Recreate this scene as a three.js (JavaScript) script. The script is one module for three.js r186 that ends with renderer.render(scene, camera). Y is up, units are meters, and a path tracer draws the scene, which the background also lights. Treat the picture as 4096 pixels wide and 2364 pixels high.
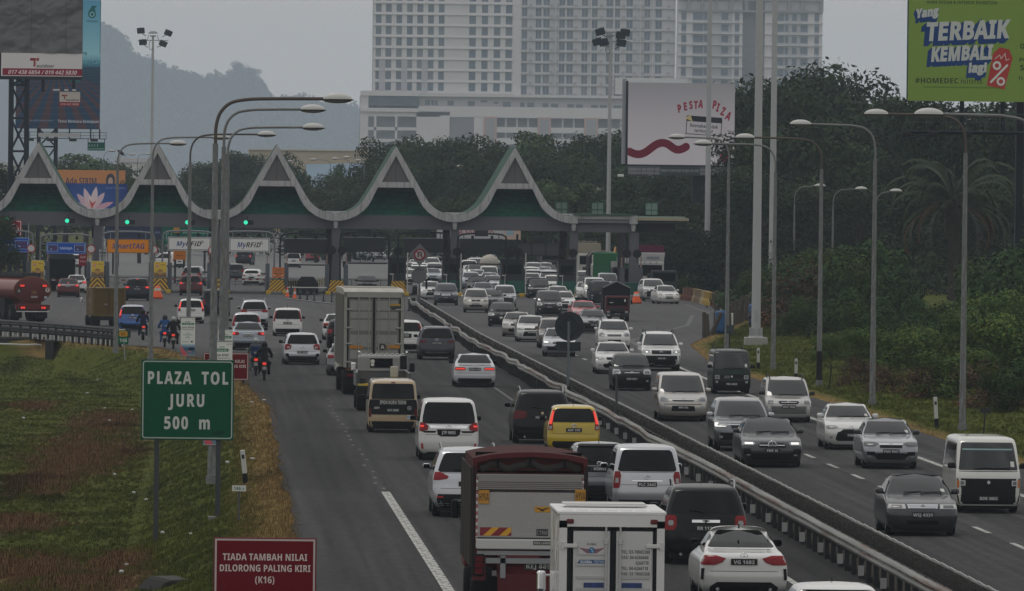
import * as THREE from 'three';
import { RoundedBoxGeometry } from 'three/addons/geometries/RoundedBoxGeometry.js';
import { mergeGeometries,mergeVertices,toCreasedNormals } from 'three/addons/utils/BufferGeometryUtils.js';
import { MarchingCubes } from 'three/addons/objects/MarchingCubes.js';
// ---------------------------------------------------------------- camera,sky,sun,air,exposure
const scene = new THREE.Scene();
const camera = new THREE.PerspectiveCamera(3.9712,1024 / 591,1,20000);
camera.position.set(0,8.1,0);
camera.rotation.order = 'YXZ';
camera.rotation.set(-0.011397,-0.036375,0.011345);
const renderer = new THREE.WebGLRenderer({ antialias: true });
renderer.toneMapping = THREE.LinearToneMapping;
renderer.toneMappingExposure = 0.66;
renderer.shadowMap.enabled = true;
renderer.shadowMap.type = THREE.PCFSoftShadowMap;
let seedState = 12345;
const seed = (s) => { seedState = s >>> 0; };
const rnd = () => { seedState = (seedState + 0x6d2b79f5) | 0; let t = Math.imul(seedState ^ (seedState >>> 15),1 | seedState); t = (t + Math.imul(t ^ (t >>> 7),61 | t)) ^ t; return ((t ^ (t >>> 14)) >>> 0) / 4294967296; };
const rr = (a,b) => a + (b - a) * rnd();
const lerp = (a,b,t) => a + (b - a) * t,clamp = (v,a,b) => Math.min(b,Math.max(a,v));
const smooth = (a,b,v) => { const t = clamp((v - a) / (b - a),0,1); return t * t * (3 - 2 * t); };
const hash2 = (x,y) => { let h = Math.imul(x | 0,374761393) + Math.imul(y | 0,668265263); h = Math.imul(h ^ (h >>> 13),1274126177); return ((h ^ (h >>> 16)) >>> 0) / 4294967296; };
const vnoise = (x,y) => { const ix = Math.floor(x),iy = Math.floor(y),fx = x - ix,fy = y - iy,u = fx * fx * (3 - 2 * fx),v = fy * fy * (3 - 2 * fy); return lerp(lerp(hash2(ix,iy),hash2(ix + 1,iy),u),lerp(hash2(ix,iy + 1),hash2(ix + 1,iy + 1),u),v); };
const fbm = (x,y,o = 4) => { let s = 0,a = 0.5,n = 0; for (let i = 0; i < o; i++) { s += a * vnoise(x,y); n += a; x = x * 2.03 + 17.1; y = y * 2.03 + 9.7; a *= 0.5; } return s / n; };
{ // overcast sky: about three times brighter overhead than at the horizon,softly mottled cloud
const W = 512,H = 256,d = new Float32Array(W * H * 4);
for (let j = 0; j < H; j++) {
const el = ((j + 0.5) / H - 0.5) * Math.PI,s = Math.max(0,Math.sin(el));
for (let i = 0; i < W; i++) {
const az = (i / W) * Math.PI * 2,cx = Math.cos(az) * 3,cy = Math.sin(az) * 3;
const cloud = 1 + (fbm(cx / (0.3 + s) + 40,cy / (0.3 + s) + 40,4) - 0.5) * 1.0 * smooth(0.05,0.35,s);
const l = 0.9 * (1 + 0.15 * s) * cloud,warm = smooth(0,0.5,s),o = (j * W + i) * 4;
d[o] = l * lerp(1.07,1.0,warm); d[o + 1] = l * lerp(1.02,0.995,warm); d[o + 2] = l * lerp(0.97,0.99,warm); d[o + 3] = 1;
}
}
const t = new THREE.DataTexture(d,W,H,THREE.RGBAFormat,THREE.FloatType);
t.mapping = THREE.EquirectangularReflectionMapping; t.magFilter = THREE.LinearFilter; t.minFilter = THREE.LinearFilter; t.needsUpdate = true;
scene.background = t; scene.environment = t;
}
const sun = new THREE.DirectionalLight(new THREE.Color(1,0.95,0.88),0.9);
sun.position.set(-90,420,-480); sun.target.position.set(8,0,-350);
sun.castShadow = true; sun.shadow.radius = 30; sun.shadow.mapSize.set(2048,2048);
Object.assign(sun.shadow.camera,{ left: -120,right: 120,top: 420,bottom: -420,near: 1,far: 1200 });
scene.add(sun,sun.target);
scene.fog = new THREE.FogExp2(new THREE.Color(0.74,0.87,1.0),0.0001);
// ---------------------------------------------------------------- helpers
const used = {};
const numbered = (n) => { used[n] = (used[n] ?? -1) + 1; return used[n] ? n + '_' + String(used[n]).padStart(3,'0') : n; };
function tag(o,label,category,group,kind) { if (label) o.userData.label = label; if (category) o.userData.category = category; if (group) o.userData.group = group; if (kind) o.userData.kind = kind; return o; }
function thing(name,label,category,[x,y,z] = [0,0,0],turn = 0,group) {
const o = new THREE.Group(); o.name = numbered(name); o.position.set(x,y,z); o.rotation.y = turn; scene.add(o);
return tag(o,label,category,group);
}
function part(name,geo,mat,parent) {
const m = new THREE.Mesh(Array.isArray(geo) ? merge(geo) : geo,mat); m.name = name; m.castShadow = m.receiveShadow = true; (parent ?? scene).add(m); return m;
}
function solo(name,geo,mat,label,category,group) { const m = part(numbered(name),geo,mat,scene); return tag(m,label,category,group); }
function ground(name,geo,mat) { const m = part(numbered(name),geo,mat,scene); m.userData.kind = 'structure'; return m; }
function copyOf(o,name,label,pos,turn = 0,scale) {
const c = o.clone(); c.name = numbered(name); scene.add(c); c.position.set(...pos); c.rotation.y = turn; if (scale) Array.isArray(scale) ? c.scale.set(...scale) : c.scale.setScalar(scale);
c.userData = { ...o.userData }; if (label) c.userData.label = label; return c;
}
function merge(list) {
const flat = list.map((g) => { const n = g.index ? g.toNonIndexed() : g; for (const k of Object.keys(n.attributes)) if (!['position','normal','uv'].includes(k)) n.deleteAttribute(k); if (!n.attributes.uv) n.setAttribute('uv',new THREE.BufferAttribute(new Float32Array(n.attributes.position.count * 2),2)); return n; });
return flat.length === 1 ? flat[0] : mergeGeometries(flat);
}
const box = (w,h,d,x = 0,y = 0,z = 0,rx = 0,ry = 0,rz = 0) => { const g = new THREE.BoxGeometry(w,h,d); if (rx) g.rotateX(rx); if (ry) g.rotateY(ry); if (rz) g.rotateZ(rz); return g.translate(x,y,z); };
const rbox = (w,h,d,r,x = 0,y = 0,z = 0,seg = 2) => new RoundedBoxGeometry(w,h,d,seg,Math.min(r,w / 2.01,h / 2.01,d / 2.01)).translate(x,y,z);
const cyl = (r0,r1,h,x = 0,y = 0,z = 0,n = 12) => new THREE.CylinderGeometry(r1,r0,h,n).translate(x,y + h / 2,z);
const cylX = (r,w,x = 0,y = 0,z = 0,n = 16) => new THREE.CylinderGeometry(r,r,w,n).rotateZ(Math.PI / 2).translate(x,y,z);
const cylZ = (r,w,x = 0,y = 0,z = 0,n = 20) => new THREE.CylinderGeometry(r,r,w,n).rotateX(Math.PI / 2).translate(x,y,z);
const v3 = (p) => new THREE.Vector3(...p);
const tube = (pts,r,seg = 24,n = 8,closed = false) => new THREE.TubeGeometry(new THREE.CatmullRomCurve3(pts.map(v3),closed,'centripetal'),seg,r,n,closed);
function bar(a,b,r,n = 6) { const A = v3(a),B = v3(b),d = B.clone().sub(A),g = new THREE.CylinderGeometry(r,r,d.length(),n); g.applyQuaternion(new THREE.Quaternion().setFromUnitVectors(new THREE.Vector3(0,1,0),d.clone().normalize())); const m = A.add(B).multiplyScalar(0.5); return g.translate(m.x,m.y,m.z); }
function shapeOf(pts,holes = []) { const s = new THREE.Shape(pts.map((p) => new THREE.Vector2(...p))); for (const h of holes ?? []) s.holes.push(new THREE.Path(h.map((p) => new THREE.Vector2(...p)))); return s; }
const extrude = (pts,depth,holes,bevel = 0) => new THREE.ExtrudeGeometry(shapeOf(pts,holes),{ depth,bevelEnabled: bevel > 0,bevelSize: bevel,bevelThickness: bevel,bevelSegments: 1,curveSegments: 8 });
// a ribbon on the ground between two polylines [[x,z],...]
function ribbon(a,b,y,uvs) {
const pos = [],uv = [],idx = [];
a.forEach((p,i) => { pos.push(p[0],y,p[1],b[i][0],y,b[i][1]); uv.push(p[0],-p[1],b[i][0],-b[i][1]); if (i) { const k = i * 2; idx.push(k - 2,k - 1,k,k - 1,k + 1,k); } });
const g = new THREE.BufferGeometry(); g.setAttribute('position',new THREE.Float32BufferAttribute(pos,3)); g.setAttribute('uv',new THREE.Float32BufferAttribute(uv,2)); g.setIndex(idx); g.computeVertexNormals();
if (g.attributes.normal.getY(0) < 0) { for (let i = 0; i < idx.length; i += 3) [idx[i],idx[i + 1]] = [idx[i + 1],idx[i]]; g.setIndex(idx); g.computeVertexNormals(); }
return g;
}
function lineStrip(pts,w,y) { // a painted line following points
const a = [],b = [];
pts.forEach((p,i) => { const q = pts[Math.min(i + 1,pts.length - 1)],o = pts[Math.max(i - 1,0)],dx = q[0] - o[0],dz = q[1] - o[1],l = Math.hypot(dx,dz); a.push([p[0] + (dz / l) * w / 2,p[1] - (dx / l) * w / 2]); b.push([p[0] - (dz / l) * w / 2,p[1] + (dx / l) * w / 2]); });
return ribbon(a,b,y);
}
const C = (r,g,b) => new THREE.Color().setRGB(r,g,b);
const mats = {};
function std(r,g,b,rough = 0.8,metal = 0,extra = {}) { const k = [r,g,b,rough,metal].join() + Object.keys(extra).join() + Object.values(extra).map((v) => (v?.uuid ?? v)).join(); return mats[k] ??= new THREE.MeshPhysicalMaterial({ color: C(r,g,b),roughness: rough,metalness: metal,specularIntensity: rough > 0.5 ? 0.2 : 0.5,side: THREE.DoubleSide,...extra }); }
function glow(r,g,b,e) { const k = 'glow' + [r,g,b,e]; return mats[k] ??= new THREE.MeshStandardMaterial({ color: C(r * 0.5,g * 0.5,b * 0.5),emissive: C(r,g,b),emissiveIntensity: e,roughness: 0.3 }); }
function canvasTex(w,h,draw,repeat) {
const c = document.createElement('canvas'); c.width = w; c.height = h; draw(c.getContext('2d'),w,h);
const t = new THREE.CanvasTexture(c); t.colorSpace = THREE.SRGBColorSpace; t.anisotropy = 8; if (repeat) { t.wrapS = t.wrapT = THREE.RepeatWrapping; t.repeat.set(...repeat); } return t;
}
function noiseTex(w,h,f,repeat) { // grey data texture for bump and roughness
const d = new Uint8Array(w * h * 4); for (let j = 0; j < h; j++) for (let i = 0; i < w; i++) { const v = clamp(f(i / w,j / h),0,1) * 255,o = (j * w + i) * 4; d[o] = d[o + 1] = d[o + 2] = v; d[o + 3] = 255; }
const t = new THREE.DataTexture(d,w,h); t.magFilter = THREE.LinearFilter; t.wrapS = t.wrapT = THREE.RepeatWrapping; if (repeat) t.repeat.set(...repeat); t.needsUpdate = true; return t;
}
const grime = noiseTex(256,256,(u,v) => 0.55 + (fbm(u * 8,v * 8,5) - 0.5) * 1.1,[1,1]);
const M = {
black: std(0.012,0.012,0.013,0.55),darkGrey: std(0.035,0.037,0.04,0.6),rubber: std(0.012,0.012,0.012,0.85),steel: std(0.28,0.29,0.3,0.45,0.7),galv: std(0.3,0.31,0.32,0.55,0.35,{ roughnessMap: grime }),
chrome: std(0.75,0.76,0.78,0.16,1),white: std(0.72,0.72,0.71,0.45),offWhite: std(0.55,0.55,0.53,0.6),paintWhite: std(0.62,0.62,0.6,0.65),concrete: std(0.2,0.2,0.19,0.9),wood: std(0.08,0.065,0.05,0.85),red: std(0.3,0.02,0.02,0.5),
yellow: std(0.55,0.36,0.03,0.55),blue: std(0.02,0.09,0.3,0.5),green: std(0.01,0.1,0.06,0.5),orange: std(0.8,0.12,0.03,0.5),
glass: new THREE.MeshPhysicalMaterial({ color: C(0.002,0.0025,0.003),roughness: 0.05,specularIntensity: 0.4,ior: 1.5 }),screen: new THREE.MeshPhysicalMaterial({ color: C(0.006,0.007,0.008),roughness: 0.04,specularIntensity: 1,ior: 1.6 }),farGlass: std(0.05,0.07,0.09,0.12),
};
// every small print (plates,stickers,truck lettering) shares one atlas
const atlasCanvas = document.createElement('canvas'); atlasCanvas.width = 2048; atlasCanvas.height = 2048;
const ag = atlasCanvas.getContext('2d'); ag.fillStyle = '#000'; ag.fillRect(0,0,2048,2048);
let ax = 2,ay = 2,ah = 0;
function atlas(w,h,draw) { // reserve w x h pixels,draw there,return uv box
if (ax + w + 4 > 2048) { ax = 2; ay += ah + 4; ah = 0; }
if (ay + h > 2046) throw new Error('atlas full');
ag.save(); ag.beginPath(); ag.rect(ax,ay,w,h); ag.clip(); ag.translate(ax,ay); draw(ag,w,h); ag.restore();
const r = [ax / 2048,1 - (ay + h) / 2048,(ax + w) / 2048,1 - ay / 2048]; ax += w + 4; ah = Math.max(ah,h); return r;
}
const atlasTexture = new THREE.CanvasTexture(atlasCanvas); atlasTexture.colorSpace = THREE.SRGBColorSpace;
M.print = new THREE.MeshStandardMaterial({ map: atlasTexture,roughness: 0.5,side: THREE.DoubleSide });
function printed(w,h,r,x = 0,y = 0,z = 0,back = false) { // a printed rectangle facing +z (or -z)
const g = new THREE.PlaneGeometry(w,h),u = g.attributes.uv; for (let i = 0; i < 4; i++) u.setXY(i,lerp(r[0],r[2],u.getX(i)),lerp(r[1],r[3],u.getY(i)));
if (back) g.rotateY(Math.PI); return g.translate(x,y,z);
}
function fitText(g,text,x,y,w,h,color,style = 'bold',family = 'sans-serif') { // text centred at x,y,squeezed into w x h
g.fillStyle = color; g.font = `${style} ${h}px ${family}`; g.textAlign = 'center'; g.textBaseline = 'middle'; const m = g.measureText(text).width || 1;
g.save(); g.translate(x,y); g.scale(w / m,1); g.fillText(text,0,0); g.restore();
}
const onRoad = (x,z,y = 0) => [x,y,z];
const xyz = (x,y,z) => [x,y,z];
// ---------------------------------------------------------------- terrain,road,markings
const leftEdge = [[2.3,-110],[2.3,-250],[2.6,-330],[1.85,-371],[1.25,-406],[-2.3,-452],[-4.2,-457],[-11.3,-480],[-24,-512],[-60,-560],[-60,-790],[-18,-850],[-14,-1000]];
const rightEdge = [[25.3,-110],[25.4,-250],[25.4,-330],[25.3,-371],[25.2,-420],[27.3,-476],[28.2,-487],[30,-506],[33,-540],[39.2,-607],[40,-700],[41,-790],[36,-850],[30,-1000]];
const at1 = (pts,z) => { for (let i = 1; i < pts.length; i++) if (z >= pts[i][1]) { const a = pts[i - 1],b = pts[i]; return lerp(a[0],b[0],clamp((z - a[1]) / (b[1] - a[1]),0,1)); } return pts[pts.length - 1][0]; };
const roadShift = (z) => (z > -1000 ? 0 : Math.pow((-z - 1000) / 1000,2) * 14);
function groundHeight(x,z) {
const l = at1(leftEdge,z) - roadShift(z),r = at1(rightEdge,z) - roadShift(z),farFlat = smooth(-480,-560,z);
if (x < l) { const d = l - x; if (x < -7.8 && x > -30 && z < -425 && z > -473.5) return -lerp(1.5,0.95,smooth(-430,-470,z)); return -lerp(0.12 * Math.min(d,1.2) + 0.42 * clamp(d - 1.2,0,3) + 0.02 * clamp(d - 4.2,0,30),0.04 * Math.min(d,10),farFlat) - 0.015 + (fbm(x * 0.6,z * 0.25,3) - 0.5) * 0.22 * smooth(0.3,2,d); }
if (x > r) { const d = x - r; return -0.015 + 0.05 * clamp(d - 1.5,0,20) * smooth(-300,-420,z) + (fbm(x * 0.5,z * 0.2,3) - 0.5) * 0.25 * smooth(0.3,2,d); }
return -0.05;
}
const dryPatches = [[-4.37,-313.65,2.2,34],[-5.07,-286.56,1.6,20],[-3.95,-354.87,1.7,22],[-4.46,-218.19,1.6,11],[-1.98,-218.93,1.0,9],[-5.31,-247.59,1.6,8],[-2.95,-207.23,1.6,7],[-7.57,-384.67,1.6,10]];
function grassTone(x,z) { // [r,g,b] of the sward,by place: green,dry reddish grass,straw at the tarmac edge
const l = at1(leftEdge,z),r = at1(rightEdge,z),n = fbm(x * 0.8 + 5,z * 0.12 + 3,4),m = fbm(x * 3,z * 0.9,3);
let c = [lerp(0.048,0.08,n),lerp(0.06,0.092,n),lerp(0.011,0.016,n)],dry = 0;
for (const [px,pz,rx,rz] of dryPatches) { const e = Math.hypot((x - px) / rx,(z - pz) / rz) + (m - 0.5) * 1.3 + (n - 0.5) * 0.8; dry = Math.max(dry,1 - smooth(0.35,1.25,e)); }
c = c.map((v,i) => lerp(v,[0.16,0.092,0.05][i],dry * 0.9));
const edge = x < 10 ? l - x : x - r,straw = 1 - smooth(0.25,x < 10 ? 1.7 : 1.2,edge + (m - 0.5) * 1.2);
c = c.map((v,i) => lerp(v,[0.21,0.145,0.058][i],clamp(straw,0,1)));
const dark = smooth(0.62,0.75,fbm(x * 0.5 + 80,z * 0.06,3)) * 0.45; return c.map((v) => v * (1 - dark) * (0.8 + 0.4 * m));
}
{
const xs = [],zs = [];
for (const x of [-9000,-4000,-2000,-1000,-500,-250,-120,-80,-60,-45,-34]) xs.push(x);
for (let x = -26; x <= 48; x += 0.5) xs.push(x);
for (const x of [50,54,60,70,90,130,250,500,1000,2000,4000,9000]) xs.push(x);
for (let z = -120; z > -700; z -= 1.6) zs.push(z);
for (let z = -700; z > -1100; z -= 10) zs.push(z);
for (const z of [-1100,-1300,-1600,-2000,-2600,-3500,-5000,-7000,-9500]) zs.push(z);
const pos = [],col = [],idx = [],nx = xs.length;
zs.forEach((z,j) => xs.forEach((x,i) => { pos.push(x,groundHeight(x,z),z); col.push(...grassTone(x,z)); if (i && j) { const k = j * nx + i; idx.push(k - nx - 1,k - nx,k - 1,k - nx,k,k - 1); } }));
const g = new THREE.BufferGeometry(); g.setAttribute('position',new THREE.Float32BufferAttribute(pos,3)); g.setAttribute('color',new THREE.Float32BufferAttribute(col,3)); g.setIndex(idx); g.computeVertexNormals();
ground('ground',g,new THREE.MeshPhysicalMaterial({ vertexColors: true,roughness: 1,specularIntensity: 0.05,side: THREE.DoubleSide }));
}
{ // tarmac: tone by place (fresh black shoulder,worn lanes,pale plaza) in one sheet with its own map in metres
const X0 = -62,X1 = 44,Z0 = 110,Z1 = 850,W = 1024,H = 2048;
const tex = (() => {
const d = new Uint8Array(W * H * 4),patches = [[10.6,292,1.2,9,0.86],[17.4,232,1.3,6,1.1],[21,300,1.4,14,0.88],[6.6,345,1.1,8,1.12],[18,380,1.3,12,0.9],[3.6,262,0.9,16,0.9]],lanes = [6.9,10.3,17.7,21.1],spots = [];
seed(77); for (let i = 0; i < 40; i++) spots.push([rr(2,25),rr(150,520),rr(0.3,1.1),rr(2,14),rr(-0.3,0.3)]);
for (let j = 0; j < H; j++) { const z = lerp(Z0,Z1,j / H);
for (let i = 0; i < W; i++) { const x = lerp(X0,X1,i / W),n = fbm(x * 0.7,z * 0.05,4),f = hash2(i,j),streak = fbm(x * 5,z * 0.025,3);
let v = 0.036 + (n - 0.5) * 0.018 + (streak - 0.5) * 0.046 + (f - 0.5) * 0.016;
if (x < 14) { const newer = 1 - smooth(-0.1,0.1,x - 4.6 - (fbm(z * 0.05,2,2) - 0.5) * 0.8); v *= lerp(1,0.74,newer * (1 - smooth(430,470,z)) * smooth(232,236,z + (x - 4) * 1.2)); }
if (x > 15.4) v *= 1.22; if (x > 12.5 && x < 16) v *= lerp(0.62,1,smooth(14.6,15.6,x)) * (0.8 + 0.4 * hash2(i * 3,j));
for (const c of lanes) { const a = Math.abs(x - c); v *= 1 - 0.2 * Math.exp(-((a - 0.75) ** 2) / 0.06) * (0.3 + n) - 0.2 * Math.exp(-(a * a) / 0.12) * n; }
const plaza = smooth(430,470,z + (fbm(x * 0.1,z * 0.02,2) - 0.5) * 30 + (x - 10) * (x < 12 ? -0.6 : 1.3)); v = lerp(v,0.082 + (n - 0.5) * 0.03 + (streak - 0.5) * 0.02 + (f - 0.5) * 0.01,plaza);
if (x > 23) v *= lerp(1,0.9,smooth(23,23.6,x) * (1 - plaza));
for (const s of [8.62,12.2,19.32,22.5]) if (Math.abs(x - s + (fbm(z * 0.08,s,2) - 0.5) * 0.1) < 0.05) v *= 0.72; for (const [px,pz,w,l,k] of patches) if (Math.abs(x - px) < w && Math.abs(z - pz) < l) v *= k * (Math.abs(Math.abs(x - px) - w) < 0.08 ? 0.75 : 1); if (vnoise(x * 0.6,z * 0.05) > 0.5 && Math.abs(fbm(x * 0.35 + 9,z * 0.03,3) - 0.5) < 0.006) v *= 0.75; for (const [sx,sz,a,b,k] of spots) { const e = ((x - sx) / a) ** 2 + ((z - sz) / b) ** 2; if (e < 4) v *= 1 + k * Math.exp(-e); }
const o = (j * W + i) * 4,s = Math.pow(clamp(v,0.01,1),1 / 2.2) * 255; d[o] = s; d[o + 1] = s * 0.995; d[o + 2] = s * 1.005; d[o + 3] = 255; } }
const t = new THREE.DataTexture(d,W,H); t.colorSpace = THREE.SRGBColorSpace; t.magFilter = THREE.LinearFilter; t.needsUpdate = true; return t;
})();
const zs = []; for (let z = -112; z >= -848; z -= 4) zs.push(z);
const wob = (z,k) => (fbm(z * 0.22,k,3) - 0.5) * 0.5 * (1 - smooth(-420,-450,z));
const a = [],b = [],m = []; for (const z of zs) { const l = at1(leftEdge,z) + wob(z,3),r = at1(rightEdge,z) + wob(z,9); a.push([l,z]); m.push([lerp(l,r,0.5),z]); b.push([r,z]); }
const g = merge([ribbon(a,m,0),ribbon(m,b,0)]),u = g.attributes.uv; for (let i = 0; i < u.count; i++) u.setXY(i,(u.getX(i) - X0) / (X1 - X0),(u.getY(i) - Z0) / (Z1 - Z0));
const fine = noiseTex(128,128,(x,y) => hash2(x * 128,y * 128) * 0.7 + 0.3 * fbm(x * 16,y * 16),[90,600]);
ground('road',g,new THREE.MeshPhysicalMaterial({ map: tex,roughness: 0.9,specularIntensity: 0.2,bumpMap: fine,bumpScale: 0.004,side: THREE.DoubleSide }));
const fz = [-848,-900,-950,-1000,-1100,-1200,-1350,-1500,-1700,-1900,-2200,-2600];
ground('far_road',ribbon(fz.map((z) => [at1(leftEdge,z) - roadShift(z),z]),fz.map((z) => [at1(rightEdge,z) - roadShift(z),z]),-0.004),std(0.15,0.15,0.15,0.8));
}
{ // painted markings
const paint = new THREE.MeshStandardMaterial({ map: canvasTex(256,256,(g,w,h) => { const im = g.createImageData(w,h); for (let j = 0; j < h; j++) for (let i = 0; i < w; i++) { const n = fbm(i * 0.06,j * 0.06,4),b = 168 + (n - 0.5) * 70 - (hash2(i,j) > 0.9 ? 50 : 0) - (n < 0.34 ? 60 : 0),o = (j * w + i) * 4; im.data[o] = b; im.data[o + 1] = b; im.data[o + 2] = b * 0.97; im.data[o + 3] = 255; } g.putImageData(im,0,0); },[0.9,0.25]),roughness: 0.8 }),worn = std(0.13,0.13,0.127,0.85),list = [],faded = [];
list.push(lineStrip([[5.15,-120],[5.15,-180],[5.1,-234]],0.24,0.006));
list.push(lineStrip([[12.75,-120],[12.6,-200],[12.5,-260]],0.16,0.006));
faded.push(lineStrip([[12.5,-262],[12.5,-340],[12.7,-430],[13.2,-520]],0.13,0.006));
seed(5); for (let z = -236; z > -345; z -= 5.2) { faded.push(box(0.1,0.004,rr(0.5,1.3),5.05 + rr(-0.1,0.1),0.006,z + rr(-1,1))); }
list.push(lineStrip([[22.85,-120],[22.85,-280],[22.9,-380],[23.3,-430]],0.2,0.006)); faded.push(lineStrip([[23.3,-430],[24.6,-489],[31.5,-552],[34.6,-600]],0.3,0.006));
faded.push(lineStrip([[24.6,-489],[25.4,-470],[26.6,-455]],0.15,0.007));
for (let z = -140.9; z > -470; z -= 10) list.push(box(0.14,0.004,4,19.4,0.006,z));
for (let z = -350; z > -470; z -= 10) faded.push(box(0.13,0.004,4,8.6,0.006,z));
for (let k = 0; k < 60; k++) { const z = -215 - k * 1.6 - Math.floor(k / 8) * 14; if (z > -460) faded.push(box(1.5,0.004,0.22,24.1,0.006,z)); }
faded.push(lineStrip([[36.5,-612],[37.5,-660]],0.25,0.006));
for (const [x,z] of [[-14,-560],[-6,-548],[3,-560],[-2,-600],[6,-590]]) faded.push(box(0.15,0.004,4,x,0.006,z));
ground('road_marking',merge(list),paint); ground('worn_road_marking',merge(faded),worn);
}
// ---------------------------------------------------------------- plants: leaf crowns,trees,bushes
const foliageMat = new THREE.MeshPhysicalMaterial({ vertexColors: true,roughness: 0.8,specularIntensity: 0.22,side: THREE.DoubleSide });
const barkMat = std(0.045,0.038,0.03,0.95);
// many leaf-sized faces through the volume of several lobes [x,y,z,rx,ry,rz]
function leafCrown(sd,lobes,n,size,tone,hollow = 0.55) {
seed(sd); const pos = [],nor = [],col = [],a = new THREE.Vector3(),b = new THREE.Vector3(),c = new THREE.Vector3(),o = new THREE.Vector3();
const vol = lobes.map((l) => Math.pow(l[3] * l[4] * l[5],0.67)); let tot = 0; for (const v of vol) tot += v;
lobes.forEach((l,li) => {
const k = Math.round((n * vol[li]) / tot),lt = rr(0.6,1.5),lw = rr(-0.15,0.15);
for (let i = 0; i < k; i++) {
const th = rr(0,6.2832),cz = rr(-0.75,1),s = Math.sqrt(1 - cz * cz),r = lerp(hollow,1.04,Math.pow(rnd(),0.6)),bump = 1 + (fbm(th * 2.2 + li * 7,cz * 3 + li,2) - 0.5) * 0.5;
o.set(l[0] + l[3] * s * Math.cos(th) * r * bump,l[1] + l[4] * cz * r * bump,l[2] + l[5] * s * Math.sin(th) * r * bump);
const q = size * rr(0.6,1.4),n0 = new THREE.Vector3(s * Math.cos(th) + rr(-0.7,0.7),cz + rr(-0.5,0.9),s * Math.sin(th) + rr(-0.7,0.7)).normalize();
a.set(rr(-1,1),rr(-1,1),rr(-1,1)).cross(n0).normalize(); b.crossVectors(n0,a);
const t = lt * rr(0.65,1.35),w = lw + rr(-0.1,0.1);
const p = [o.clone().addScaledVector(a,q),o.clone().addScaledVector(b,q * 0.5).addScaledVector(a,q * 0.1),o.clone().addScaledVector(a,-q),o.clone().addScaledVector(b,-q * 0.5).addScaledVector(a,q * 0.1)];
for (const v of [0,1,2,0,2,3]) { pos.push(p[v].x,p[v].y,p[v].z); nor.push(n0.x,n0.y,n0.z); col.push(tone[0] * t * (1 + w),tone[1] * t,tone[2] * t * (1 - w)); }
}
});
const g = new THREE.BufferGeometry(); g.setAttribute('position',new THREE.Float32BufferAttribute(pos,3)); g.setAttribute('normal',new THREE.Float32BufferAttribute(nor,3)); g.setAttribute('color',new THREE.Float32BufferAttribute(col,3)); return g;
}
function lobeSet(sd,n,R,H0,H1,spread,flat = 0.8) { seed(sd); const l = [[0,(H0 + H1) / 2,0,R * 0.6,(H1 - H0) * 0.42,R * 0.6]]; for (let i = 0; i < n; i++) { const a = rr(0,6.28),f = rr(0,1),r = R * spread * Math.sqrt(rr(0.1,1)) * (1 - f * 0.55),s = R * rr(0.24,0.42); l.push([Math.cos(a) * r,lerp(H0,H1,f) - s * 0.3,Math.sin(a) * r,s,s * flat,s]); } return l; }
function woody(sd,h,r,R) { seed(sd); const l = [tube([[0,0,0],[rr(-0.2,0.2),h * 0.4,rr(-0.2,0.2)],[rr(-0.3,0.3),h * 0.85,rr(-0.3,0.3)]],r,10,7)]; for (let i = 0; i < 5; i++) { const a = rr(0,6.28),y = h * rr(0.35,0.6); l.push(tube([[0,y,0],[Math.cos(a) * R * 0.3,y + h * 0.18,Math.sin(a) * R * 0.3],[Math.cos(a) * R * 0.65,y + h * rr(0.25,0.4),Math.sin(a) * R * 0.65]],r * 0.45,8,5)); } return l; }
// crowns are 10 units high from the ground; a planted tree is one of these scaled
const treeKinds = {
round: { crown: leafCrown(11,lobeSet(1,16,4.2,2.6,9.4,0.95),7000,0.17,[0.038,0.062,0.024]),wood: woody(2,8,0.28,3.6) },
broad: { crown: leafCrown(12,lobeSet(3,20,5.2,3.4,9.5,1.0,0.65),8000,0.175,[0.03,0.052,0.019]),wood: woody(4,8,0.34,4.6) },
loose: { crown: leafCrown(13,lobeSet(5,18,3.6,2.4,9.6,1.15,0.7),3000,0.22,[0.045,0.07,0.024],0.3),wood: woody(6,9,0.2,3.6) },
tall: { crown: leafCrown(14,[...Array(9)].map((_,i) => [Math.sin(i * 2.1) * 0.5,2 + i * 0.9,Math.cos(i * 1.7) * 0.5,2.5 - i * 0.22,1.2,2.5 - i * 0.22]),4600,0.2,[0.03,0.05,0.022]),wood: woody(8,9,0.25,1.4) },
dark: { crown: leafCrown(15,lobeSet(7,22,4.6,1.6,9.6,1.0,0.85),8500,0.165,[0.019,0.034,0.014]),wood: woody(9,8,0.34,4.2) },
cypress: { crown: leafCrown(16,[...Array(12)].map((_,i) => [Math.sin(i * 2.4) * 0.9,0.8 + i * 0.76,Math.cos(i * 1.9) * 0.9,2.4 - i * 0.1,1.3,2.4 - i * 0.1]),6500,0.16,[0.014,0.023,0.012]),wood: woody(10,8,0.25,1.6) },
bush: { crown: leafCrown(17,lobeSet(11,16,6.5,1.0,8.6,1.0,0.7),7000,0.24,[0.03,0.052,0.014]),wood: woody(12,5,0.25,4.5) },
shrub: { crown: leafCrown(18,lobeSet(13,20,7.5,0.6,8.8,1.05,0.6),7000,0.24,[0.056,0.09,0.02],0.35),wood: woody(14,5,0.2,5) },
twiggy: { crown: leafCrown(19,lobeSet(15,18,7,0.6,8.6,1.1,0.7),3000,0.28,[0.085,0.05,0.03],0.25),wood: woody(16,6,0.2,5) },
};
for (const k of Object.values(treeKinds)) k.wood = merge(k.wood);
const treeProtos = {},names = { bush: ['bush','bush'],shrub: ['bush','bush'],twiggy: ['bush','bush'],cypress: ['cypress_tree','tree'] };
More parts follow.
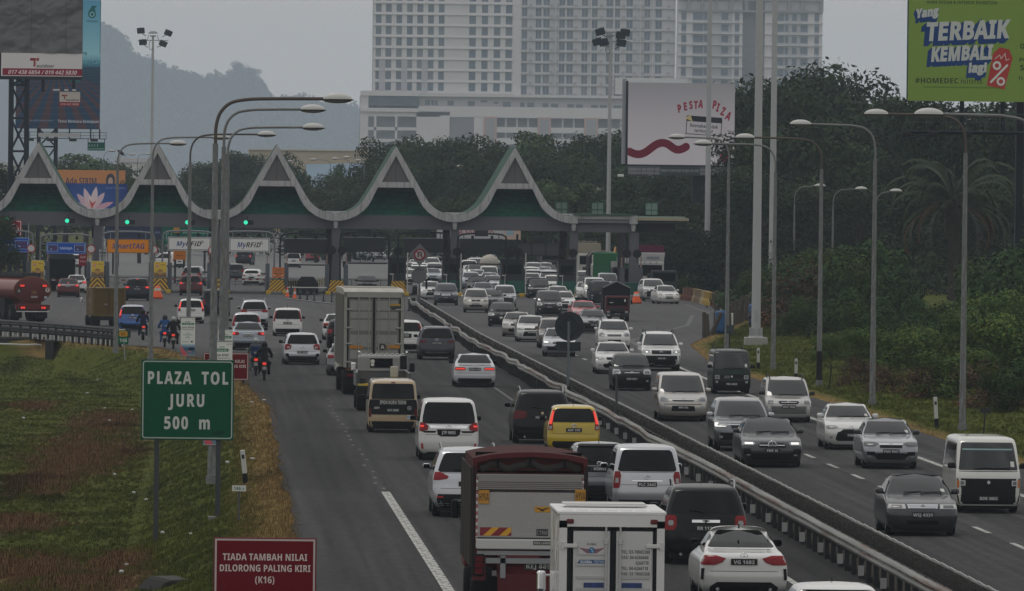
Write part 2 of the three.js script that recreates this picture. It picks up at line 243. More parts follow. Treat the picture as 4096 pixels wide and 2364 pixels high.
function plantTree(kind,x,y,z,scale,label,group,wide = 1,turn) {
const [nm,cat] = names[kind] ?? ['broadleaf_tree','tree']; let t;
if (!treeProtos[kind]) { t = treeProtos[kind] = thing(nm,label,cat,[x,y,z],turn ?? 0,group); part('trunk',treeKinds[kind].wood,barkMat,t); part('crown',treeKinds[kind].crown,foliageMat,t); }
else { t = copyOf(treeProtos[kind],nm,label,[x,y,z],turn ?? (hash2(Math.round(x * 10),Math.round(z)) * 6.28)); }
t.userData.group = group; t.scale.set(scale * wide,scale,scale * wide); return t;
}
// ---------------------------------------------------------------- toll plaza
const TZ = -705,BAY = 9.85,V0 = 11.0 - 3 * 9.85; // canopy front plane,bay width,x of the first valley in view minus one bay
{
const canopy = thing('toll_plaza_canopy','long toll plaza canopy with five pointed white gables over green tiles across the road','toll plaza',[0,0,TZ]);
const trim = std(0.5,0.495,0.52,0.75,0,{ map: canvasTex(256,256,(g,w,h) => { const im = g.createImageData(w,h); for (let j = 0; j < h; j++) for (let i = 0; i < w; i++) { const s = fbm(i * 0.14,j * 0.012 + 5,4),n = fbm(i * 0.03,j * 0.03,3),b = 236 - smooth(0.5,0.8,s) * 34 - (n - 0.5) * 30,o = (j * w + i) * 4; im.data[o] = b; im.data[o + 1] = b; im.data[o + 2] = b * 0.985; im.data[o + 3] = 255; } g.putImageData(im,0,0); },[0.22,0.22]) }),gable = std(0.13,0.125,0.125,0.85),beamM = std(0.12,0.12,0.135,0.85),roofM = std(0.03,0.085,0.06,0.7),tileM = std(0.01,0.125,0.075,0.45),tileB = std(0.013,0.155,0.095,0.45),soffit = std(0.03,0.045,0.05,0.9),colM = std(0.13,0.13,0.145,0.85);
const apexY = 12.32,half = BAY / 2;
const outer = [[0,0],[0.72,1.22],[1.43,2.46],[2.30,3.95],[2.75,4.63],[3.10,4.98],[3.40,5.22],[4.06,5.54],[4.89,5.68],[half,5.68]].map(([x,y]) => [x,-y]);
const inner = [[1.48,3.44],[1.97,4.47],[2.25,4.96],[2.66,5.41],[3.24,5.82],[3.81,6.07],[4.39,6.21],[half,6.25]].map(([x,y]) => [x,-y]);
const mir = (pts) => pts.map(([x,y]) => [-x,y]).reverse();
const frameShape = [...mir(outer).slice(0,-1),...outer,...[...inner].reverse(),...mir(inner).reverse().map((p) => p)].filter(Boolean);
const bandPts = [...mir(outer),...outer.slice(1),...[...inner].reverse(),...inner.map(([x,y]) => [-x,y])];
const gableHole = [[0,-0.8],[-1.16,-2.99],[1.16,-2.99]];
const bandGeo = extrude(bandPts,0.5,[gableHole]),gableGeo = extrude([[0,-0.75],[-1.2,-3.02],[1.2,-3.02]],0.1),seam = box(0.03,2.1,0.02,0,-1.9,0);
const roofPts = [...mir(outer),...outer.slice(1)],roofGeo = extrude([...roofPts.map(([x,y]) => [x,y + 0.03]),...[...roofPts].reverse().map(([x,y]) => [x * 0.995,y - 0.12])],15);
for (let b = -2; b < 5; b++) { // bays whose middle is V0 + (b + .5) BAY
const cx = V0 + (b + 0.5 - 1) * BAY + BAY; if (cx < -36 || cx > 27) continue;
part('gable_frame',bandGeo,trim,canopy).position.set(cx,apexY,-0.25);
part('gable_panel',merge([gableGeo.clone()]),gable,canopy).position.set(cx,apexY,-0.05);
part('gable_seam',seam,M.darkGrey,canopy).position.set(cx,apexY,0.06);
part('roof',roofGeo,roofM,canopy).position.set(cx,apexY,-15.25);
const tiles = [],tiles2 = []; // hipped tile slope seen under the gable: courses of pan tiles
const roofHalf = (y) => { const d = apexY - y; for (let i = 1; i < outer.length; i++) if (-outer[i][1] >= d) return lerp(outer[i - 1][0],outer[i][0],(d + outer[i - 1][1]) / (outer[i - 1][1] - outer[i][1])); return 4.9; };
for (let r = 0; r < 13; r++) for (let c = 0; c < 24; c++) { const y = 6.5 + r * 0.25,hw = roofHalf(y + 0.25) - 0.1; const x = (c - 11.5) * 0.375; if (Math.abs(x) < hw) (hash2(r + b * 7,c) > 0.5 ? tiles : tiles2).push(box(0.37,0.05,0.34,x,y + (hash2(c,r) - 0.5) * 0.015,-1.3 - r * 0.3,0.72)); }
const slope = part('tile_slope',tiles,tileM,canopy); slope.position.set(cx,0,0); slope.userData.kind = 'stuff';
const sl2 = part('tile_slope',tiles2,tileB,canopy); sl2.position.set(cx,0,0); sl2.userData.kind = 'stuff';
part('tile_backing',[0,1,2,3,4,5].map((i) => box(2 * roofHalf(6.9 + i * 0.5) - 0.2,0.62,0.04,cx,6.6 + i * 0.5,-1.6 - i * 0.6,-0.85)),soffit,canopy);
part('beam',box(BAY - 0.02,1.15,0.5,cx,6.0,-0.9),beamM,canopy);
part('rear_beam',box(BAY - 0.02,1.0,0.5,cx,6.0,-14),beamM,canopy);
}
for (let k = -2; k < 6; k++) {
const x = V0 + k * BAY; if (x < -36 || x > 32) continue;
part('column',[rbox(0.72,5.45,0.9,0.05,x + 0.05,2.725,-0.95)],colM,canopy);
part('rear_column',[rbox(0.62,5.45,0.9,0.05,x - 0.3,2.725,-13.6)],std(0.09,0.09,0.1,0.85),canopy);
part('capital',[rbox(0.66,0.72,0.6,0.04,x,6.42,0.05),box(0.34,0.36,0.5,x,5.87,-0.05),box(0.28,0.2,0.45,x,5.58,-0.06)],trim,canopy);
part('valley_gutter',[cylX(0.09,2.2,x,6.78,-1.2,8),box(2.4,0.05,0.4,x,6.69,-1.5)],trim,canopy);
}
// flat end bay and the thin slab beyond it
const xa = V0 + 5 * BAY,xb = xa + 4.95;
part('end_fascia',rbox(4.9,0.34,0.5,0.03,xa + 2.45,6.62,0),trim,canopy);
part('end_ledge',box(4.9,0.3,0.4,xa + 2.45,6.3,-0.12),std(0.2,0.2,0.22,0.8),canopy);
part('end_beam',box(4.95,0.78,0.5,xa + 2.48,5.76,-0.6),beamM,canopy);
part('end_roof',box(5,0.1,15,xa + 2.45,6.83,-7),roofM,canopy);
part('column',rbox(0.8,5.4,0.9,0.05,xb + 0.1,2.7,-0.9),colM,canopy);
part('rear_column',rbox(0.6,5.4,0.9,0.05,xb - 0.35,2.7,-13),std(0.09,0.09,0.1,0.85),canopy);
part('capital',[rbox(0.66,0.72,0.6,0.04,xb,6.42,0.05),box(0.34,0.36,0.5,xb,5.87,-0.05),box(0.28,0.2,0.45,xb,5.58,-0.06)],trim,canopy);
part('side_slab',rbox(4.4,0.24,6,0.02,xb + 2.4,6.5,-3),std(0.36,0.31,0.22,0.8),canopy);
part('side_slab_roof',box(4.2,0.1,5.8,xb + 2.2,6.68,-3),std(0.25,0.33,0.28,0.7),canopy);
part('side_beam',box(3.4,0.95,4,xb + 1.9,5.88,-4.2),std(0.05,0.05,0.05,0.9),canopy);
part('side_gutter',cylX(0.06,3.6,xb + 2.1,6.2,0.02),M.darkGrey,canopy);
for (const x of [xa + 2.1,xb + 1.65,xa - 0.9]) { // backs of the framed lane signs on the roof
part('roof_sign_frame',[box(0.06,1,0.06,x - 0.5,7.35,-3),box(0.06,1,0.06,x + 0.5,7.35,-3),box(1.06,0.06,0.06,x,7.85,-3),box(1.06,0.06,0.05,x,7.25,-2.98),box(0.05,1,0.05,x,7.35,-2.97)],std(0.03,0.1,0.06,0.6),canopy);
part('roof_sign_panel',box(0.98,0.96,0.03,x,7.35,-3.05),std(0.2,0.27,0.24,0.6),canopy);
}
}
// green lane lights hanging in front of the beam
for (const [x,y,where] of [[-16.14,5.87,'leftmost, over the small red car sign'],[-11.16,5.83,'over the middle blue lane sign'],[-6.2,5.78,'over the orange lane sign'],[-1.25,5.81,'over the first white lane sign'],[3.58,5.86,'over the second white lane sign']]) {
const t = thing('lane_signal','black lane signal showing a green light, ' + where,'traffic light',[x,y,-704.4],0,'green lane signals under the toll canopy');
part('housing',[rbox(0.78,0.36,0.24,0.04,0.22,0,0),box(0.05,0.34,0.05,0.1,0.33,-0.05)],M.black,t);
part('green_lens',cylZ(0.17,0.06,-0.02,0,0.13),glow(0.04,1.0,0.55,1.1),t);
part('dark_lens',cylZ(0.14,0.05,0.42,0,0.12),M.darkGrey,t);
}
{ // lane portals: pipe frame with sign panel
const frameGrey = std(0.2,0.21,0.22,0.55,0.3),frameDark = std(0.02,0.022,0.026,0.55);
const portal = (name,label,x0,x1,topY,z,dark,group) => {
const t = thing(name,label,'lane sign',[0,0,z],0,group),m = dark ? frameDark : frameGrey,r = 0.085;
part('pipe_frame',[tube([[x0,0.2,0],[x0,topY - 0.5,0],[x0 + 0.06,topY - 0.15,0],[x0 + 0.4,topY,0],[x1 - 0.4,topY,0],[x1 - 0.06,topY - 0.15,0],[x1,topY - 0.5,0],[x1,0.2,0]],r,40,6)],m,t);
for (const fx of [0.3,0.7]) part('camera_box',rbox(0.22,0.26,0.4,0.02,lerp(x0,x1,fx),topY - 0.22,0.12),M.black,t);
return t;
};
const panelTex = (w,h,draw) => new THREE.MeshPhysicalMaterial({ map: canvasTex(w,h,draw),roughness: 0.5,specularIntensity: 0.25 });
const board = (t,x0,y0,x1,y1,z,mat,edge) => { // a board with a thin raised edge and a printed face
const w = x1 - x0,h = y1 - y0,cx = (x0 + x1) / 2,cy = (y0 + y1) / 2;
part('panel_back',rbox(w,h,0.1,0.02,cx,cy,z),edge,t); part('panel_face',new THREE.PlaneGeometry(w - 0.04,h - 0.04).translate(cx,cy,z + 0.055),mat,t);
};
const logoBox = (g,x,y,w,h) => { g.strokeStyle = '#c8cdd4'; g.lineWidth = 5; g.strokeRect(x,y,w,h); g.fillStyle = '#203a78'; g.fillRect(x + 4,y + 4,w - 8,h - 8); fitText(g,'Touch',x + w / 2,y + h * 0.3,w * 0.8,h * 0.36,'#8a3a2a','italic bold'); fitText(g,"'n",x + w * 0.3,y + h * 0.68,w * 0.22,h * 0.36,'#d8dde4','italic bold'); fitText(g,'GO',x + w * 0.66,y + h * 0.68,w * 0.4,h * 0.36,'#8a3a2a','italic bold'); };
const sahaja = panelTex(512,160,(g,w,h) => { g.fillStyle = '#0b4cae'; g.fillRect(0,0,w,h); g.strokeStyle = '#b8c4d6'; g.lineWidth = 4; g.strokeRect(6,6,w - 12,h - 12); logoBox(g,16,36,132,90); logoBox(g,364,36,132,90); fitText(g,'SAHAJA',w / 2,82,165,50,'#c8d2e0'); });
const sahaja2 = panelTex(512,220,(g,w,h) => { g.fillStyle = '#0b4cae'; g.fillRect(0,0,w,h); g.strokeStyle = '#c8d2e0'; g.lineWidth = 5; g.strokeRect(6,6,w - 12,h - 12); fitText(g,'SAHAJA',165,112,210,62,'#d4dbe6'); logoBox(g,300,48,186,124); });
const smart = panelTex(512,170,(g,w,h) => { g.fillStyle = '#e08a10'; g.fillRect(0,0,w,h); g.strokeStyle = '#4a2c06'; g.lineWidth = 4; g.strokeRect(4,4,w - 8,h - 8); fitText(g,'SmartTAG',w / 2,h / 2,400,92,'#1c3f8c','italic bold'); });
const rfid = panelTex(512,170,(g,w,h) => { g.fillStyle = '#d8d8d6'; g.fillRect(0,0,w,h); g.strokeStyle = '#1c1c20'; g.lineWidth = 7; g.strokeRect(10,10,w - 20,h - 20); fitText(g,'My',150,h / 2,110,84,'#1c2f7c','italic bold'); fitText(g,'RFiD',300,h / 2,190,84,'#241c24','italic bold'); g.lineWidth = 5; for (const r of [16,28,40]) { g.strokeStyle = '#5a4a50'; g.beginPath(); g.arc(384,72,r,-1.2,0.1); g.stroke(); } });
const dark = std(0.012,0.014,0.019,0.45),amber = std(0.05,0.05,0.055,0.5),edgeM = std(0.16,0.17,0.18,0.5);
const rows = [ // label,board left-bottom,board right-top,pipe left,pipe right-top,face,dark
['blue SAHAJA lane sign with one logo box, leftmost of the blue signs',[-17.03,3.2],[-14.21,4.43],[-17.97,3.89],[-13.94,4.9],sahaja2,0],
['blue SAHAJA lane sign with a logo box at both ends of its board',[-12.82,3.11],[-9.57,4.07],[-13.3,3.94],[-9.04,4.66],sahaja,0],
['orange lane sign with blue italic lettering on a grey pipe frame',[-7.86,3.24],[-4.37,4.39],[-8.2,4],[-3.94,4.92],smart,0],
['white MyRFiD lane sign next to the orange lane sign',[-2.85,3.49],[0.72,4.63],[-3.26,4.05],[0.9,5.04],rfid,0],
['white MyRFiD lane sign beside the first dark display board',[2.19,3.43],[5.55,4.62],[1.71,4.11],[5.91,5.06],rfid,0],
['dark blank display board over the coned-off lane beside the white sign',[6.73,3.38],[10.26,4.57],[6.42,4.16],[10.56,4.94],dark,1],
['dark blank display board over the lane of the oncoming black car',[11.61,3.55],[15.01,4.73],[11.37,4.22],[15.35,5.11],dark,1],
['dark blank display board behind the no-U-turn sign',[16.59,3.54],[19.87,4.71],[16.11,4.27],[20.29,5.15],dark,1],
['dark blank display board in front of the white mixer drum',[21.22,3.51],[24.71,4.73],[21.03,4.33],[25.04,5.09],dark,1],
];
rows.forEach(([label,b0,b1,p0,p1,face,isDark]) => {
const t = portal('lane_portal',label,p0[0],p1[0],p1[1],-702,isDark,'lane portals along the toll plaza');
board(t,b0[0],b0[1],b1[0],b1[1],0.2,face,isDark ? dark : edgeM);
part('hanger',[bar([b0[0] + 0.3,b1[1],0.15],[b0[0] + 0.3,p1[1],0],0.04),bar([b1[0] - 0.3,b1[1],0.15],[b1[0] - 0.3,p1[1],0],0.04),bar([p0[0],b1[1] - 0.15,0],[p1[0],b1[1] - 0.15,0],0.04),bar([p0[0],b0[1] + 0.3,0],[p1[0],b0[1] + 0.3,0],0.04)],isDark ? frameDark : frameGrey,t);
if (isDark) { const cx = lerp(b0[0],b1[0],0.5); part('lane_signal_box',rbox(1.1,0.5,0.3,0.03,cx,p1[1] + 0.1,0.1),dark,t); part('display_top',box(b1[0] - b0[0],0.05,0.4,cx,b1[1] + 0.02,0.05),std(0.22,0.23,0.25,0.4),t); part('joint',box(b1[0] - b0[0],0.012,0.01,cx,lerp(b0[1],b1[1],0.5),0.262),amber,t); }
});
{ const t = thing('turned_sign_frame','dark open sign frame turned askew, with lamps on top, beside the wide column','sign frame',[27.7,3.93,-702],-0.42),w = 3.7,h = 1.05;
part('frame',[box(w,0.06,0.06,0,h / 2,0),box(w,0.06,0.06,0,-h / 2,0),...[-0.5,-0.17,0.17,0.5].map((f) => box(0.06,h,0.06,f * w,0,0)),box(w,0.05,0.05,0,h / 2,-0.6),box(w,0.05,0.05,0,-h / 2,-0.6),...[-0.5,0.5].map((f) => box(0.05,0.05,0.6,f * w,h / 2,-0.3)),...[-0.5,0.5].map((f) => box(0.05,0.05,0.6,f * w,-h / 2,-0.3))],frameDark,t);
part('back_panel',box(w - 0.05,h - 0.06,0.03,0,0,-0.06),std(0.06,0.062,0.066,0.7),t);
for (const s of [-0.33,0.4]) part('lamp_head',rbox(0.22,0.3,0.22,0.05,s * w,h / 2 + 0.2,0),M.black,t);
part('signal_box',rbox(1.1,0.5,0.25,0.03,-0.1,h / 2 + 0.3,-0.3),dark,t);
part('post',[bar([-w / 2 - 0.1,h / 2 + 0.7,-0.1],[-w / 2 - 0.1,-3.6,-0.1],0.09),bar([-w / 2 - 0.1,0.4,-0.1],[-w / 2,0.4,0],0.05),bar([-w / 2 - 0.1,-0.4,-0.1],[-w / 2,-0.4,0],0.05)],frameDark,t);
}
// islands: plinth,striped crash block,kiosk or poster,barrier arms
const stripes = (kind) => new THREE.MeshStandardMaterial({ roughness: 0.6,side: THREE.DoubleSide,map: canvasTex(256,192,(g,w,h) => {
g.fillStyle = '#141416'; g.fillRect(0,0,w,h); g.strokeStyle = '#c79a1e'; g.lineWidth = kind === 0 ? 26 : 24;
for (let k = -6; k < 14; k++) { g.beginPath(); if (kind === 0) { g.moveTo(-20,62 * k + 162); g.lineTo(w / 2,62 * k); g.lineTo(w + 20,62 * k + 162); } else { const s = kind === 1 ? 1 : -1,x = k * 52 - 60; g.moveTo(s > 0 ? x : w - x,h + 10); g.lineTo(s > 0 ? x + 230 : w - x - 230,-10); } g.stroke(); }
g.globalAlpha = 0.25; for (let i = 0; i < 400; i++) { g.fillStyle = hash2(i,1) > 0.5 ? '#000' : '#998'; g.fillRect(hash2(i,2) * w,hash2(i,3) * h,3 + hash2(i,4) * 8,2); } }) });
const stripeMats = [stripes(0),stripes(1),stripes(2)];
const posterM = new THREE.MeshStandardMaterial({ roughness: 0.5,map: canvasTex(128,160,(g,w,h) => { const gr = g.createLinearGradient(0,0,0,h); gr.addColorStop(0,'#d9bb2a'); gr.addColorStop(0.68,'#cfae2a'); gr.addColorStop(0.72,'#8a6a3a'); gr.addColorStop(1,'#6a5230'); g.fillStyle = gr; g.fillRect(0,0,w,h); fitText(g,'LIPTON',36,18,40,14,'#b8402a'); g.fillStyle = '#c98a7a'; g.fillRect(16,32,34,26); fitText(g,'Rahsia',90,30,50,18,'#8a4a1a','italic bold'); g.fillStyle = '#b58a4a'; g.beginPath(); g.ellipse(64,104,30,26,0,0,7); g.fill(); g.fillStyle = '#8f6a3a'; g.beginPath(); g.ellipse(64,90,26,10,0,0,7); g.fill(); }) });
const orangeM = new THREE.MeshStandardMaterial({ roughness: 0.5,map: canvasTex(128,96,(g,w,h) => { g.fillStyle = '#b86414'; g.fillRect(0,0,w,h); fitText(g,'LALUAN',64,26,60,16,'#4a2408'); fitText(g,'KELUAR',64,56,78,18,'#4a2408'); g.fillStyle = '#d8c8b8'; g.fillRect(8,70,18,10); g.fillRect(100,70,18,10); }) });
const striped = new THREE.MeshStandardMaterial({ roughness: 0.6,map: canvasTex(32,256,(g,w,h) => { for (let k = 0; k < 16; k++) { g.fillStyle = k % 2 ? '#b8b4ae' : '#7a1a1a'; g.fillRect(0,k * 16,w,16); } }) });
const islandZ = -701,greyPost = std(0.1,0.11,0.125,0.6),kiosk = std(0.022,0.026,0.034,0.4),kioskGreen = std(0.012,0.1,0.07,0.5);
const islands = [ // x,stripe kind,top,label
[-13.5,-0.05,0,'poster','toll island with a yellow poster, behind the red tanker'],[-8.58,-0.07,0,'poster','toll island with chevron block and yellow poster beside the dark red sedan'],[-3.44,-0.01,0,'poster','toll island with chevron block and yellow poster behind the orange water barrier'],
[1.36,0.04,0,'posts','toll island with chevron block half hidden by the lamp posts'],[6.16,0.09,1,'notice','toll island with slanted stripes and an orange notice board'],[11.06,0.15,1,'column','toll island with slanted stripes at the foot of a canopy column'],
[16.1,0.2,2,'kiosk','toll island with stripes leaning left, dark kiosk and two round signs'],[20.51,0.05,-1,'kiosk','toll island with a dark green kiosk right of the no-U-turn sign'],[25.59,0.04,-1,'wide','toll island with twin dark kiosks and bright green lower walls'],[30.08,-0.01,-1,'kiosk','toll island with a dark kiosk beside the wide grey column'],[35.36,-0.12,-1,'column','toll island with yellow kerb and red barrier at the last column'],
];
for (const [x,y0,kind,top,label] of islands) {
const t = thing('toll_island',label,'toll island',[x,0,islandZ],0,'islands between the toll lanes');
part('plinth',rbox(1.7,0.24,20,0.06,0,0.12,-9.2),M.concrete,t);
for (const s of [-0.7,0.7]) part('kerb_nose',rbox(0.42,0.3,0.6,0.05,s,0.15,0.9),std(0.5,0.33,0.04,0.7),t);
if (kind >= 0) {
const shp = [[-0.78,0],[0.78,0],[0.5,1.2],[-0.5,1.2]];
part('crash_block',extrude(shp,0.9,null,0.02).translate(0,0,-0.2),std(0.02,0.02,0.022,0.7),t);
const f = new THREE.ShapeGeometry(shapeOf(shp)),u = f.attributes.uv; for (let i = 0; i < u.count; i++) u.setXY(i,(u.getX(i) + 0.8) / 1.6,u.getY(i) / 1.2);
part('stripe_face',f.translate(0,0,0.73),stripeMats[kind],t);
}
if (top === 'poster') { part('poster_board',box(1.06,1.3,0.08,0,1.92,-0.3),M.offWhite,t); part('poster',new THREE.PlaneGeometry(1.02,1.26).translate(0,1.92,-0.25),posterM,t); }
if (top === 'notice') { part('notice_board',box(0.98,0.86,0.06,0.1,1.78,0.2),M.orange,t); part('notice',new THREE.PlaneGeometry(0.94,0.82).translate(0.1,1.78,0.235),orangeM,t); part('notice_post',bar([0.1,0.2,0.1],[0.1,1.4,0.1],0.04),M.darkGrey,t); }
if (['poster','posts','notice','column'].includes(top)) {
for (const s of [-1,1]) { part('equipment_post',rbox(0.34,2.3,0.4,0.03,s * 0.78,1.35,-0.9),greyPost,t); part('striped_post',[box(0.1,0.9,0.1,s * 0.8,2.9,-1.1)],striped,t); }
if (top !== 'poster') part('kiosk_wall',rbox(1.2,1.0,2.2,0.05,0.1,0.75,-3),kioskGreen,t);
}
if (top === 'kiosk' || top === 'wide') {
const w = top === 'wide' ? 1.9 : 1.4;
part('kiosk',rbox(w,1.75,3,0.06,0,2.15,-3),kiosk,t); part('kiosk_window',box(w - 0.4,0.75,0.05,0,2.25,-1.49),M.glass,t);
part('kiosk_base',rbox(w + 0.06,1.1,3.02,0.05,0,0.78,-3),kind >= 0 ? kiosk : kioskGreen,t);
part('kiosk_eave',box(w + 0.3,0.12,3.4,0,3.05,-3),M.darkGrey,t);
part('reader_arm',[bar([0.3 - w / 2,0.2,-0.6],[0.3 - w / 2,1.7,-0.6],0.03),rbox(0.34,0.08,0.16,0.03,0.2 - w / 2,1.75,-0.5)],M.offWhite,t);
part('white_pole',bar([w / 2 + 0.1,0.2,-0.8],[w / 2 + 0.1,3.6,-0.8],0.05),M.offWhite,t);
}
if (['kiosk','wide','column'].includes(top) && x > 8) for (const s of x > 12 && x < 18 ? [0] : [-0.42,0.42]) part('round_sign_back',[cylZ(0.36,0.05,s,3.65,0.1),bar([s,2.9,0],[s,3.6,0.05],0.04)],M.black,t);
if (x < 2) { part('height_sign',[cylZ(0.36,0.04,-0.55,3.55,0)],std(0.35,0.02,0.03,0.5),t); part('height_sign_face',cylZ(0.27,0.05,-0.55,3.55,0.01),M.offWhite,t); }
}
{ const g = new THREE.PlaneGeometry(1,1); // slender barrier arms across the lanes
const armM = new THREE.MeshStandardMaterial({ roughness: 0.5,map: canvasTex(256,16,(c,w,h) => { for (let k = 0; k < 12; k++) { c.fillStyle = k % 2 ? '#c8c4be' : '#8a1a1a'; c.fillRect((k * w) / 12,0,w / 12 + 1,h); } }) });
const arms = [[-12.61,0.89,-9.28,0.86,1,'striped barrier arm in front of the dark covered truck'],[-7.83,0.94,-4.23,1.05,1,'striped barrier arm below the orange lane sign'],[-2.95,1.06,0.48,1.03,1,'striped barrier arm under the first white lane sign'],[2.27,1.12,5.47,1.15,1,'striped barrier arm under the second white lane sign'],
[7.07,2.38,10.37,2.45,0,'dark barrier arm under the coned-off display board'],[11.92,2.57,15.22,2.57,0,'dark barrier arm over the oncoming black car'],[16.91,2.32,19.95,2.26,0,'dark barrier arm behind the round signs'],[21.63,2.61,24.87,2.65,0,'thin barrier arm over the packed queue below the mixer'],[26.84,1.99,29.61,1.99,0,'thin barrier arm under the askew sign frame']];
for (const [x0,y0,x1,y1,red,label] of arms) { const t = thing('barrier_arm',label,'barrier arm',[x0,0,-708],0,'barrier arms of the toll lanes'); const y = red ? y0 : y0; part('arm',box(x1 - x0 + 0.3,0.11,0.06,(x1 - x0) / 2,y,0),red ? armM : M.darkGrey,t); part('arm_pivot',rbox(0.3,0.5,0.3,0.04,-0.1,y - 0.1,0),M.darkGrey,t); part('pivot_post',box(0.16,Math.max(0.2,y - 0.3),0.16,-0.1,(y - 0.3) / 2,0),greyPost,t); }
}
}
{ // cones,water barriers,bollards and concrete blocks about the plaza
const coneG = new THREE.LatheGeometry([[0.0,0.75],[0.03,0.75],[0.14,0.06],[0.2,0.05],[0.2,0],[0,0]].map((p) => new THREE.Vector2(...p)),12),band = new THREE.LatheGeometry([[0.076,0.52],[0.108,0.33]].map((p) => new THREE.Vector2(p[0] + 0.004,p[1])),12);
let first;
const cone = (x,z,label,s = 1) => { if (!first) { first = thing('traffic_cone',label,'traffic cone',[x,0,z],0,'orange cones and barriers at the plaza'); part('cone_body',coneG,M.orange,first); part('reflective_band',band,M.offWhite,first); first.scale.setScalar(s); } else copyOf(first,'traffic_cone',label,[x,0,z],0,s); };
cone(6.86,-684.36,'orange traffic cone at the left end of the bollard row',1.05); cone(7.34,-674.05,'orange traffic cone among the first bollards of the row',1.05); cone(33.54,-678.94,'orange traffic cone right of the wide column foot',0.9);
const wb = (x,z,label,s) => { const t = thing('water_barrier',label,'water barrier',[x,0,z],0.2); part('barrier_body',new THREE.LatheGeometry([[0,1.15],[0.22,1.15],[0.26,1.0],[0.3,0.7],[0.5,0.22],[0.52,0],[0,0]].map((p) => new THREE.Vector2(...p)),10),M.orange,t); part('white_patch',new THREE.CylinderGeometry(0.272,0.305,0.26,10,1,false).translate(0,0.86,0),std(0.6,0.55,0.5,0.6),t); t.scale.setScalar(s); };
wb(-3.44,-661.77,'orange water barrier in front of the chevron block',0.85); wb(33.88,-664,'orange red barrier standing by the last canopy column',0.8);
const b0 = thing('lane_bollard','first dark bollard from the left in the row across the plaza','bollard',[0,0,0],0,'dark bollards in a row across the plaza');
part('post',cyl(0.06,0.05,0.75,0,0,0,8),M.darkGrey,b0); part('collar',[cyl(0.13,0.1,0.14,0,0.5,0,8),cyl(0.05,0.09,0.1,0,0.75,0,8)],std(0.07,0.075,0.08,0.6),b0); part('foot',cyl(0.14,0.12,0.06,0,0,0,8),M.rubber,b0);
const bp = [[7.1,-679.17],[7.7,-669.13],[8.21,-664.41],[8.69,-659.74],[9.35,-655.29],[9.91,-650.82],[14.5,-615.28],[14.76,-606.88]];
bp.forEach(([x,z],i) => { if (!i) b0.position.set(x,0,z); else copyOf(b0,'lane_bollard',i < 6 ? `${['first', 'second', 'third', 'fourth', 'fifth', 'sixth'][i]} dark bollard from the left in the row across the plaza` : i < 7 ? 'dark bollard just right of the container lorry roof' : 'dark bollard nearest to the end of the median rail',[x,0,z]); });
const deck = solo('bollard_kerb',lineStrip([[6.47,-670.64],[8.21,-656.8],[9.85,-641.09]],0.5,0.05),M.concrete,'low dark concrete strip under the row of bollards','kerb');
const stripeBW = new THREE.MeshStandardMaterial({ roughness: 0.7,map: canvasTex(256,64,(g,w,h) => { g.fillStyle = '#b9ae8e'; g.fillRect(0,0,w,h); g.fillStyle = '#16161a'; for (let k = 0; k < 8; k++) { g.beginPath(); g.moveTo(k * 32,0); g.lineTo(k * 32 + 15,0); g.lineTo(k * 32 + 23,h); g.lineTo(k * 32 + 8,h); g.fill(); } }) });
const block = (x0,z0,x1,z1,h,label,mat) => { const t = thing('striped_barrier',label,'barrier',[(x0 + x1) / 2,0,(z0 + z1) / 2],-Math.atan2(z1 - z0,x1 - x0)),L = Math.hypot(x1 - x0,z1 - z0),prof = [[-0.3,0],[0.3,0],[0.26,0.25],[0.12,0.45],[0.09,h],[-0.09,h],[-0.12,0.45],[-0.26,0.25]];
part('concrete_body',new THREE.ExtrudeGeometry(shapeOf(prof),{ depth: L,bevelEnabled: false }).translate(0,0,-L / 2).rotateY(Math.PI / 2),M.concrete,t); for (const s of [-1,1]) { const p = part('painted_face',new THREE.PlaneGeometry(L,h - 0.46),mat,t); p.position.set(0,0.46 + (h - 0.46) / 2,s * 0.125); } };
block(7.08,-710.04,8.55,-711.43,1.05,'pale barrier with slanted black stripes left of the dark board',stripeBW); block(9.17,-712.02,10.82,-744.37,1.05,'pale barrier with slanted black stripes right of the dark board',stripeBW);
{ const t = thing('dark_board','black six-sided board standing between striped barriers in the closed lane','board',onRoad(8.61,-697.08)); part('board',extrude([[-0.85,0],[0.85,0],[0.9,0.9],[0.5,1.5],[-0.5,1.5],[-0.9,0.9]],0.1,null,0.01),M.black,t); part('rail',bar([-1.6,0.62,0.15],[1.6,0.62,0.15],0.05),M.offWhite,t); }
}
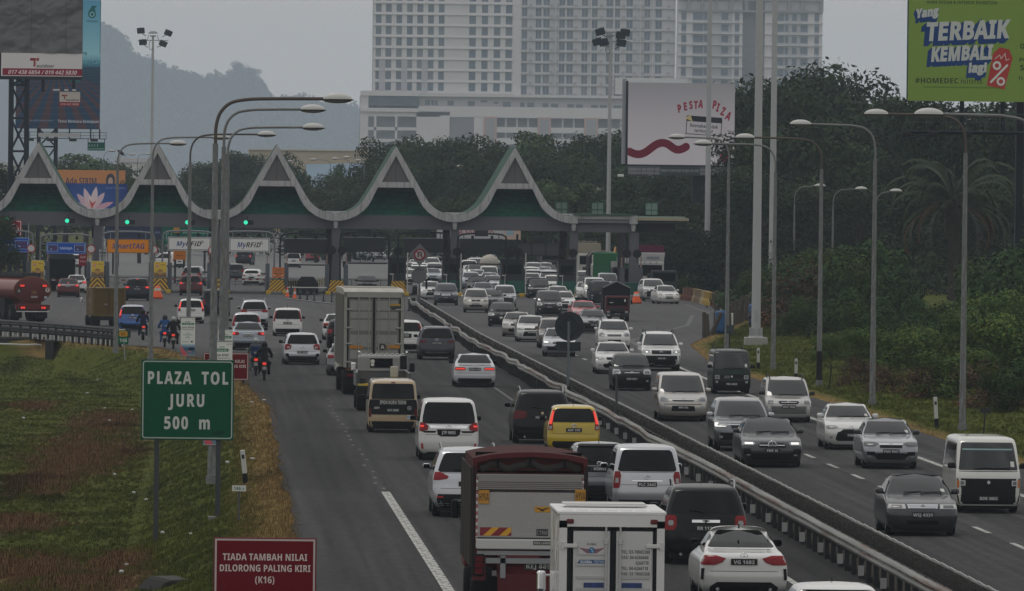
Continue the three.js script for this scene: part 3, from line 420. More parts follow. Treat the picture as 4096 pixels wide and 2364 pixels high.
{ // moulded barrier units in a curve at the right edge of the plaza
const prof = [[-0.3,0],[0.3,0],[0.24,0.3],[0.14,0.5],[0.12,1.0],[-0.12,1.0],[-0.14,0.5],[-0.24,0.3]],g = new THREE.ExtrudeGeometry(shapeOf(prof),{ depth: 2.5,bevelEnabled: true,bevelSize: 0.03,bevelThickness: 0.03,bevelSegments: 1 }).translate(0,0,-1.25);
const cols = [std(0.1,0.035,0.025,0.8),std(0.28,0.23,0.13,0.85),std(0.14,0.1,0.06,0.85),std(0.3,0.25,0.14,0.85),std(0.3,0.2,0.04,0.8),std(0.12,0.03,0.02,0.8)];
const places = [[39.36,-686.65],[39.49,-681.53],[39.46,-673.81],[39.4,-666.22],[39.31,-658.78],[39.28,-651.55]];
const words = ['dark red barrier unit at the far end of the curved row by the hedge','pale sandy barrier unit second from the dark red end of the curved row','brown barrier unit in the middle of the curved row by the hedge','sandy barrier unit next to the yellow one in the curved row','yellow barrier unit near the motorcycle end of the curved row','dark red barrier unit beside the oncoming motorcycle'];
places.forEach(([x,z],i) => { const q = places[Math.min(i + 1,5)],o = places[Math.max(i - 1,0)]; const t = thing('moulded_barrier',words[i],'barrier',[x,0,z],Math.atan2(q[0] - o[0],q[1] - o[1]),'moulded barrier units curving along the plaza edge'); part('barrier_body',g,cols[i],t); t.scale.z = 4.6; part('rib',[-0.9,-0.3,0.3,0.9].map((k) => box(0.34,0.5,0.05,0,0.72,k)),cols[(i + 1) % 6],t); });
}
// ---------------------------------------------------------------- median guard rail
{
const wave = [[-0.155,0],[-0.12,0.035],[-0.075,0.08],[-0.04,0.06],[0,0.045],[0.04,0.06],[0.075,0.08],[0.12,0.035],[0.155,0]]; // [height,bulge]
const beam = (path,side,dent) => { // W-profile swept along path [[x,y,z]...]
const pos = [],idx = [],uv = [],n = wave.length; let run = 0;
path.forEach((p,i) => { const q = path[Math.min(i + 1,path.length - 1)],o = path[Math.max(i - 1,0)],dx = q[0] - o[0],dz = q[2] - o[2],l = Math.hypot(dx,dz) || 1; if (i) run += Math.hypot(p[0] - o[0],p[2] - o[2]);
wave.forEach(([h,b],k) => { const d = dent(p[2]); pos.push(p[0] + side * b * (-dz / l) + d[0],p[1] + h + d[1],p[2] + side * b * (dx / l)); uv.push(run * 0.25,h * 3); if (i && k) { const a = i * n + k; idx.push(a - n - 1,a - n,a - 1,a - n,a,a - 1); } }); });
const g = new THREE.BufferGeometry(); g.setAttribute('position',new THREE.Float32BufferAttribute(pos,3)); g.setAttribute('uv',new THREE.Float32BufferAttribute(uv,2)); g.setIndex(idx); g.computeVertexNormals(); return g;
};
const railX = (z) => (z > -450 ? 14.28 : lerp(14.28,15.1,(-z - 450) / 165));
const rustTex = canvasTex(1024,128,(g,w,h) => { const im = g.createImageData(w,h); for (let j = 0; j < h; j++) for (let i = 0; i < w; i++) { const n = fbm(i * 0.02,j * 0.05 + 3,4),f = hash2(i,j),r = smooth(0.56,0.72,fbm(i * 0.012 + 9,j * 0.03,4)),b = 112 + (n - 0.5) * 60 + f * 14,o = (j * w + i) * 4; im.data[o] = lerp(b,88,r); im.data[o + 1] = lerp(b,60,r); im.data[o + 2] = lerp(b * 0.97,44,r); im.data[o + 3] = 255; } g.putImageData(im,0,0); },[0.06,1]);
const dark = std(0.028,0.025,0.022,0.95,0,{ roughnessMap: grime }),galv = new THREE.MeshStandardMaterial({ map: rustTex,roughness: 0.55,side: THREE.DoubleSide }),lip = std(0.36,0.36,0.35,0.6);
const t = thing('guard_rail','long galvanised double guard rail with wavy dented beam dividing the two carriageways','guard rail',[0,0,0]);
const zs = []; for (let z = -126; z > -616; z -= 1) zs.push(z);
const dent = (z) => { const k = smooth(-225,-300,z); return [(fbm(z * 0.12,4,2) - 0.5) * lerp(0.06,0.27,k),(fbm(z * 0.09,8,2) - 0.5) * lerp(0.04,0.17,k)]; };
part('near_beam',beam(zs.map((z) => [railX(z) - 0.12,0.66,z]),-1,dent),galv,t);
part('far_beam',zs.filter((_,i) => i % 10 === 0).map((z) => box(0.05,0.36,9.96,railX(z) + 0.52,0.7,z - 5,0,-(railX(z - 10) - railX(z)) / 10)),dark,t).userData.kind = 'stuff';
const postG = box(0.1,0.78,0.14),postM = std(0.03,0.03,0.032,0.7),caps = [],far = [],clips = [];
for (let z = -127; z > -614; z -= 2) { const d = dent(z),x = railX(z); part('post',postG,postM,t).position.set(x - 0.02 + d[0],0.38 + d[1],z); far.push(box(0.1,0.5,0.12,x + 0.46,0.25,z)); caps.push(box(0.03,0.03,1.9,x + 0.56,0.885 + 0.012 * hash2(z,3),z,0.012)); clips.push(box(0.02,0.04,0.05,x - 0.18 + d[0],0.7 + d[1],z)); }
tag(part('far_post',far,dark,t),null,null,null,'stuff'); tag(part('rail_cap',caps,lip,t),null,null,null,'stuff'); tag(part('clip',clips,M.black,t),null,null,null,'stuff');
for (let z = -128; z > -330; z -= 6) part('reflector',box(0.13,0.22,0.02,railX(z) - 0.12,0.22,z + 0.1),std(0.35,0.35,0.35,0.5),t);
part('rail_end',[new THREE.CylinderGeometry(0.22,0.22,0.32,10,1,true,0,Math.PI).translate(railX(-615) + 0.1,0.68,-615.5)],dark,t);
ground('median_soil',ribbon(zs.filter((_,i) => i % 4 === 0).map((z) => [railX(z) + 0.02,z]),zs.filter((_,i) => i % 4 === 0).map((z) => [railX(z) + 0.5,z]),0.12),std(0.03,0.026,0.02,1));
// left-hand rail along the edge of the plaza,seen from behind
const lt = thing('guard_rail','dark guard rail seen from behind with white strips along the plaza edge above the drain','guard rail',[0,0,0]);
const path = [[-4.31,-453.67],[-5.35,-457.95],[-6.98,-464.51],[-9.12,-472.29],[-11.81,-481.39],[-14.29,-488.19]].map(([x,z]) => [x,0.8,z]);
const fine = []; for (let i = 1; i < path.length; i++) for (let k = 0; k < 12; k++) fine.push([lerp(path[i - 1][0],path[i][0],k / 12),0.8,lerp(path[i - 1][2],path[i][2],k / 12)]);
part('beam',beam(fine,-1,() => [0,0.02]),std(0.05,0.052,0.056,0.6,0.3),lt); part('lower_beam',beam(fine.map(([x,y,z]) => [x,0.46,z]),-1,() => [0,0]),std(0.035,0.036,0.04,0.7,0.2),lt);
for (let i = 0,s = 0; i < 44; i++) { const f = i / 44 * (fine.length - 1),a = fine[Math.floor(f)],b = fine[Math.min(Math.floor(f) + 1,fine.length - 1)],k = f % 1,x = lerp(a[0],b[0],k),z = lerp(a[2],b[2],k); if (i % 2 === 0) part('post',box(0.14,0.95,0.14,x,0.42,z),M.darkGrey,lt); part('white_strip',box(0.07,0.42,0.03,x + 0.12,0.22,z + 0.2),M.offWhite,lt); if (i % 5 === 2) part('marker_plate',box(0.18,0.2,0.03,x + 0.3,0.3,z + 0.2),std(0.16,0.16,0.165,0.6),lt); }
{ const [x,z] = [path[0][0],path[0][2]]; part('rail_end',[new THREE.CylinderGeometry(0.3,0.3,0.5,12,1,false,0,Math.PI).rotateY(-1.2).translate(x + 0.25,0.7,z),box(0.5,0.5,0.1,x,0.3,z)],M.darkGrey,lt); for (const y of [0.5,0.68]) part('end_plate',box(0.34,0.13,0.02,x + 0.1,y + 0.18,z + 0.33),M.offWhite,lt); }
}
// ---------------------------------------------------------------- street lamps
const lampMats = { pole: new THREE.MeshStandardMaterial({ map: canvasTex(64,512,(g,w,h) => { g.fillStyle = '#6c7072'; g.fillRect(0,0,w,h); for (let i = 0; i < 300; i++) { g.globalAlpha = 0.25; g.fillStyle = hash2(i,5) > 0.6 ? '#5a4c40' : '#94989a'; g.fillRect(hash2(i,1) * w,hash2(i,2) * h,2 + hash2(i,3) * 8,6 + hash2(i,4) * 40); } }),roughness: 0.55,metalness: 0.2 }),rustArm: std(0.1,0.085,0.075,0.6,0.2),shell: std(0.5,0.5,0.48,0.4),lens: std(0.18,0.19,0.19,0.15) };
function streetLamp(label,x,z,y0,height,reach,dir,group,opts = {}) { // dir: +1 arm to the right,-1 to the left
const t = thing('street_lamp',label,'street lamp',[x,y0,z],0,group),H = height - y0,r = 1.35,k = opts.scale ?? 1,turn = opts.turn ?? 0;
const lowG = cyl(0.125 * k,0.1 * k,H * 0.42,0,0,0,10),midG = cyl(0.1 * k,0.075 * k,H * 0.58 - r,0,H * 0.42,0,10);
part('pole',[lowG,midG,cyl(0.16 * k,0.16 * k,0.25,0,0,0,10),cyl(0.115 * k,0.115 * k,0.06,0,H * 0.42 - 0.03,0,10)],lampMats.pole,t);
if (opts.blackFoot) part('black_band',cyl(0.14,0.135,1.5,0,0.02,0,10),M.black,t);
const arm = part('arm',tube([[0,H - r - 0.05,0],[0.02,H - r * 0.6,0],[0.14,H - r * 0.32,0],[0.42,H - 0.16,0],[0.9,H - 0.05,0],[1.5,H - 0.02,0],[reach - 0.55,H,0]],0.045 * k,36,8),opts.rust ? lampMats.rustArm : lampMats.pole,t); arm.rotation.y = dir > 0 ? turn : Math.PI + turn;
const head = part('lamp_head',new THREE.SphereGeometry(1,20,12,0,Math.PI * 2,0,Math.PI / 2).scale(0.44,0.2,0.19).translate(reach - 0.2,H - 0.02,0),lampMats.shell,t); head.rotation.y = arm.rotation.y;
part('lamp_lens',new THREE.SphereGeometry(1,16,8,0,Math.PI * 2,Math.PI / 2,Math.PI / 2).scale(0.43,0.1,0.18).translate(reach - 0.2,H - 0.03,0),lampMats.lens,head);
part('rim',new THREE.TorusGeometry(1,0.05,6,24).rotateX(Math.PI / 2).scale(0.46,0.4,0.2).translate(reach - 0.2,H - 0.025,0),M.black,head);
return t;
}
{
const L = 'street lamps along the left shoulder',Rg = 'street lamps along the right shoulder';
const add = (label,x,z,drop,h,reach,dir,g,o) => streetLamp(label,x,z,-drop,h,reach,dir,g,o);
add('nearest left street lamp, tall rusty pole with its arm reaching far over the road',0.35,-249.4,0.35,10.95,3.75,1,L,{ rust: 1,scale: 1.12 });
add('left street lamp whose pole stands just behind the nearest rusty one',0.72,-300,0.2,11.15,3.3,1,L,{ scale: 1.1 });
add('left street lamp whose curved arm ends alone below the two upper arms',0.98,-341.6,0.1,10.85,3.6,1,L,{ scale: 1.05 });
add('left street lamp carrying the tall white banner over the green toll sign',-0.62,-405.1,0.1,11.0,3.8,1,L,{ rust: 1 });
add('left street lamp standing directly behind the green toll sign without a banner',-2.54,-429.1,0.3,11.0,3.6,1,L,{});
add('leftmost street lamp, its foot on the grass beside the end of the dark rail',-4.44,-442.6,0.15,10.75,3.3,1,L,{});
add('right street lamp with its pole out of view, head beside the black billboard post',24.4,-214,0,10.55,3.4,-1,Rg,{});
add('right street lamp whose long arm comes in from the picture edge above the palm',24.5,-250,0,10.72,3.4,-1,Rg,{});
add('right street lamp nearest to the palm, tall pole with rusty bend',27.1,-302.5,0,11.25,3.4,-1,Rg,{ rust: 1 });
add('right street lamp with a plain pole between the palm and the black-footed lamp',26.83,-339.9,0,11.2,3.2,-1,Rg,{});
add('right street lamp with a black painted foot behind the silver old hatchback',27.23,-374.9,0,10.9,3.6,-1,Rg,{ blackFoot: 1,rust: 1 });
add('right street lamp whose arm passes in front of the two tall white masts',27.56,-410.1,0,10.85,3.7,-1,Rg,{});
add('right street lamp farthest back, arm across the pink and white billboard',28.29,-458.5,0,11.5,3.0,-1,Rg,{});
// small lamps on the slip road behind the bushes,and the far ones beyond the plaza
const S = 'far thin street lamps beyond the plaza';
for (const [x,y,z,h,reach,dir,label] of [[44.47,6.62,640,10,2.1,1,'thin grey lamp behind the bushes, left of three, arm to the right'],[45.16,6.72,610,10,2.2,1,'thin grey lamp behind the bushes, middle of three, arm to the right'],[46.64,6.8,590,9.5,1.6,1,'thin grey lamp behind the bushes, next to the plain right lamp pole']]) streetLamp(label,x,-z,0,lerp(8.9,9.3,(z - 590) / 50),reach,dir,S,{ scale: 0.8 });
let proto;
const farRows = [[-13.41,-1150,13.87,1.32],[-12.81,-1300,14.1,2.24],[-10.42,-1350,14.43,2.01],[7.84,-1500,14.92,2.07],[15.64,-1300,13.38,-2.59],[17.17,-1150,13.03,-2.56],[19.8,-1150,13.17,-2.24],[20.77,-1100,13.13,-2.51],[33.22,-1150,11.19,-2.6],[33.87,-1200,12.17,-2.61],[37.98,-1250,10.89,-2.3],[5.68,-1300,12.78,-2.33],[14.27,-1500,13.8,-2.56],[9.32,-1400,13.51,-2.72],[34,-1050,11.96,-2.65],[25.57,-1250,13.41,-3.03]];
farRows.forEach(([x,z,top,reach],i) => { const label = ['thin far lamp just right of the first gable over the lotus billboard','thin far lamp beside the orange billboard under the perching bird','thin far lamp left of the second gable','thin far lamp right of the second gable in the dip','thin far lamp between the third and fourth gables by the blue pilaster, leftmost','thin far lamp before the cream warehouse, second from the third gable','thin far lamp before the cream warehouse, third from the third gable','thin far lamp in front of the trees left of the fourth gable','thin far lamp right of the fourth gable, first in the dip','thin far lamp right of the fourth gable, second in the dip','thin far lamp in the middle of the dip right of the fourth gable','thin far lamp in the trees right of the second gable','thin far lamp close to the left slope of the third gable','thin far lamp among trees left of the third gable','thin far lamp before trees left of the fifth gable','thin far lamp beside the left slope of the fourth gable'][i]; streetLamp(label,x,z,0,top,Math.abs(reach),reach > 0 ? 1 : -1,S,{ scale: 0.9 }); });
}
// ---------------------------------------------------------------- high masts with floodlights
{
const mastM = std(0.42,0.43,0.44,0.55,0.1);
const mast = (label,x,z,y0,top,r,opts = {}) => {
const t = thing('high_mast',label,'floodlight mast',[x,y0,z],0,'tall floodlight masts'),H = top - y0;
part('mast',[cyl(r,r * 0.55,H,0,0,0,14),...[0.3,0.62].map((f) => cyl(r * (1 - 0.45 * f) + 0.015,r * (1 - 0.45 * f) + 0.012,0.06,0,H * f,0,14))],mastM,t);
if (opts.base) { part('base_flange',[cyl(r * 1.6,r * 1.5,0.08,0,0.02,0,14),...[...Array(10)].map((_,i) => box(0.02,0.5,0.14,0,0.3,r + 0.05).rotateY(i * 0.628))],mastM,t); part('concrete_footing',rbox(1.25,0.75,1.25,0.05,0,-0.36,0),std(0.33,0.32,0.3,0.9,0,{ roughnessMap: grime }),t); part('door',rbox(0.2,0.7,0.04,0.02,0,1.2,r),std(0.36,0.37,0.38,0.6),t); }
if (opts.head) {
const hd = part('headframe',[cyl(0.35,0.35,0.14,0,H,0,12),new THREE.SphereGeometry(0.55,14,6,0,7,0,1.57).scale(1,0.6,1).translate(0,H + 0.35,0),bar([-1.8,H - 0.45,0],[1.8,H - 0.45,0],0.05),...[-0.5,0.5].map((s) => bar([s,H + 0.2,0],[s * 1.6,H - 0.9,0],0.04))],std(0.3,0.31,0.32,0.6),t);
opts.head.forEach(([dx,dy,tilt]) => { const f = part('floodlight',[rbox(0.9,0.66,0.26,0.05),box(0.06,0.7,0.1,0,0,-0.18)],M.darkGrey,t); f.position.set(dx * 0.85,H + dy * 0.9,0); f.rotation.set(0.35,0,tilt); part('glass',new THREE.PlaneGeometry(0.78,0.54).translate(0,0,0.135),M.farGlass,f); part('bracket',bar([0,-0.3,-0.1],[-Math.sign(dx) * 0.5,-0.7,0],0.04),M.darkGrey,f); });
part('cable',tube([[-0.3,H - 0.4,0.1],[-0.45,H - 1.3,0.1],[-0.2,H - 1.6,0.1],[0,H - 1.2,0.1]],0.03,12,5),M.black,t);
}
return t;
};
mast('thick white mast on a cracked concrete footing at the roadside',30.67,-470.98,0.55,34,0.26,{ base: 1 });
for (const [x,y,z,top,r,label,head] of [[42.83,6.14,640,40,0.27,'tall white mast just right of the footed one, its foot hidden by trees'],[45.05,5.35,760,42,0.27,'tall white mast crossing the pink and white billboard'],
[38.1,5.48,800,23.4,0.24,'floodlight mast with six lamp heads in front of the white tower block',[[-1.15,0.5,0.3],[-1.45,-0.55,0.35],[-0.75,-0.6,0.3],[1.15,0.15,-0.1],[1.6,0.45,-0.1],[1.2,-0.65,-0.15]]],
[-6.04,4.23,1000,26.58,0.24,'floodlight mast with four lamp heads left, in front of the hazy hill',[[-1.7,0.75,0.1],[-1.4,-0.75,0.1],[2.1,0.5,-0.4],[1.4,-0.9,-0.4]]]]) mast(label,x,-z,0,top,r,{ head });
}
// ---------------------------------------------------------------- road signs and small roadside things
{
const face = (w,h,draw) => new THREE.MeshPhysicalMaterial({ map: canvasTex(w,h,draw),roughness: 0.45,specularIntensity: 0.25,side: THREE.DoubleSide });
const board = (t,x0,y0,x1,y1,z,mat,edge) => { part('sign_panel',rbox(x1 - x0,y1 - y0,0.06,0.02,(x0 + x1) / 2,(y0 + y1) / 2,z - 0.035),edge,t); part('sign_face',new THREE.PlaneGeometry(x1 - x0 - 0.02,y1 - y0 - 0.02).translate((x0 + x1) / 2,(y0 + y1) / 2,z),mat,t); };
const rr2 = (g,x,y,w,h,r) => { g.beginPath(); g.moveTo(x + r,y); g.arcTo(x + w,y,x + w,y + h,r); g.arcTo(x + w,y + h,x,y + h,r); g.arcTo(x,y + h,x,y,r); g.arcTo(x,y,x + w,y,r); };
const dirt = (g,w,h,n) => { for (let i = 0; i < n; i++) { g.globalAlpha = 0.06; g.fillStyle = hash2(i,9) > 0.5 ? '#000' : '#888'; g.fillRect(hash2(i,1) * w,hash2(i,2) * h,2 + hash2(i,3) * 40,1 + hash2(i,4) * 60); } g.globalAlpha = 1; };
const green = face(1024,864,(g,w,h) => {
g.fillStyle = '#004c34'; g.fillRect(0,0,w,h); g.strokeStyle = '#a9b0ac'; g.lineWidth = 13; rr2(g,18,18,w - 36,h - 36,26); g.stroke();
const spaced = (text,y,size,gap,word) => { g.font = `bold ${size}px sans-serif`; g.textBaseline = 'middle'; g.textAlign = 'left'; g.fillStyle = '#c4c6c2'; let W = 0; const ws = [...text].map((c) => (c === ' ' ? word : g.measureText(c).width * 0.88 + gap)); for (const v of ws) W += v; let x = w / 2 - (W - gap) / 2; [...text].forEach((c,i) => { if (c !== ' ') { g.save(); g.translate(x,y); g.scale(0.88,1.12); g.fillText(c,0,0); g.strokeStyle = '#c4c6c2'; g.lineWidth = 5; g.strokeText(c,0,0); g.restore(); } x += ws[i]; }); };
spaced('PLAZA TOL',196,165,16,96); spaced('JURU',440,165,16,90); spaced('500 m',684,165,16,96); dirt(g,w,h,40);
g.fillStyle = '#0a3a2c'; g.beginPath(); g.ellipse(860,790,70,22,-0.2,0,7); g.fill();
});
{ const Z = 226,t = thing('toll_sign','large green road sign reading PLAZA TOL JURU 500 m on two posts','road sign',[0,0,-Z]),c0 = [-1.58,1.6],c1 = [0.88,3.73];
board(t,c0[0],c0[1],c1[0],c1[1],0.08,green,std(0.04,0.09,0.075,0.6));
for (const [x,y] of [[-1.15,-1.03],[0.48,-0.42]]) part('post',box(0.13,c0[1] - y + 0.3,0.13,x,(c0[1] + y) / 2 + 0.1,-0.05),std(0.06,0.065,0.07,0.55,0.2),t);
part('footing',box(0.5,0.16,0.5,0.48,-0.5,-0.05),M.concrete,t); part('stiffener',[box(c1[0] - c0[0],0.06,0.05,(c0[0] + c1[0]) / 2,c0[1] + 0.4,-0.03),box(c1[0] - c0[0],0.06,0.05,(c0[0] + c1[0]) / 2,c1[1] - 0.4,-0.03)],M.galv,t); }
const red = face(768,464,(g,w,h) => { g.fillStyle = '#66000f'; g.fillRect(0,0,w,h); g.strokeStyle = '#b8aeac'; g.lineWidth = 15; g.strokeRect(13,13,w - 26,h - 26); [['TIADA TAMBAH NILAI',144,640],['DILORONG PALING KIRI',228,690],['(K16)',316,150]].forEach(([s,y,tw]) => fitText(g,s,w / 2,y,tw,72,'#cfc8c4')); dirt(g,w,h,30); });
const redSign = (Z,px,label) => { const s = 21000 / Z,w = 1.95,h = 1.18,t = thing('red_notice',label,'road sign',[px[0],px[1],-Z],0); board(t,-w / 2,-h,w / 2,0,0.05,red,std(0.12,0.02,0.03,0.6)); for (const x of [-0.75,0.75]) part('post',box(0.08,1.9,0.08,x,-1.1,-0.06),M.darkGrey,t); return t; };
redSign(161.5,[1.25,1.62],'nearest red sign with white lettering about the leftmost lane, cut by the bottom edge');
redSign(366,[1.07,1.34],'farther red sign half hidden behind the green toll sign beside the motorcycles');
// banners on lamp poles
const banner = face(256,640,(g,w,h) => {
g.fillStyle = '#d8dad6'; g.fillRect(0,0,w,h); fitText(g,'Bermula',128,68,90,24,'#1c5c44'); g.fillStyle = '#1c6a44'; rr2(g,18,88,220,36,16); g.fill(); fitText(g,'15 Januari 2022',128,107,170,24,'#dfe6e0'); fitText(g,'Jom RFiD!',128,166,220,42,'#2a2634','italic bold'); fitText(g,'di lebuhraya Grand',128,202,210,22,'#2a2a34'); ['Cuba!','Pasang tag RFID','di sini!','RM35 sahaja'].forEach((s,i) => fitText(g,s,128,262 + i * 24,[60,170,50,90][i],20,'#26645a')); fitText(g,'www.plusrfid',90,402,120,16,'#446'); g.fillStyle = '#1c6a44'; g.beginPath(); g.arc(200,402,18,0,7); g.fill(); fitText(g,'Grab',226,36,40,16,'#667');
const gr = g.createLinearGradient(0,440,0,h); gr.addColorStop(0,'#b9cdd8'); gr.addColorStop(0.4,'#35597a'); gr.addColorStop(1,'#7c8c98'); g.fillStyle = gr; g.fillRect(0,440,w,200); g.fillStyle = '#c25a62'; g.beginPath(); g.moveTo(0,460); g.lineTo(150,640); g.lineTo(40,640); g.lineTo(0,560); g.fill(); g.fillStyle = '#1c2c44'; g.beginPath(); g.ellipse(190,520,60,26,0,0,7); g.fill(); g.fillStyle = '#b87a60'; g.fillRect(120,560,80,14); });
const hang = (Z,ax0,ay0,ax1,ay1,label) => { const t = thing('pole_banner',label,'banner',[(ax0 + ax1) / 2,0,-Z + 0.16],0,'white lamp post banners'); part('cloth',new THREE.PlaneGeometry(ax1 - ax0,ay1 - ay0,4,8).translate(0,(ay0 + ay1) / 2,0),banner,t); part('rod',[bar([(ax0 - ax1) / 2,ay1,0],[(ax1 - ax0) / 2,ay1,0],0.02),bar([(ax0 - ax1) / 2,ay0,0],[(ax1 - ax0) / 2,ay0,0],0.02)],M.steel,t); };
hang(405.1,-0.98,0.44,-0.3,2.27,'tall white banner with green band, whole in view above the toll sign');
hang(341.6,0.66,0.87,1.25,2.72,'white banner partly hidden behind the lamp poles beside the silver sedan');
hang(300,0.46,1.08,1,2.96,'white banner just above the farther red sign, cut by it');
hang(249.4,0.08,0.79,0.6,2.76,'banner behind the green toll sign, only its pink and blue lower hem showing');
{ const t = thing('distance_marker','small white plate reading 146.3 on a thin post in the grass','marker',xyz(1,-0.35,-216.72)),m = face(128,56,(g,w,h) => { g.fillStyle = '#c8cac6'; g.fillRect(0,0,w,h); fitText(g,'146',48,29,66,42,'#1c5a48'); fitText(g,'.3',98,34,26,30,'#1c5a48'); }); part('post',box(0.05,1.0,0.03,0,0.5,-0.02),std(0.1,0.1,0.1,0.7),t); part('plate',box(0.36,0.15,0.015,0,1.0,0.0),M.offWhite,t); part('plate_face',new THREE.PlaneGeometry(0.35,0.145).translate(0,1.0,0.012),m,t); }
{ const t = thing('highway_marker','small green kilometre marker with an orange top panel reading E1 146','marker',xyz(-3.79,-0.2,-425.34)),m = face(96,128,(g,w,h) => { g.fillStyle = '#0b5a40'; g.fillRect(0,0,w,h); g.fillStyle = '#c08a1e'; rr2(g,8,6,80,50,14); g.fill(); fitText(g,'E1',48,34,44,40,'#22301c'); fitText(g,'146',48,92,74,46,'#c8d0c8'); }); part('post',bar([0,0,0],[-0.08,1.0,0],0.03),M.galv,t); part('plate',box(0.52,0.7,0.02,-0.1,1.15,0),M.green,t); part('plate_face',new THREE.PlaneGeometry(0.5,0.68).translate(-0.1,1.15,0.015),m,t); }
// white posts with black feet
const mp = (x,y,z,h,lean,label,dirty) => { const t = thing('marker_post',label,'marker post',[x,y,z],0,'white roadside marker posts'); part('shaft',[rbox(0.14,h * 0.72,0.08,0.03,0,h * 0.64,0)],std(0.5,0.5,0.48,0.7,0,{ roughnessMap: grime }),t); part('black_foot',box(0.145,h * 0.3,0.085,0,h * 0.14,0),M.black,t); part('reflector',rbox(0.08,0.12,0.02,0.01,0,h * 0.8,0.045),M.darkGrey,t); t.rotation.z = lean; };
mp(1.31,-0.12,-243.6,0.95,0.11,'white marker post leaning left on the grass by the left shoulder'); mp(26.58,0,-307.08,1.1,0.06,'white marker post with black foot leaning beside the right verge, nearest'); mp(27.07,0,-387.23,0.95,0,'white upright marker post between two right lamp poles'); mp(26.94,0,-411.66,1.0,0,'white marker post with black foot in front of the mast footing');
{ const t = thing('small_sign','small dark T shaped sign seen from behind on the right grass','sign',xyz(27.25,0,-295.93)); part('post',bar([0,0,0],[0.06,0.85,0],0.03),M.darkGrey,t); part('plate',box(0.36,0.16,0.02,0.07,0.9,0),M.darkGrey,t); }
{ const t = thing('thin_stake','thin dark stake on the grass beside the black-footed lamp','stake',xyz(27.08,0,-367.02)); part('stake',bar([0,0,0],[0.12,1.0,0],0.03),M.black,t); part('tip',cyl(0.04,0.02,0.06,0.12,0.98,0,6),M.black,t); }
{ const t = thing('thin_stake','grey plate on a stake on the grass left of the mast footing','stake',xyz(27.9,0,-450.12)); part('stake',bar([0,0,0],[0.02,1.2,0],0.03),M.black,t); part('plate',box(0.42,0.45,0.02,0.05,1.3,0),std(0.05,0.06,0.06,0.7),t); }
// signs in the median
{ const x = 14.52,z = -337,t = thing('round_sign','big round traffic sign seen from its dark back with a square plate below','road sign',[x,0,z]),m = std(0.035,0.042,0.045,0.55,0.2),tr = std(0.025,0.03,0.032,0.6);
const yc = 3.06,yp = 2.27; part('post',cyl(0.055,0.055,yc + 0.2,0,0,0.03,8),std(0.13,0.15,0.16,0.5,0.3),t); part('disc',cylZ(0.58,0.03,0.03,yc,0,32),m,t); part('frame_brace',[[0,0.43,0.43,0],[0.43,0,0,-0.43],[0,-0.43,-0.43,0],[-0.43,0,0,0.43]].map(([a,b,c,d]) => bar([a + 0.03,yc + b,0.03],[c + 0.03,yc + d,0.03],0.022)),tr,t); part('lower_plate',rbox(0.98,0.36,0.03,0.02,0,yp,0),m,t); }
{ const t = thing('bare_post','bare thin sign post in the median in front of the black hatchback','post',[14.55,0,-298]); part('post',cyl(0.05,0.045,1.95,0,0,0,8),std(0.07,0.075,0.08,0.5,0.3),t); part('edge_on_plate',box(0.03,0.5,0.5,0.02,1.75,0),M.darkGrey,t); }
{ const Z = 606,t = thing('no_u_turn_sign','grey diamond sign with a red no-U-turn ring above a round sign back','road sign',[15.45,4.03,-Z]),m = face(128,128,(g) => { g.clearRect(0,0,128,128); g.fillStyle = '#7a1620'; g.beginPath(); g.arc(64,64,64,0,7); g.fill(); g.fillStyle = '#a8a6a4'; g.beginPath(); g.arc(64,64,46,0,7); g.fill(); g.strokeStyle = '#16161a'; g.lineWidth = 12; g.beginPath(); g.moveTo(84,96); g.lineTo(84,56); g.arc(66,56,18,0,Math.PI,true); g.lineTo(48,84); g.stroke(); g.fillStyle = '#16161a'; g.beginPath(); g.moveTo(36,78); g.lineTo(60,78); g.lineTo(48,98); g.fill(); g.strokeStyle = '#7a1620'; g.lineWidth = 11; g.beginPath(); g.moveTo(30,30); g.lineTo(98,98); g.stroke(); });
part('diamond',box(1.1,1.1,0.03,0,0,0,0,0,Math.PI / 4),std(0.14,0.145,0.15,0.6),t); part('ring_face',new THREE.CircleGeometry(0.43,28).translate(0,0,0.022),m,t); part('post',cyl(0.06,0.06,4.5,0,-3.9,-0.05,8),std(0.12,0.12,0.125,0.6),t); part('round_back',cylZ(0.55,0.03,-0.03,-1.5,0,24),std(0.12,0.12,0.125,0.6),t); part('clamp',box(0.7,0.06,0.05,0,-1.05,0.02),M.darkGrey,t); }
{ const t = thing('marker_post','black and white striped marker at the tip of the median rail','marker post',xyz(17.78,0,-675.48)); part('shaft',box(0.16,1.7,0.1,0,0.85,0),M.black,t); part('white_cap',box(0.17,0.2,0.11,0,1.75,0),M.offWhite,t); }
// fence stumps,bins and blocks at the right edge of the plaza
seed(31); const stump = thing('fence_stump','weathered wooden stump of the broken row by the right edge','fence post',[0,0,0],0,'weathered stumps along the right plaza edge'),sm = std(0.07,0.06,0.05,0.9); part('shaft',new THREE.CylinderGeometry(0.12,0.15,1.5,8,3).translate(0,0.75,0),sm,stump); part('top',new THREE.CylinderGeometry(0.1,0.12,0.03,8).translate(0,1.515,0),std(0.12,0.1,0.08,0.9),stump);
const ord = ['first','second','third','fourth','fifth','sixth','seventh','eighth'],sp = [[29.7,-502.55],[30.23,-508.68],[30.73,-513.44],[31.46,-521.5],[32.13,-529.76],[33.82,-545.59],[34.4,-551.07],[34.96,-556.65],[35.53,-562.34],[36.23,-570.05],[36.83,-576.02],[37.41,-582.1],[38.01,-588.3]];
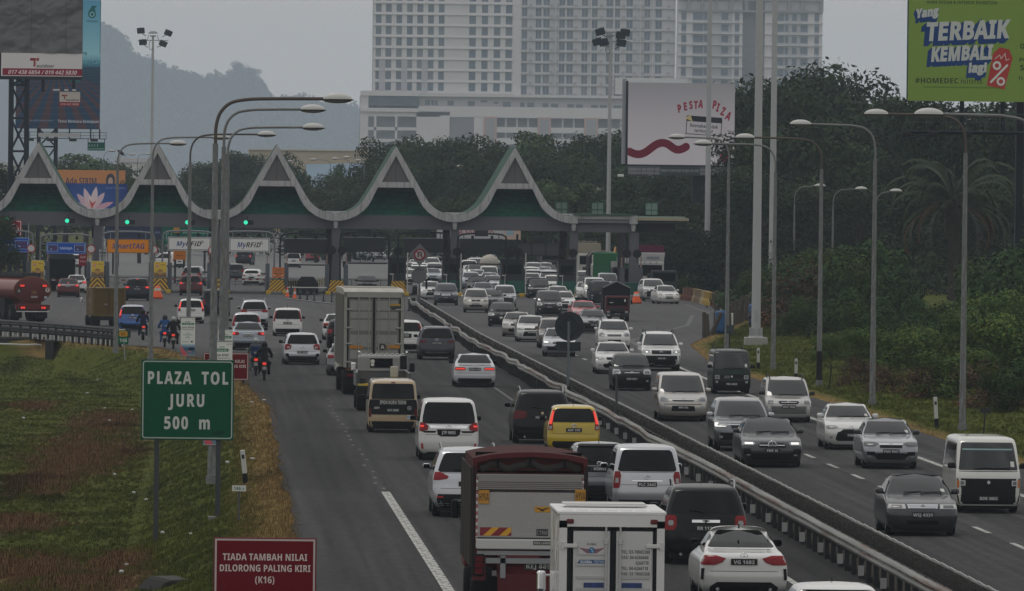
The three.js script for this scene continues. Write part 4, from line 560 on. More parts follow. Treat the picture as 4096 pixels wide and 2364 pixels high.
sp.forEach(([x,z],i) => { const lean = i === 2 ? -0.42 : rr(-0.08,0.08),s = rr(0.85,1.15); if (!i) { stump.position.set(x,0,z); stump.rotation.z = lean; } else { const c = copyOf(stump,'fence_stump',i === 2 ? 'weathered stump leaning hard to the right in the broken row' : i < 5 ? `${ord[i]} weathered stump from the left, left of the blue barrel` : `${ord[i - 5]} weathered stump to the right of the blue barrel`,[x,0,z],0,[1,s,1]); c.rotation.z = lean; } });
tag(stump,'leftmost weathered stump of the broken row by the right edge');
const bin = (x,z,label) => { const t = thing('blue_barrel',label,'barrel',[x,0,z]); part('barrel_body',new THREE.LatheGeometry([[0,0],[0.38,0],[0.4,0.3],[0.39,0.6],[0.41,0.65],[0.39,0.7],[0.4,1.25],[0.33,1.4],[0,1.42]].map((p) => new THREE.Vector2(...p)),16),std(0.02,0.08,0.2,0.45),t); part('rim',new THREE.TorusGeometry(0.4,0.025,6,18).rotateX(1.571).translate(0,1.25,0),std(0.03,0.12,0.28,0.4),t); }; bin(31.68,-518.59,'blue barrel standing among the wooden stumps'); bin(35.98,-553.9,'blue barrel half hidden right behind the footed white mast');
for (let i = 0; i < 5; i++) { const p = [[33.96,-550.76],[35.11,-563.82],[36.17,-575.54],[37.27,-587.75],[38.26,-598.35]][i]; const t = thing('white_block',`${ord[i]} low white block from the left behind the wooden stumps`,'block',[p[0],0,p[1]],0.3,'white blocks behind the stumps'); part('block',rbox(0.5,0.85,1.2,0.05,0,0.42,0),M.paintWhite,t); part('foot',box(0.6,0.1,1.3,0,0.05,0),M.concrete,t); }
{ const t = thing('flag','tattered white flag on a short pole by the hedge','flag',xyz(47.27,0,-804.86)); part('pole',bar([0,0,0],[0,4.2,0],0.03),M.galv,t); const s = shapeOf([[0,4.1],[0.5,3.7],[1.0,3.2],[0.55,3.3],[0.3,3.0],[0.4,2.4],[0.15,2.5],[0.3,1.9],[0.05,1.9],[0.2,1.3],[0,1.2]]); part('cloth',new THREE.ExtrudeGeometry(s,{ depth: 0.02,bevelEnabled: false }),std(0.5,0.52,0.52,0.8),t); }
{ const t = thing('green_bin','dark green bin standing at the hedge behind the barrier units','bin',xyz(44.17,0,-745.25)); part('bin_body',new THREE.CylinderGeometry(0.5,0.42,1.6,12).translate(0,0.8,0),std(0.01,0.05,0.04,0.6),t); part('lid',cyl(0.53,0.5,0.1,0,1.6,0,12),std(0.012,0.06,0.05,0.6),t); }
{ const t = thing('small_lamp','short green post with a small white lamp head by the hedge','lamp',xyz(47.54,0,-748.45)); part('post',bar([0,0,0],[0,1.6,0],0.04),std(0.02,0.1,0.07,0.6),t); part('lamp_head',rbox(0.5,0.16,0.3,0.05,-0.1,1.68,0),M.offWhite,t); }
// drain wall,pipe and slab on the grass
{ const t = thing('drain_wall','dark concrete drain wall with a white pipe rail below the plaza edge','retaining wall',[-16,0,-474]),conc = std(0.04,0.04,0.04,0.95,0,{ roughnessMap: grime });
part('wall_face',box(15.6,1.3,0.5,0,-0.62,0),conc,t); part('coping',box(15.8,0.1,0.8,0,0.06,-0.1),std(0.1,0.095,0.09,0.9),t); part('wing_wall',box(0.4,1.4,9,7.7,-0.62,4.4),conc,t); part('channel_floor',box(15,0.06,3,0,-1.0,2.2),conc,t); part('pipe_rail',tube([[-8,-0.1,1.2],[-2,-0.16,1.2],[3,-0.24,1.2],[6.2,-0.32,1.2],[7.2,-0.36,1.4],[7.25,-0.9,1.5],[7.2,-1.2,1.5]],0.055,50,6),M.offWhite,t); part('pipe_foot',box(1.2,0.14,0.8,6.9,-1.0,1.6),std(0.1,0.1,0.095,0.9),t); }
{ const t = thing('concrete_slab','broken concrete slab lying tilted in the grass near the bottom edge','slab',xyz(-0.76,-1.05,-197.57),0.2); part('slab_body',extrude([[-0.42,0],[0.4,0],[0.42,0.22],[-0.1,0.24],[-0.22,0.2]],2.2,null,0.02).translate(0,0,-1.1),std(0.03,0.03,0.028,0.95),t); part('slab_cap',box(0.5,0.04,2.1,0.16,0.25,0,0,0,0.02),std(0.06,0.06,0.055,0.9),t); }
{ seed(91); const bits = []; for (const [x,z,y] of [[1.61,-262.73,-0.1],[-2.88,-288.53,-1.2],[-3.8,-356.98,-1.2],[-4.24,-377.58,-1.2],[-3,-374.32,-1],[-1.63,-259.62,-1],[-2.08,-269.38,-1],[-0.98,-227.86,-1],[-1.92,-212.37,-1.2],[-1.84,-217.11,-1.2],[-5.38,-404.59,-1.2],[2.48,-334.28,-0.1],[-7.49,-361.22,-1.4],[0.85,-264.46,-0.2],[-5.24,-431.88,-1],[1.99,-333.43,-0.1],[-0.22,-220.01,-0.7]]) bits.push(new THREE.IcosahedronGeometry(1,1).scale(rr(0.04,0.09),rr(0.03,0.05),rr(0.04,0.09)).rotateY(rr(0,3)).translate(x,groundHeight(x,z) + 0.1,z)); const l = solo('litter',merge(bits),std(0.45,0.45,0.43,0.6),'pale plastic litter scattered on the left grass','litter'); l.userData.kind = 'stuff'; }
}
// ---------------------------------------------------------------- far buildings
{
const Z = 4200,S = Z / 21000,[ox,oy] = [83.08,-3.96],wall = std(0.72,0.7,0.7,0.85),wall2 = std(0.6,0.59,0.6,0.85),grey = std(0.42,0.42,0.43,0.9),pane = std(0.13,0.17,0.22,0.3),panes = [pane,pane,std(0.1,0.14,0.19,0.25),std(0.2,0.23,0.26,0.5)],dark = std(0.1,0.1,0.11,0.8),pink = std(0.55,0.36,0.32,0.85),paneCache = {};
const P = (u) => u * S;
// a storeyed face in picture-scale units: u across,v up from the ground
function facade(t,u0,u1,v0,rows,pitch,cols,winH,sill,zf,opt = {}) {
const w = [],led = [];
for (let r = 0; r < rows; r++) {
const v = v0 + r * pitch; w.push(box(P(u1 - u0),P(pitch - winH),0.6,P((u0 + u1) / 2),P(v + sill - (pitch - winH) / 2),zf - 0.3));
let a = u0; for (const [c,d] of [...cols,[u1,u1]]) { if (c > a) w.push(box(P(c - a),P(winH),0.6,P((a + c) / 2),P(v + sill + winH / 2),zf - 0.3)); a = d; }
for (const [c,d] of cols) { const key = [d - c,winH].join(); paneCache[key] ??= [box(P(d - c),P(winH),0.15),box(P(d - c),0.12,0.1)]; const m = part('window',paneCache[key][0],panes[Math.floor(hash2(r * 31 + Math.round(c),Math.round(u0) + 5) * 4)],t); m.position.set(P((c + d) / 2),P(v + sill + winH / 2),zf - 0.55); if (opt.bars) { const b = part('mullion',box(0.1,P(winH),0.1),wall,m); b.position.z = 0.12; } }
led.push(box(P(u1 - u0) + 0.3,0.35,opt.ledge ?? 0.7,P((u0 + u1) / 2),P(v) - 0.1,zf + (opt.ledge ?? 0.7) / 2 - 0.02));
}
part('wall',w,opt.wall ?? wall,t); part('ledge',led,opt.wall ?? wall,t);
}
const hotel = thing('hotel_tower','huge hazy white tower block with a grid of square windows above a parking podium','tower block',[ox,oy,-Z]);
const q = (a) => a.map(([x,y]) => [(x - 335) * 0.3418,(y - 335) * 0.3418]);
facade(hotel,0,345,318,10,27.6,q([[352,392],[423,465],[500,540],[576,617],[650,693],[728,770],[805,846],[1025,1073],[1115,1160],[1203,1250],[1288,1335]]),20,5,0,{ ledge: 0.8 });
facade(hotel,364,745,313,10,27.5,q([[1407,1443],[1505,1545],[1560,1605],[1675,1715],[1730,1775],[1838,1880],[1910,1950],[2015,2060],[2078,2112],[2160,2205],[2290,2330],[2370,2415]]),20,4,-0.8,{ wall: wall2,ledge: 1.2,bars: 1 });
part('pier',[box(P(20),P(290),2.5,P(354),P(313 + 145),-0.2),...[1650,1905,2070,2262,2352,2512].map((z) => box(P(2),P(280),1.4,P((z - 335) * 0.3418),P(313 + 140),0))],wall,hotel);
const ac = []; seed(8); for (let r = 0; r < 10; r++) for (const z of [1470,1620,1665,1795,1980,2140,2222,2280,2465]) ac.push(box(P(7),P(6),0.8,P((z - 335) * 0.3418),P(313 + r * 27.5 + 5),-0.3)); tag(part('air_conditioner',ac,grey,hotel),null,null,null,'stuff');
part('pilaster',[0,1,2].map((i) => box(P(15),P(80),0.9,P([22,77,127][i]),P(318 + 40),0.1)),std(0.5,0.49,0.52,0.85),hotel);
part('core',[box(P(345),P(300),20,P(172),P(318 + 150),-11.2),box(P(381),P(300),20,P(364 + 190),P(313 + 150),-11.6)],std(0.5,0.5,0.5,0.9),hotel);
// podium
const y = (zy) => 545 - zy * 0.3417,x = (zx) => (zx - 335) * 0.3418,rect = (zx0,zy0,zx1,zy1,d,z) => box(P(x(zx1) - x(zx0)),P(y(zy0) - y(zy1)),d,P((x(zx0) + x(zx1)) / 2),P((y(zy0) + y(zy1)) / 2),z);
part('podium',[rect(245,760,2600,838,2,3),rect(245,655,670,690,3,4),rect(245,778,670,805,3,4),rect(245,655,303,1300,2,3.4),rect(650,800,890,1300,2,3),rect(1065,835,1135,1300,2,3),...[[905,945],[985,1030],[1068,1120]].map(([a,b]) => rect(1230,a,2600,b,2.2,3)),...[[915,938],[1000,1022],[1085,1120]].map(([a,b]) => rect(275,a,650,b,2.2,3)),rect(345,800,362,1300,2,3.1),rect(497,800,513,1300,2,3.1),rect(670,672,2600,690,4,2.5),rect(820,826,890,1300,2,3.2),rect(2080,540,2600,660,4,2)],wall,hotel);
part('podium_back',[rect(245,690,2600,1600,12,-8)],std(0.25,0.26,0.28,0.9),hotel);
part('setback_wall',[rect(670,690,2600,760,1,0.6)],std(0.52,0.5,0.5,0.9),hotel);
part('glass_wall',rect(303,690,665,778,0.4,3.8),std(0.07,0.1,0.12,0.2),hotel);
part('stair_panel',rect(890,830,1065,1300,1,2.8),std(0.26,0.26,0.29,0.9),hotel);
for (const [a,b] of [[1135,1230],[1525,1620],[1860,1960]]) { part('framed_panel',rect(a + 14,845,b - 14,1200,0.6,4.25),std(0.36,0.36,0.38,0.9),hotel); part('panel_frame',[rect(a,832,b,846,0.7,4.3),rect(a,846,a + 14,1200,0.7,4.3),rect(b - 14,846,b,1200,0.7,4.3)],pink,hotel); }
for (const [a,b,c,d] of [[710,748,716,754],[757,776,718,754],[782,803,718,754],[873,918,720,754],[1020,1070,720,757],[1112,1160,714,728],[1207,1240,724,738],[1272,1330,724,762],[1398,1430,726,762],[1450,1500,726,764],[1560,1600,730,766],[1620,1672,732,768],[1738,1785,734,770],[1800,1850,736,772],[1910,1958,738,772],[1973,2026,738,774],[2072,2128,740,776]]) part('window',rect(a,c,b,d,0.3,1.1),pane,hotel);
const cols = []; for (const a of [1290,1370,1450,1700,1780,2040,2120]) cols.push(rect(a,835,a + 12,1120,0.6,1.6)); part('deck_column',cols,wall2,hotel);
const T2 = 4300,S2 = 1,t2 = thing('residential_tower','hazy apartment tower under construction with white balcony slabs and bare top floors','tower block',[239.05,-3.13,-T2]),k = T2 / 21000,X = (z) => (z - 95) * 0.353 * k,V = (z) => (548 - z * 0.353) * k,r2 = (a,c,b,d,dep,z) => box(X(b) - X(a),V(c) - V(d),dep,(X(a) + X(b)) / 2,(V(c) + V(d)) / 2,z);
part('core',[r2(95,-100,545,1500,14,-9),r2(545,-100,700,1500,8,-14),r2(700,-100,1105,1500,14,-9)],std(0.5,0.5,0.52,0.9),t2);
part('recess_wall',[r2(545,-100,700,1500,0.4,-6)],std(0.2,0.21,0.23,0.9),t2);
const slabs = [],wins = [[118,150],[200,270],[276,300],[398,445],[492,522],[783,835],[842,866],[893,925],[952,1000],[1050,1080]];
for (let r = 0; r < 9; r++) { const z0 = 75 + r * 78; slabs.push(r2(90,z0 + 72,550,z0 + 78,1.6,-1.6),r2(700,z0 + 72,1110,z0 + 78,1.6,-1.6)); for (const [a,b] of [[198,282],[395,470],[778,842],[955,1032]]) slabs.push(r2(a,z0 + 70,b,z0 + 80,2.6,-0.6)); for (const [a,b] of wins) { const key = 't2' + (b - a); paneCache[key] ??= box((b - a) * 0.353 * k,46 * 0.353 * k,0.2); const m = part('window',paneCache[key],pane,t2); m.position.set((X(a) + X(b)) / 2,V(z0 + 35),-1.95); } }
part('balcony_slab',slabs,wall,t2);
part('side_band',[[95,116],[152,196],[472,490],[524,545],[702,778],[1004,1048],[1082,1105]].map(([a,b]) => r2(a,60,b,1200,0.5,-1.85)),wall,t2);
part('bare_column',[150,250,350,450,560,660,760,860,950,1085].map((a) => r2(a,-200,a + 24,70,2,-1.4)),std(0.28,0.28,0.29,0.9),t2); part('bare_floor',[r2(95,62,1105,76,4,-2),r2(95,-16,1105,-4,4,-2)],std(0.3,0.3,0.31,0.9),t2);
// cream warehouse with blue pilasters and a lean-to
{ const zw = 1750,t = thing('warehouse','long cream warehouse with blue pilasters behind the third gable','warehouse',[9.39,1.54,-zw]),s = zw / 21000; part('wall',box(330 * s,190 * s,20,165 * s,96 * s,-10),std(0.46,0.4,0.3,0.85),t); part('roof_edge',box(334 * s,3 * s,21,165 * s,192 * s,-10),std(0.55,0.5,0.42,0.85),t); part('plinth_band',box(330 * s,2,0.3,165 * s,120 * s,0.1),std(0.3,0.26,0.2,0.9),t); for (const u of [124,169,209,255]) part('pilaster',box(6 * s,28 * s,0.6,u * s,124 * s,0.3),std(0.1,0.15,0.3,0.7),t);
part('lean_to_roof',box(150 * s,0.4,16,215 * s,118 * s,9,0.42,0,0.035),std(0.2,0.27,0.34,0.7),t); part('lean_to_wall',box(150 * s,90 * s,0.5,215 * s,52 * s,16),std(0.3,0.2,0.17,0.9),t); }
const low = (px,py,w,h,zz,label,m) => { const t = thing('low_building',label,'building',[px,py,-zz],0,'low pale buildings left of the plaza'); const s = zz / 21000; part('wall',box(w * s,h * s,12,(w * s) / 2,(h * s) / 2,-6),m,t); part('roof',box(w * s + 0.6,1,13,(w * s) / 2,h * s + 0.5,-6),std(0.5,0.5,0.52,0.8),t); const n = Math.floor(w / 12); for (let i = 0; i < n; i++) part('window',box(5 * s,5 * s,0.3,((i + 0.6) * w * s) / n,h * s * 0.72,0.1),std(0.2,0.22,0.25,0.5),t); };
low(-47.76,0.33,125,150,1900,'pale low building left of the steel truss tower',std(0.55,0.53,0.52,0.85)); low(-20.36,0.26,72,160,2000,'pale low building behind the orange billboard',std(0.6,0.59,0.58,0.85)); low(45.74,1.14,90,158,980,'grey flat building behind the second floodlight mast near the side slab',std(0.2,0.2,0.22,0.85));
}
{ // hazy hill with forest
const Z = 12500,s = Z / 21000,prof = [[-500,330],[-200,200],[0,110],[150,62],[249,64],[265,70],[294,92],[311,128],[325,142],[369,151],[400,170],[444,184],[478,186],[509,199],[560,199],[632,195],[646,222],[683,250],[738,246],[786,256],[861,266],[900,280],[1000,330],[1150,420],[1300,520]];
const [hx,hy] = [-299.97,289.88],base = [-296.87,-1.21][1],tilt = Math.tan(0.65 * Math.PI / 180),X = (u) => hx + u * s,Y = (u,v) => hy - (v - u * tilt) * s;
const crest = (x) => { const u = (x - hx) / s; for (let i = 1; i < prof.length; i++) if (u <= prof[i][0]) { const k = clamp((u - prof[i - 1][0]) / (prof[i][0] - prof[i - 1][0]),0,1),v = lerp(prof[i - 1][1],prof[i][1],k); return Y(u,v); } return 0; };
const pos = [],idx = [],nu = 160,nv = 26; for (let j = 0; j <= nv; j++) for (let i = 0; i <= nu; i++) { const u = lerp(-500,1320,i / nu),x = X(u),f = j / nv,c = Math.max(crest(x) - 9,0),y = -2 + c * (1 - f ** 1.3) + (fbm(x * 0.02,j * 0.5,3) - 0.5) * 16 * f * (1 - f) * 4; pos.push(x,y,-Z + f * 620); if (i && j) { const a = j * (nu + 1) + i; idx.push(a - nu - 2,a - 1,a - nu - 1,a - nu - 1,a - 1,a); } }
const g = new THREE.BufferGeometry(); g.setAttribute('position',new THREE.Float32BufferAttribute(pos,3)); g.setIndex(idx); g.computeVertexNormals(); ground('hill',g,std(0.03,0.045,0.025,1));
const back = []; seed(44); const crown = leafCrown(71,[[0,0,0,1,0.8,1],[0.5,0.2,0.2,0.6,0.5,0.6],[-0.5,-0.1,0.1,0.6,0.55,0.6],[0.1,0.5,0,0.55,0.5,0.55]],420,0.2,[0.04,0.055,0.03]);
const list = []; for (let i = 0; i < 1500; i++) { const u = rr(150,960),f = i < 420 ? rr(0,0.03) : rr(0.02,0.9),x = X(u),c = crest(x) - 9,y = -2 + c * (1 - f ** 1.3); if (y < 6) continue; list.push([x,y + rr(0,4),-Z + f * 620 + 2,rr(7,13) * (i < 420 ? rr(0.7,1.5) : 1)]); }
const im = new THREE.InstancedMesh(crown,foliageMat,list.length),d = new THREE.Object3D(); list.forEach(([x,y,z,k],i) => { d.position.set(x,y,z); d.rotation.set(0,rr(0,6),0); d.scale.set(k,k * rr(0.8,1.3),k); d.updateMatrix(); im.setMatrixAt(i,d.matrix); }); im.name = 'hill_forest'; scene.add(im); tag(im,'hazy blue grey forest covering the far hill','forest',null,'stuff');
plantTree('tall',X(534),crest(X(534)) - 14,-Z + 4,s * 5.2,'pointed tall tree standing alone on the hazy ridge','trees on the hazy ridge',1.1); [[572,5.2,1.2,'first small rounded tree right of the pointed one on the hazy ridge'],[598,7.4,1.0,'broad high tree on the hazy ridge, tallest of the right group'],[624,5.6,1.2,'rounded tree at the right brow of the hazy ridge']].forEach(([u,k,w,label]) => plantTree(u === 598 ? 'broad' : 'round',X(u),crest(X(u)) - 16,-Z + 4,s * k,label,'trees on the hazy ridge',w));
}
// ---------------------------------------------------------------- billboards
{
const face = (w,h,draw,rough = 0.6) => new THREE.MeshPhysicalMaterial({ map: canvasTex(w,h,draw),roughness: rough,specularIntensity: 0.25,side: THREE.DoubleSide });
const steel = std(0.02,0.028,0.04,0.6),rail = std(0.06,0.07,0.08,0.6);
const truss = (t,x0,x1,y0,y1,bay,r,z = 0,d = 1.6) => { const legs = [],br = []; for (const x of [x0,x1]) for (const zz of [z,z - d]) legs.push(bar([x,y0,zz],[x,y1,zz],r,8)); for (let y = y0; y < y1 - 0.5; y += bay) { const e = Math.min(y + bay,y1); br.push(bar([x0,y,z],[x1,e,z],r * 0.5),bar([x1,y,z],[x0,e,z],r * 0.5),bar([x0,y,z],[x1,y,z],r * 0.5),bar([x0,y,z - d],[x0,e,z],r * 0.4),bar([x1,y,z - d],[x1,e,z],r * 0.4)); } part('truss_leg',legs,steel,t).userData.kind = 'stuff'; part('truss_brace',br,steel,t).userData.kind = 'stuff'; };
const catwalk = (t,x0,x1,y,z,h = 1.0) => { const b = [box(x1 - x0,0.08,0.9,(x0 + x1) / 2,y,z + 0.5),bar([x0,y + h,z + 0.95],[x1,y + h,z + 0.95],0.035),bar([x0,y + h * 0.5,z + 0.95],[x1,y + h * 0.5,z + 0.95],0.025)]; for (let x = x0; x <= x1 + 0.01; x += (x1 - x0) / Math.round((x1 - x0) / 1.3)) b.push(bar([x,y,z + 0.95],[x,y + h,z + 0.95],0.03)); part('catwalk',b,rail,t).userData.kind = 'stuff'; };
const tlogo = (g,x,y,s,c = '#8a1c2c') => { g.fillStyle = c; g.beginPath(); g.moveTo(x - 0.5 * s,y - 0.4 * s); g.lineTo(x + 0.55 * s,y - 0.4 * s); g.lineTo(x + 0.5 * s,y - 0.12 * s); g.lineTo(x + 0.2 * s,y - 0.12 * s); g.lineTo(x + 0.16 * s,y + 0.5 * s); g.lineTo(x - 0.12 * s,y + 0.5 * s); g.lineTo(x - 0.08 * s,y - 0.12 * s); g.lineTo(x - 0.5 * s,y - 0.12 * s); g.fill(); g.strokeStyle = '#e0b8a0'; g.lineWidth = s * 0.07; g.beginPath(); g.moveTo(x + 0.45 * s,y - 0.62 * s); g.quadraticCurveTo(x + 0.05 * s,y - 0.3 * s,x + 0.1 * s,y + 0.5 * s); g.stroke(); };
{ const Z = 760,t = thing('billboard','grey tarpaulin billboard with white outdoor strip and phone numbers on a steel truss tower','billboard',[0,0,-Z]),[x0,y0] = [-20.33,18.49],[x1,y1] = [-10.87,27.49],yb = 20.54,k = Z / 21000;
const wr = noiseTex(256,256,(u,v) => 0.5 + 0.5 * Math.sin(fbm(u * 4,v * 4,4) * 14 + u * 9 - v * 7) * fbm(u * 6 + 3,v * 6,3),[1,1]);
const tarp = new THREE.PlaneGeometry(x1 - x0,y1 - yb,60,50),p = tarp.attributes.position; for (let i = 0; i < p.count; i++) p.setZ(i,(fbm(p.getX(i) * 0.5 + p.getY(i) * 0.3 + 40,p.getY(i) * 0.9 - p.getX(i) * 0.5 + 40,3) - 0.5) * 0.5); tarp.computeVertexNormals();
part('tarpaulin',tarp.translate((x0 + x1) / 2,(yb + y1) / 2,0.1),new THREE.MeshStandardMaterial({ color: C(0.115,0.115,0.12),roughness: 0.5,bumpMap: wr,bumpScale: 0.12,side: THREE.DoubleSide }),t);
part('seam',[78,163,247].map((u) => box(0.03,y1 - yb,0.05,-18.24 + u * k,(yb + y1) / 2,0.38)),M.darkGrey,t);
part('strip',new THREE.PlaneGeometry(x1 - -18.07,yb - y0).translate((x1 + -18.07) / 2,(yb + y0) / 2,0.12),face(1024,264,(g,w,h) => { g.fillStyle = '#dcd9d8'; g.fillRect(0,0,w,h); tlogo(g,420,100,110); fitText(g,'outdoor',555,146,226,52,'#2e2428','italic bold'); g.fillStyle = '#8c1c36'; g.fillRect(18,176,w - 18,80); fitText(g,'017 438 6854 / 019 442 5830',w / 2 + 8,218,870,62,'#e4dcdc','italic bold'); }),t);
part('panel_back',box(x1 - x0,y1 - y0,1.2,(x0 + x1) / 2,(y0 + y1) / 2,-0.9),steel,t); part('lower_beam',box(x1 - x0,0.3,1.4,(x0 + x1) / 2,y0 - 0.15,-0.6),steel,t);
truss(t,-17.17,-15.77,0,y0,2.95,0.22,-0.4,1.4);
catwalk(t,-20.32,17.19,-0.3,0.7);
part('hanger',[108,183].map((u) => bar([-18.24 + u * k,y0,-0.5],[-18.24 + u * k,17.07,-0.4],0.16)),steel,t);
const [sx0,sy0] = [-12.83,15.83],[sx1,sy1] = [-11.01,17.12]; part('small_board',new THREE.PlaneGeometry(sx1 - sx0,sy1 - sy0).translate((sx0 + sx1) / 2,(sy0 + sy1) / 2,1.1),face(256,176,(g,w,h) => { g.fillStyle = '#c9c0b8'; g.fillRect(0,0,w,h); tlogo(g,60,62,66); fitText(g,'outdoor',160,98,170,34,'#3a2830','italic bold'); g.fillStyle = '#8c1c2c'; g.fillRect(0,122,w,54); fitText(g,'016 443 8888',w / 2,150,230,40,'#c9b0a8'); }),t);
for (const u of [118,125,146,165]) part('floodlight',rbox(0.35,0.16,0.3,0.03,-18.24 + (u + 20) * k,17.27,1.6),M.offWhite,t); }
{ const Z = 900,t = thing('billboard','tall teal and blue solar panel billboard standing behind the grey one','billboard',[0,0,-Z]),[x0,y0] = [-19.83,14.89],[x1,y1] = [-10.96,28.52],k = Z / 21000;
part('print',new THREE.PlaneGeometry(x1 - x0,y1 - y0).translate((x0 + x1) / 2,(y0 + y1) / 2,0.1),face(676,1008,(g,w,h) => {
const gr = g.createLinearGradient(0,0,0,h); gr.addColorStop(0,'#5fa6c8'); gr.addColorStop(0.42,'#9fd6e4'); gr.addColorStop(0.5,'#5f9ab0'); gr.addColorStop(0.53,'#2c4a60'); gr.addColorStop(1,'#1e3650'); g.fillStyle = gr; g.fillRect(0,0,w,h);
for (let i = 0; i < 26; i++) { const a = i / 25,x = lerp(-700,1300,a); g.fillStyle = i % 2 ? '#56424a' : '#2a4664'; g.beginPath(); g.moveTo(lerp(250,420,a),560); g.lineTo(lerp(250,420,a + 0.02),560); g.lineTo(x + 90,h); g.lineTo(x,h); g.fill(); }
g.strokeStyle = 'rgba(150,180,200,0.35)'; g.lineWidth = 2; for (let i = 0; i < 14; i++) { const y = 560 + Math.pow(i / 14,1.7) * 450; g.beginPath(); g.moveTo(0,y + 40); g.lineTo(w,y - 20 + i * 4); g.stroke(); }
g.fillStyle = '#1f6f60'; g.fillRect(430,600,90,40); g.fillStyle = '#247a8c'; for (let i = 0; i < 200; i++) g.fillRect(hash2(i,3) * w,470 + hash2(i,4) * 40,7,7);
g.fillStyle = '#0f6a6a'; g.beginPath(); g.moveTo(612,40); g.quadraticCurveTo(566,96,574,116); g.arc(606,112,32,2.8,0.2,true); g.quadraticCurveTo(634,80,612,40); g.fill(); g.fillStyle = '#9fd0dc'; g.beginPath(); g.arc(606,112,20,0,7); g.fill(); g.fillStyle = '#0f6a6a'; g.beginPath(); g.arc(606,112,13,0,7); g.fill(); g.beginPath(); g.moveTo(596,50); g.lineTo(646,44); g.lineTo(628,68); g.fill(); fitText(g,'PETRONAS',606,166,92,20,'#0f4a5a');
fitText(g,'Terus Memacu Kemajuan',506,948,330,30,'#c8d4dc'); fitText(g,'www.petronas.com',190,944,220,24,'#8fa4b4','normal'); fitText(g,'ng',552,414,34,30,'#245a74'); }),t);
part('panel_back',box(x1 - x0,y1 - y0,0.8,(x0 + x1) / 2,(y0 + y1) / 2,-0.6),steel,t); truss(t,-17.38,-15.58,0,y0,2.6,0.2,-0.8,1.5);
const [cx0,cy] = [-19.65,13.87],[cx1] = [-10.25,13.98]; catwalk(t,cx0,cx1,cy,0,0.65); part('hanger',[171,223,245].map((u) => bar([x0 + (u - 38) * k,y0,0],[x0 + (u - 38) * k,cy,0],0.09)),steel,t); part('white_strip',box(4.4,0.4,0.05,x0 + 108 * k,cy + 0.35,1.02),std(0.45,0.45,0.46,0.6),t);
for (const u of [75,125,180,232]) part('floodlight',rbox(0.8,0.3,0.5,0.06,x0 + (u - 38) * k,cy - 0.15,1.2),M.darkGrey,t);
const [gx0,gy0] = [-12.2,12.63],[gx1,gy1] = [-10.37,13.5]; part('green_board',new THREE.PlaneGeometry(gx1 - gx0,gy1 - gy0).translate((gx0 + gx1) / 2,(gy0 + gy1) / 2,1.0),face(256,124,(g,w,h) => { g.fillStyle = '#1c5c50'; g.fillRect(0,0,w,h); ['s','e','r','i'].forEach((c,i) => fitText(g,c,26 + i * 40,44,26,54,'#9fb8b4')); fitText(g,'tel: 07-334 8019',126,98,226,30,'#9fb8b4'); }),t); part('board_hanger',[gx0 + 0.05,gx1 - 0.05].map((x) => bar([x,gy1,0.95],[x,cy,0.95],0.05)),steel,t); }
{ const Z = 1000,t = thing('billboard','orange billboard reading Ada SIRIM above the lotus picture, between the first two gables','billboard',[0,0,-Z]),[x0,y0] = [-17.12,8.95],[x1,y1] = [-9.11,10.85];
part('print',new THREE.PlaneGeometry(x1 - x0,y1 - y0).translate((x0 + x1) / 2,(y0 + y1) / 2,0.1),face(676,150,(g,w,h) => { g.fillStyle = '#c98a58'; g.fillRect(0,0,w,h); fitText(g,'Ada SIRIM.',250,104,330,84,'#3a3a54'); g.fillStyle = '#3c3c50'; g.beginPath(); g.ellipse(530,96,44,66,0,0,7); g.fill(); g.fillStyle = '#c4a898'; g.beginPath(); g.ellipse(530,104,24,40,0,0,7); g.fill(); }),t); part('panel_back',box(x1 - x0,y1 - y0,0.6,(x0 + x1) / 2,(y0 + y1) / 2,-0.3),steel,t); part('post',[x0 + 1,x1 - 1].map((x) => bar([x,0,-0.3],[x,y0,-0.3],0.18)),steel,t); }
{ const Z = 960,t = thing('billboard','blue billboard with a large pale pink lotus flower','billboard',[0,0,-Z]),[x0,y0] = [-16.21,4.95],[x1,y1] = [-8.5,9.24];
part('print',new THREE.PlaneGeometry(x1 - x0,y1 - y0).translate((x0 + x1) / 2,(y0 + y1) / 2,0.1),face(680,368,(g,w,h) => { const gr = g.createRadialGradient(300,240,40,340,180,420); gr.addColorStop(0,'#3a6ab0'); gr.addColorStop(1,'#1c2f78'); g.fillStyle = gr; g.fillRect(0,0,w,h); const petal = (a,L,W,c) => { g.save(); g.translate(330,260); g.rotate(a); g.fillStyle = c; g.beginPath(); g.moveTo(0,0); g.quadraticCurveTo(-W,-L * 0.55,0,-L); g.quadraticCurveTo(W,-L * 0.55,0,0); g.fill(); g.restore(); }; for (const [a,L,W,c] of [[-1.2,210,60,'#b99ac0'],[-0.75,220,60,'#d8b8c8'],[-0.35,230,62,'#e4ccd4'],[0.18,235,62,'#e8d4da'],[0.62,215,60,'#e0c4ce'],[1.2,230,50,'#d8a8bc'],[-0.15,150,50,'#ecd8dc'],[0.4,130,44,'#e8ccd2'],[-0.6,130,46,'#e4c4cc']]) petal(a,L,W,c); g.fillStyle = '#c85a58'; g.beginPath(); g.moveTo(330,250); g.lineTo(300,150); g.lineTo(335,190); g.lineTo(372,165); g.fill(); fitText(g,'Taman Peringatan',560,40,200,26,'#8fa8d8','normal'); fitText(g,'www.nirvanavest.com.my',300,346,380,28,'#a8b4cc'); }),t); part('panel_back',box(x1 - x0,y1 - y0,0.5,(x0 + x1) / 2,(y0 + y1) / 2,-0.3),steel,t); part('post',[x0 + 1,x1 - 1].map((x) => bar([x,0,-0.3],[x,y0,-0.3],0.16)),steel,t); }
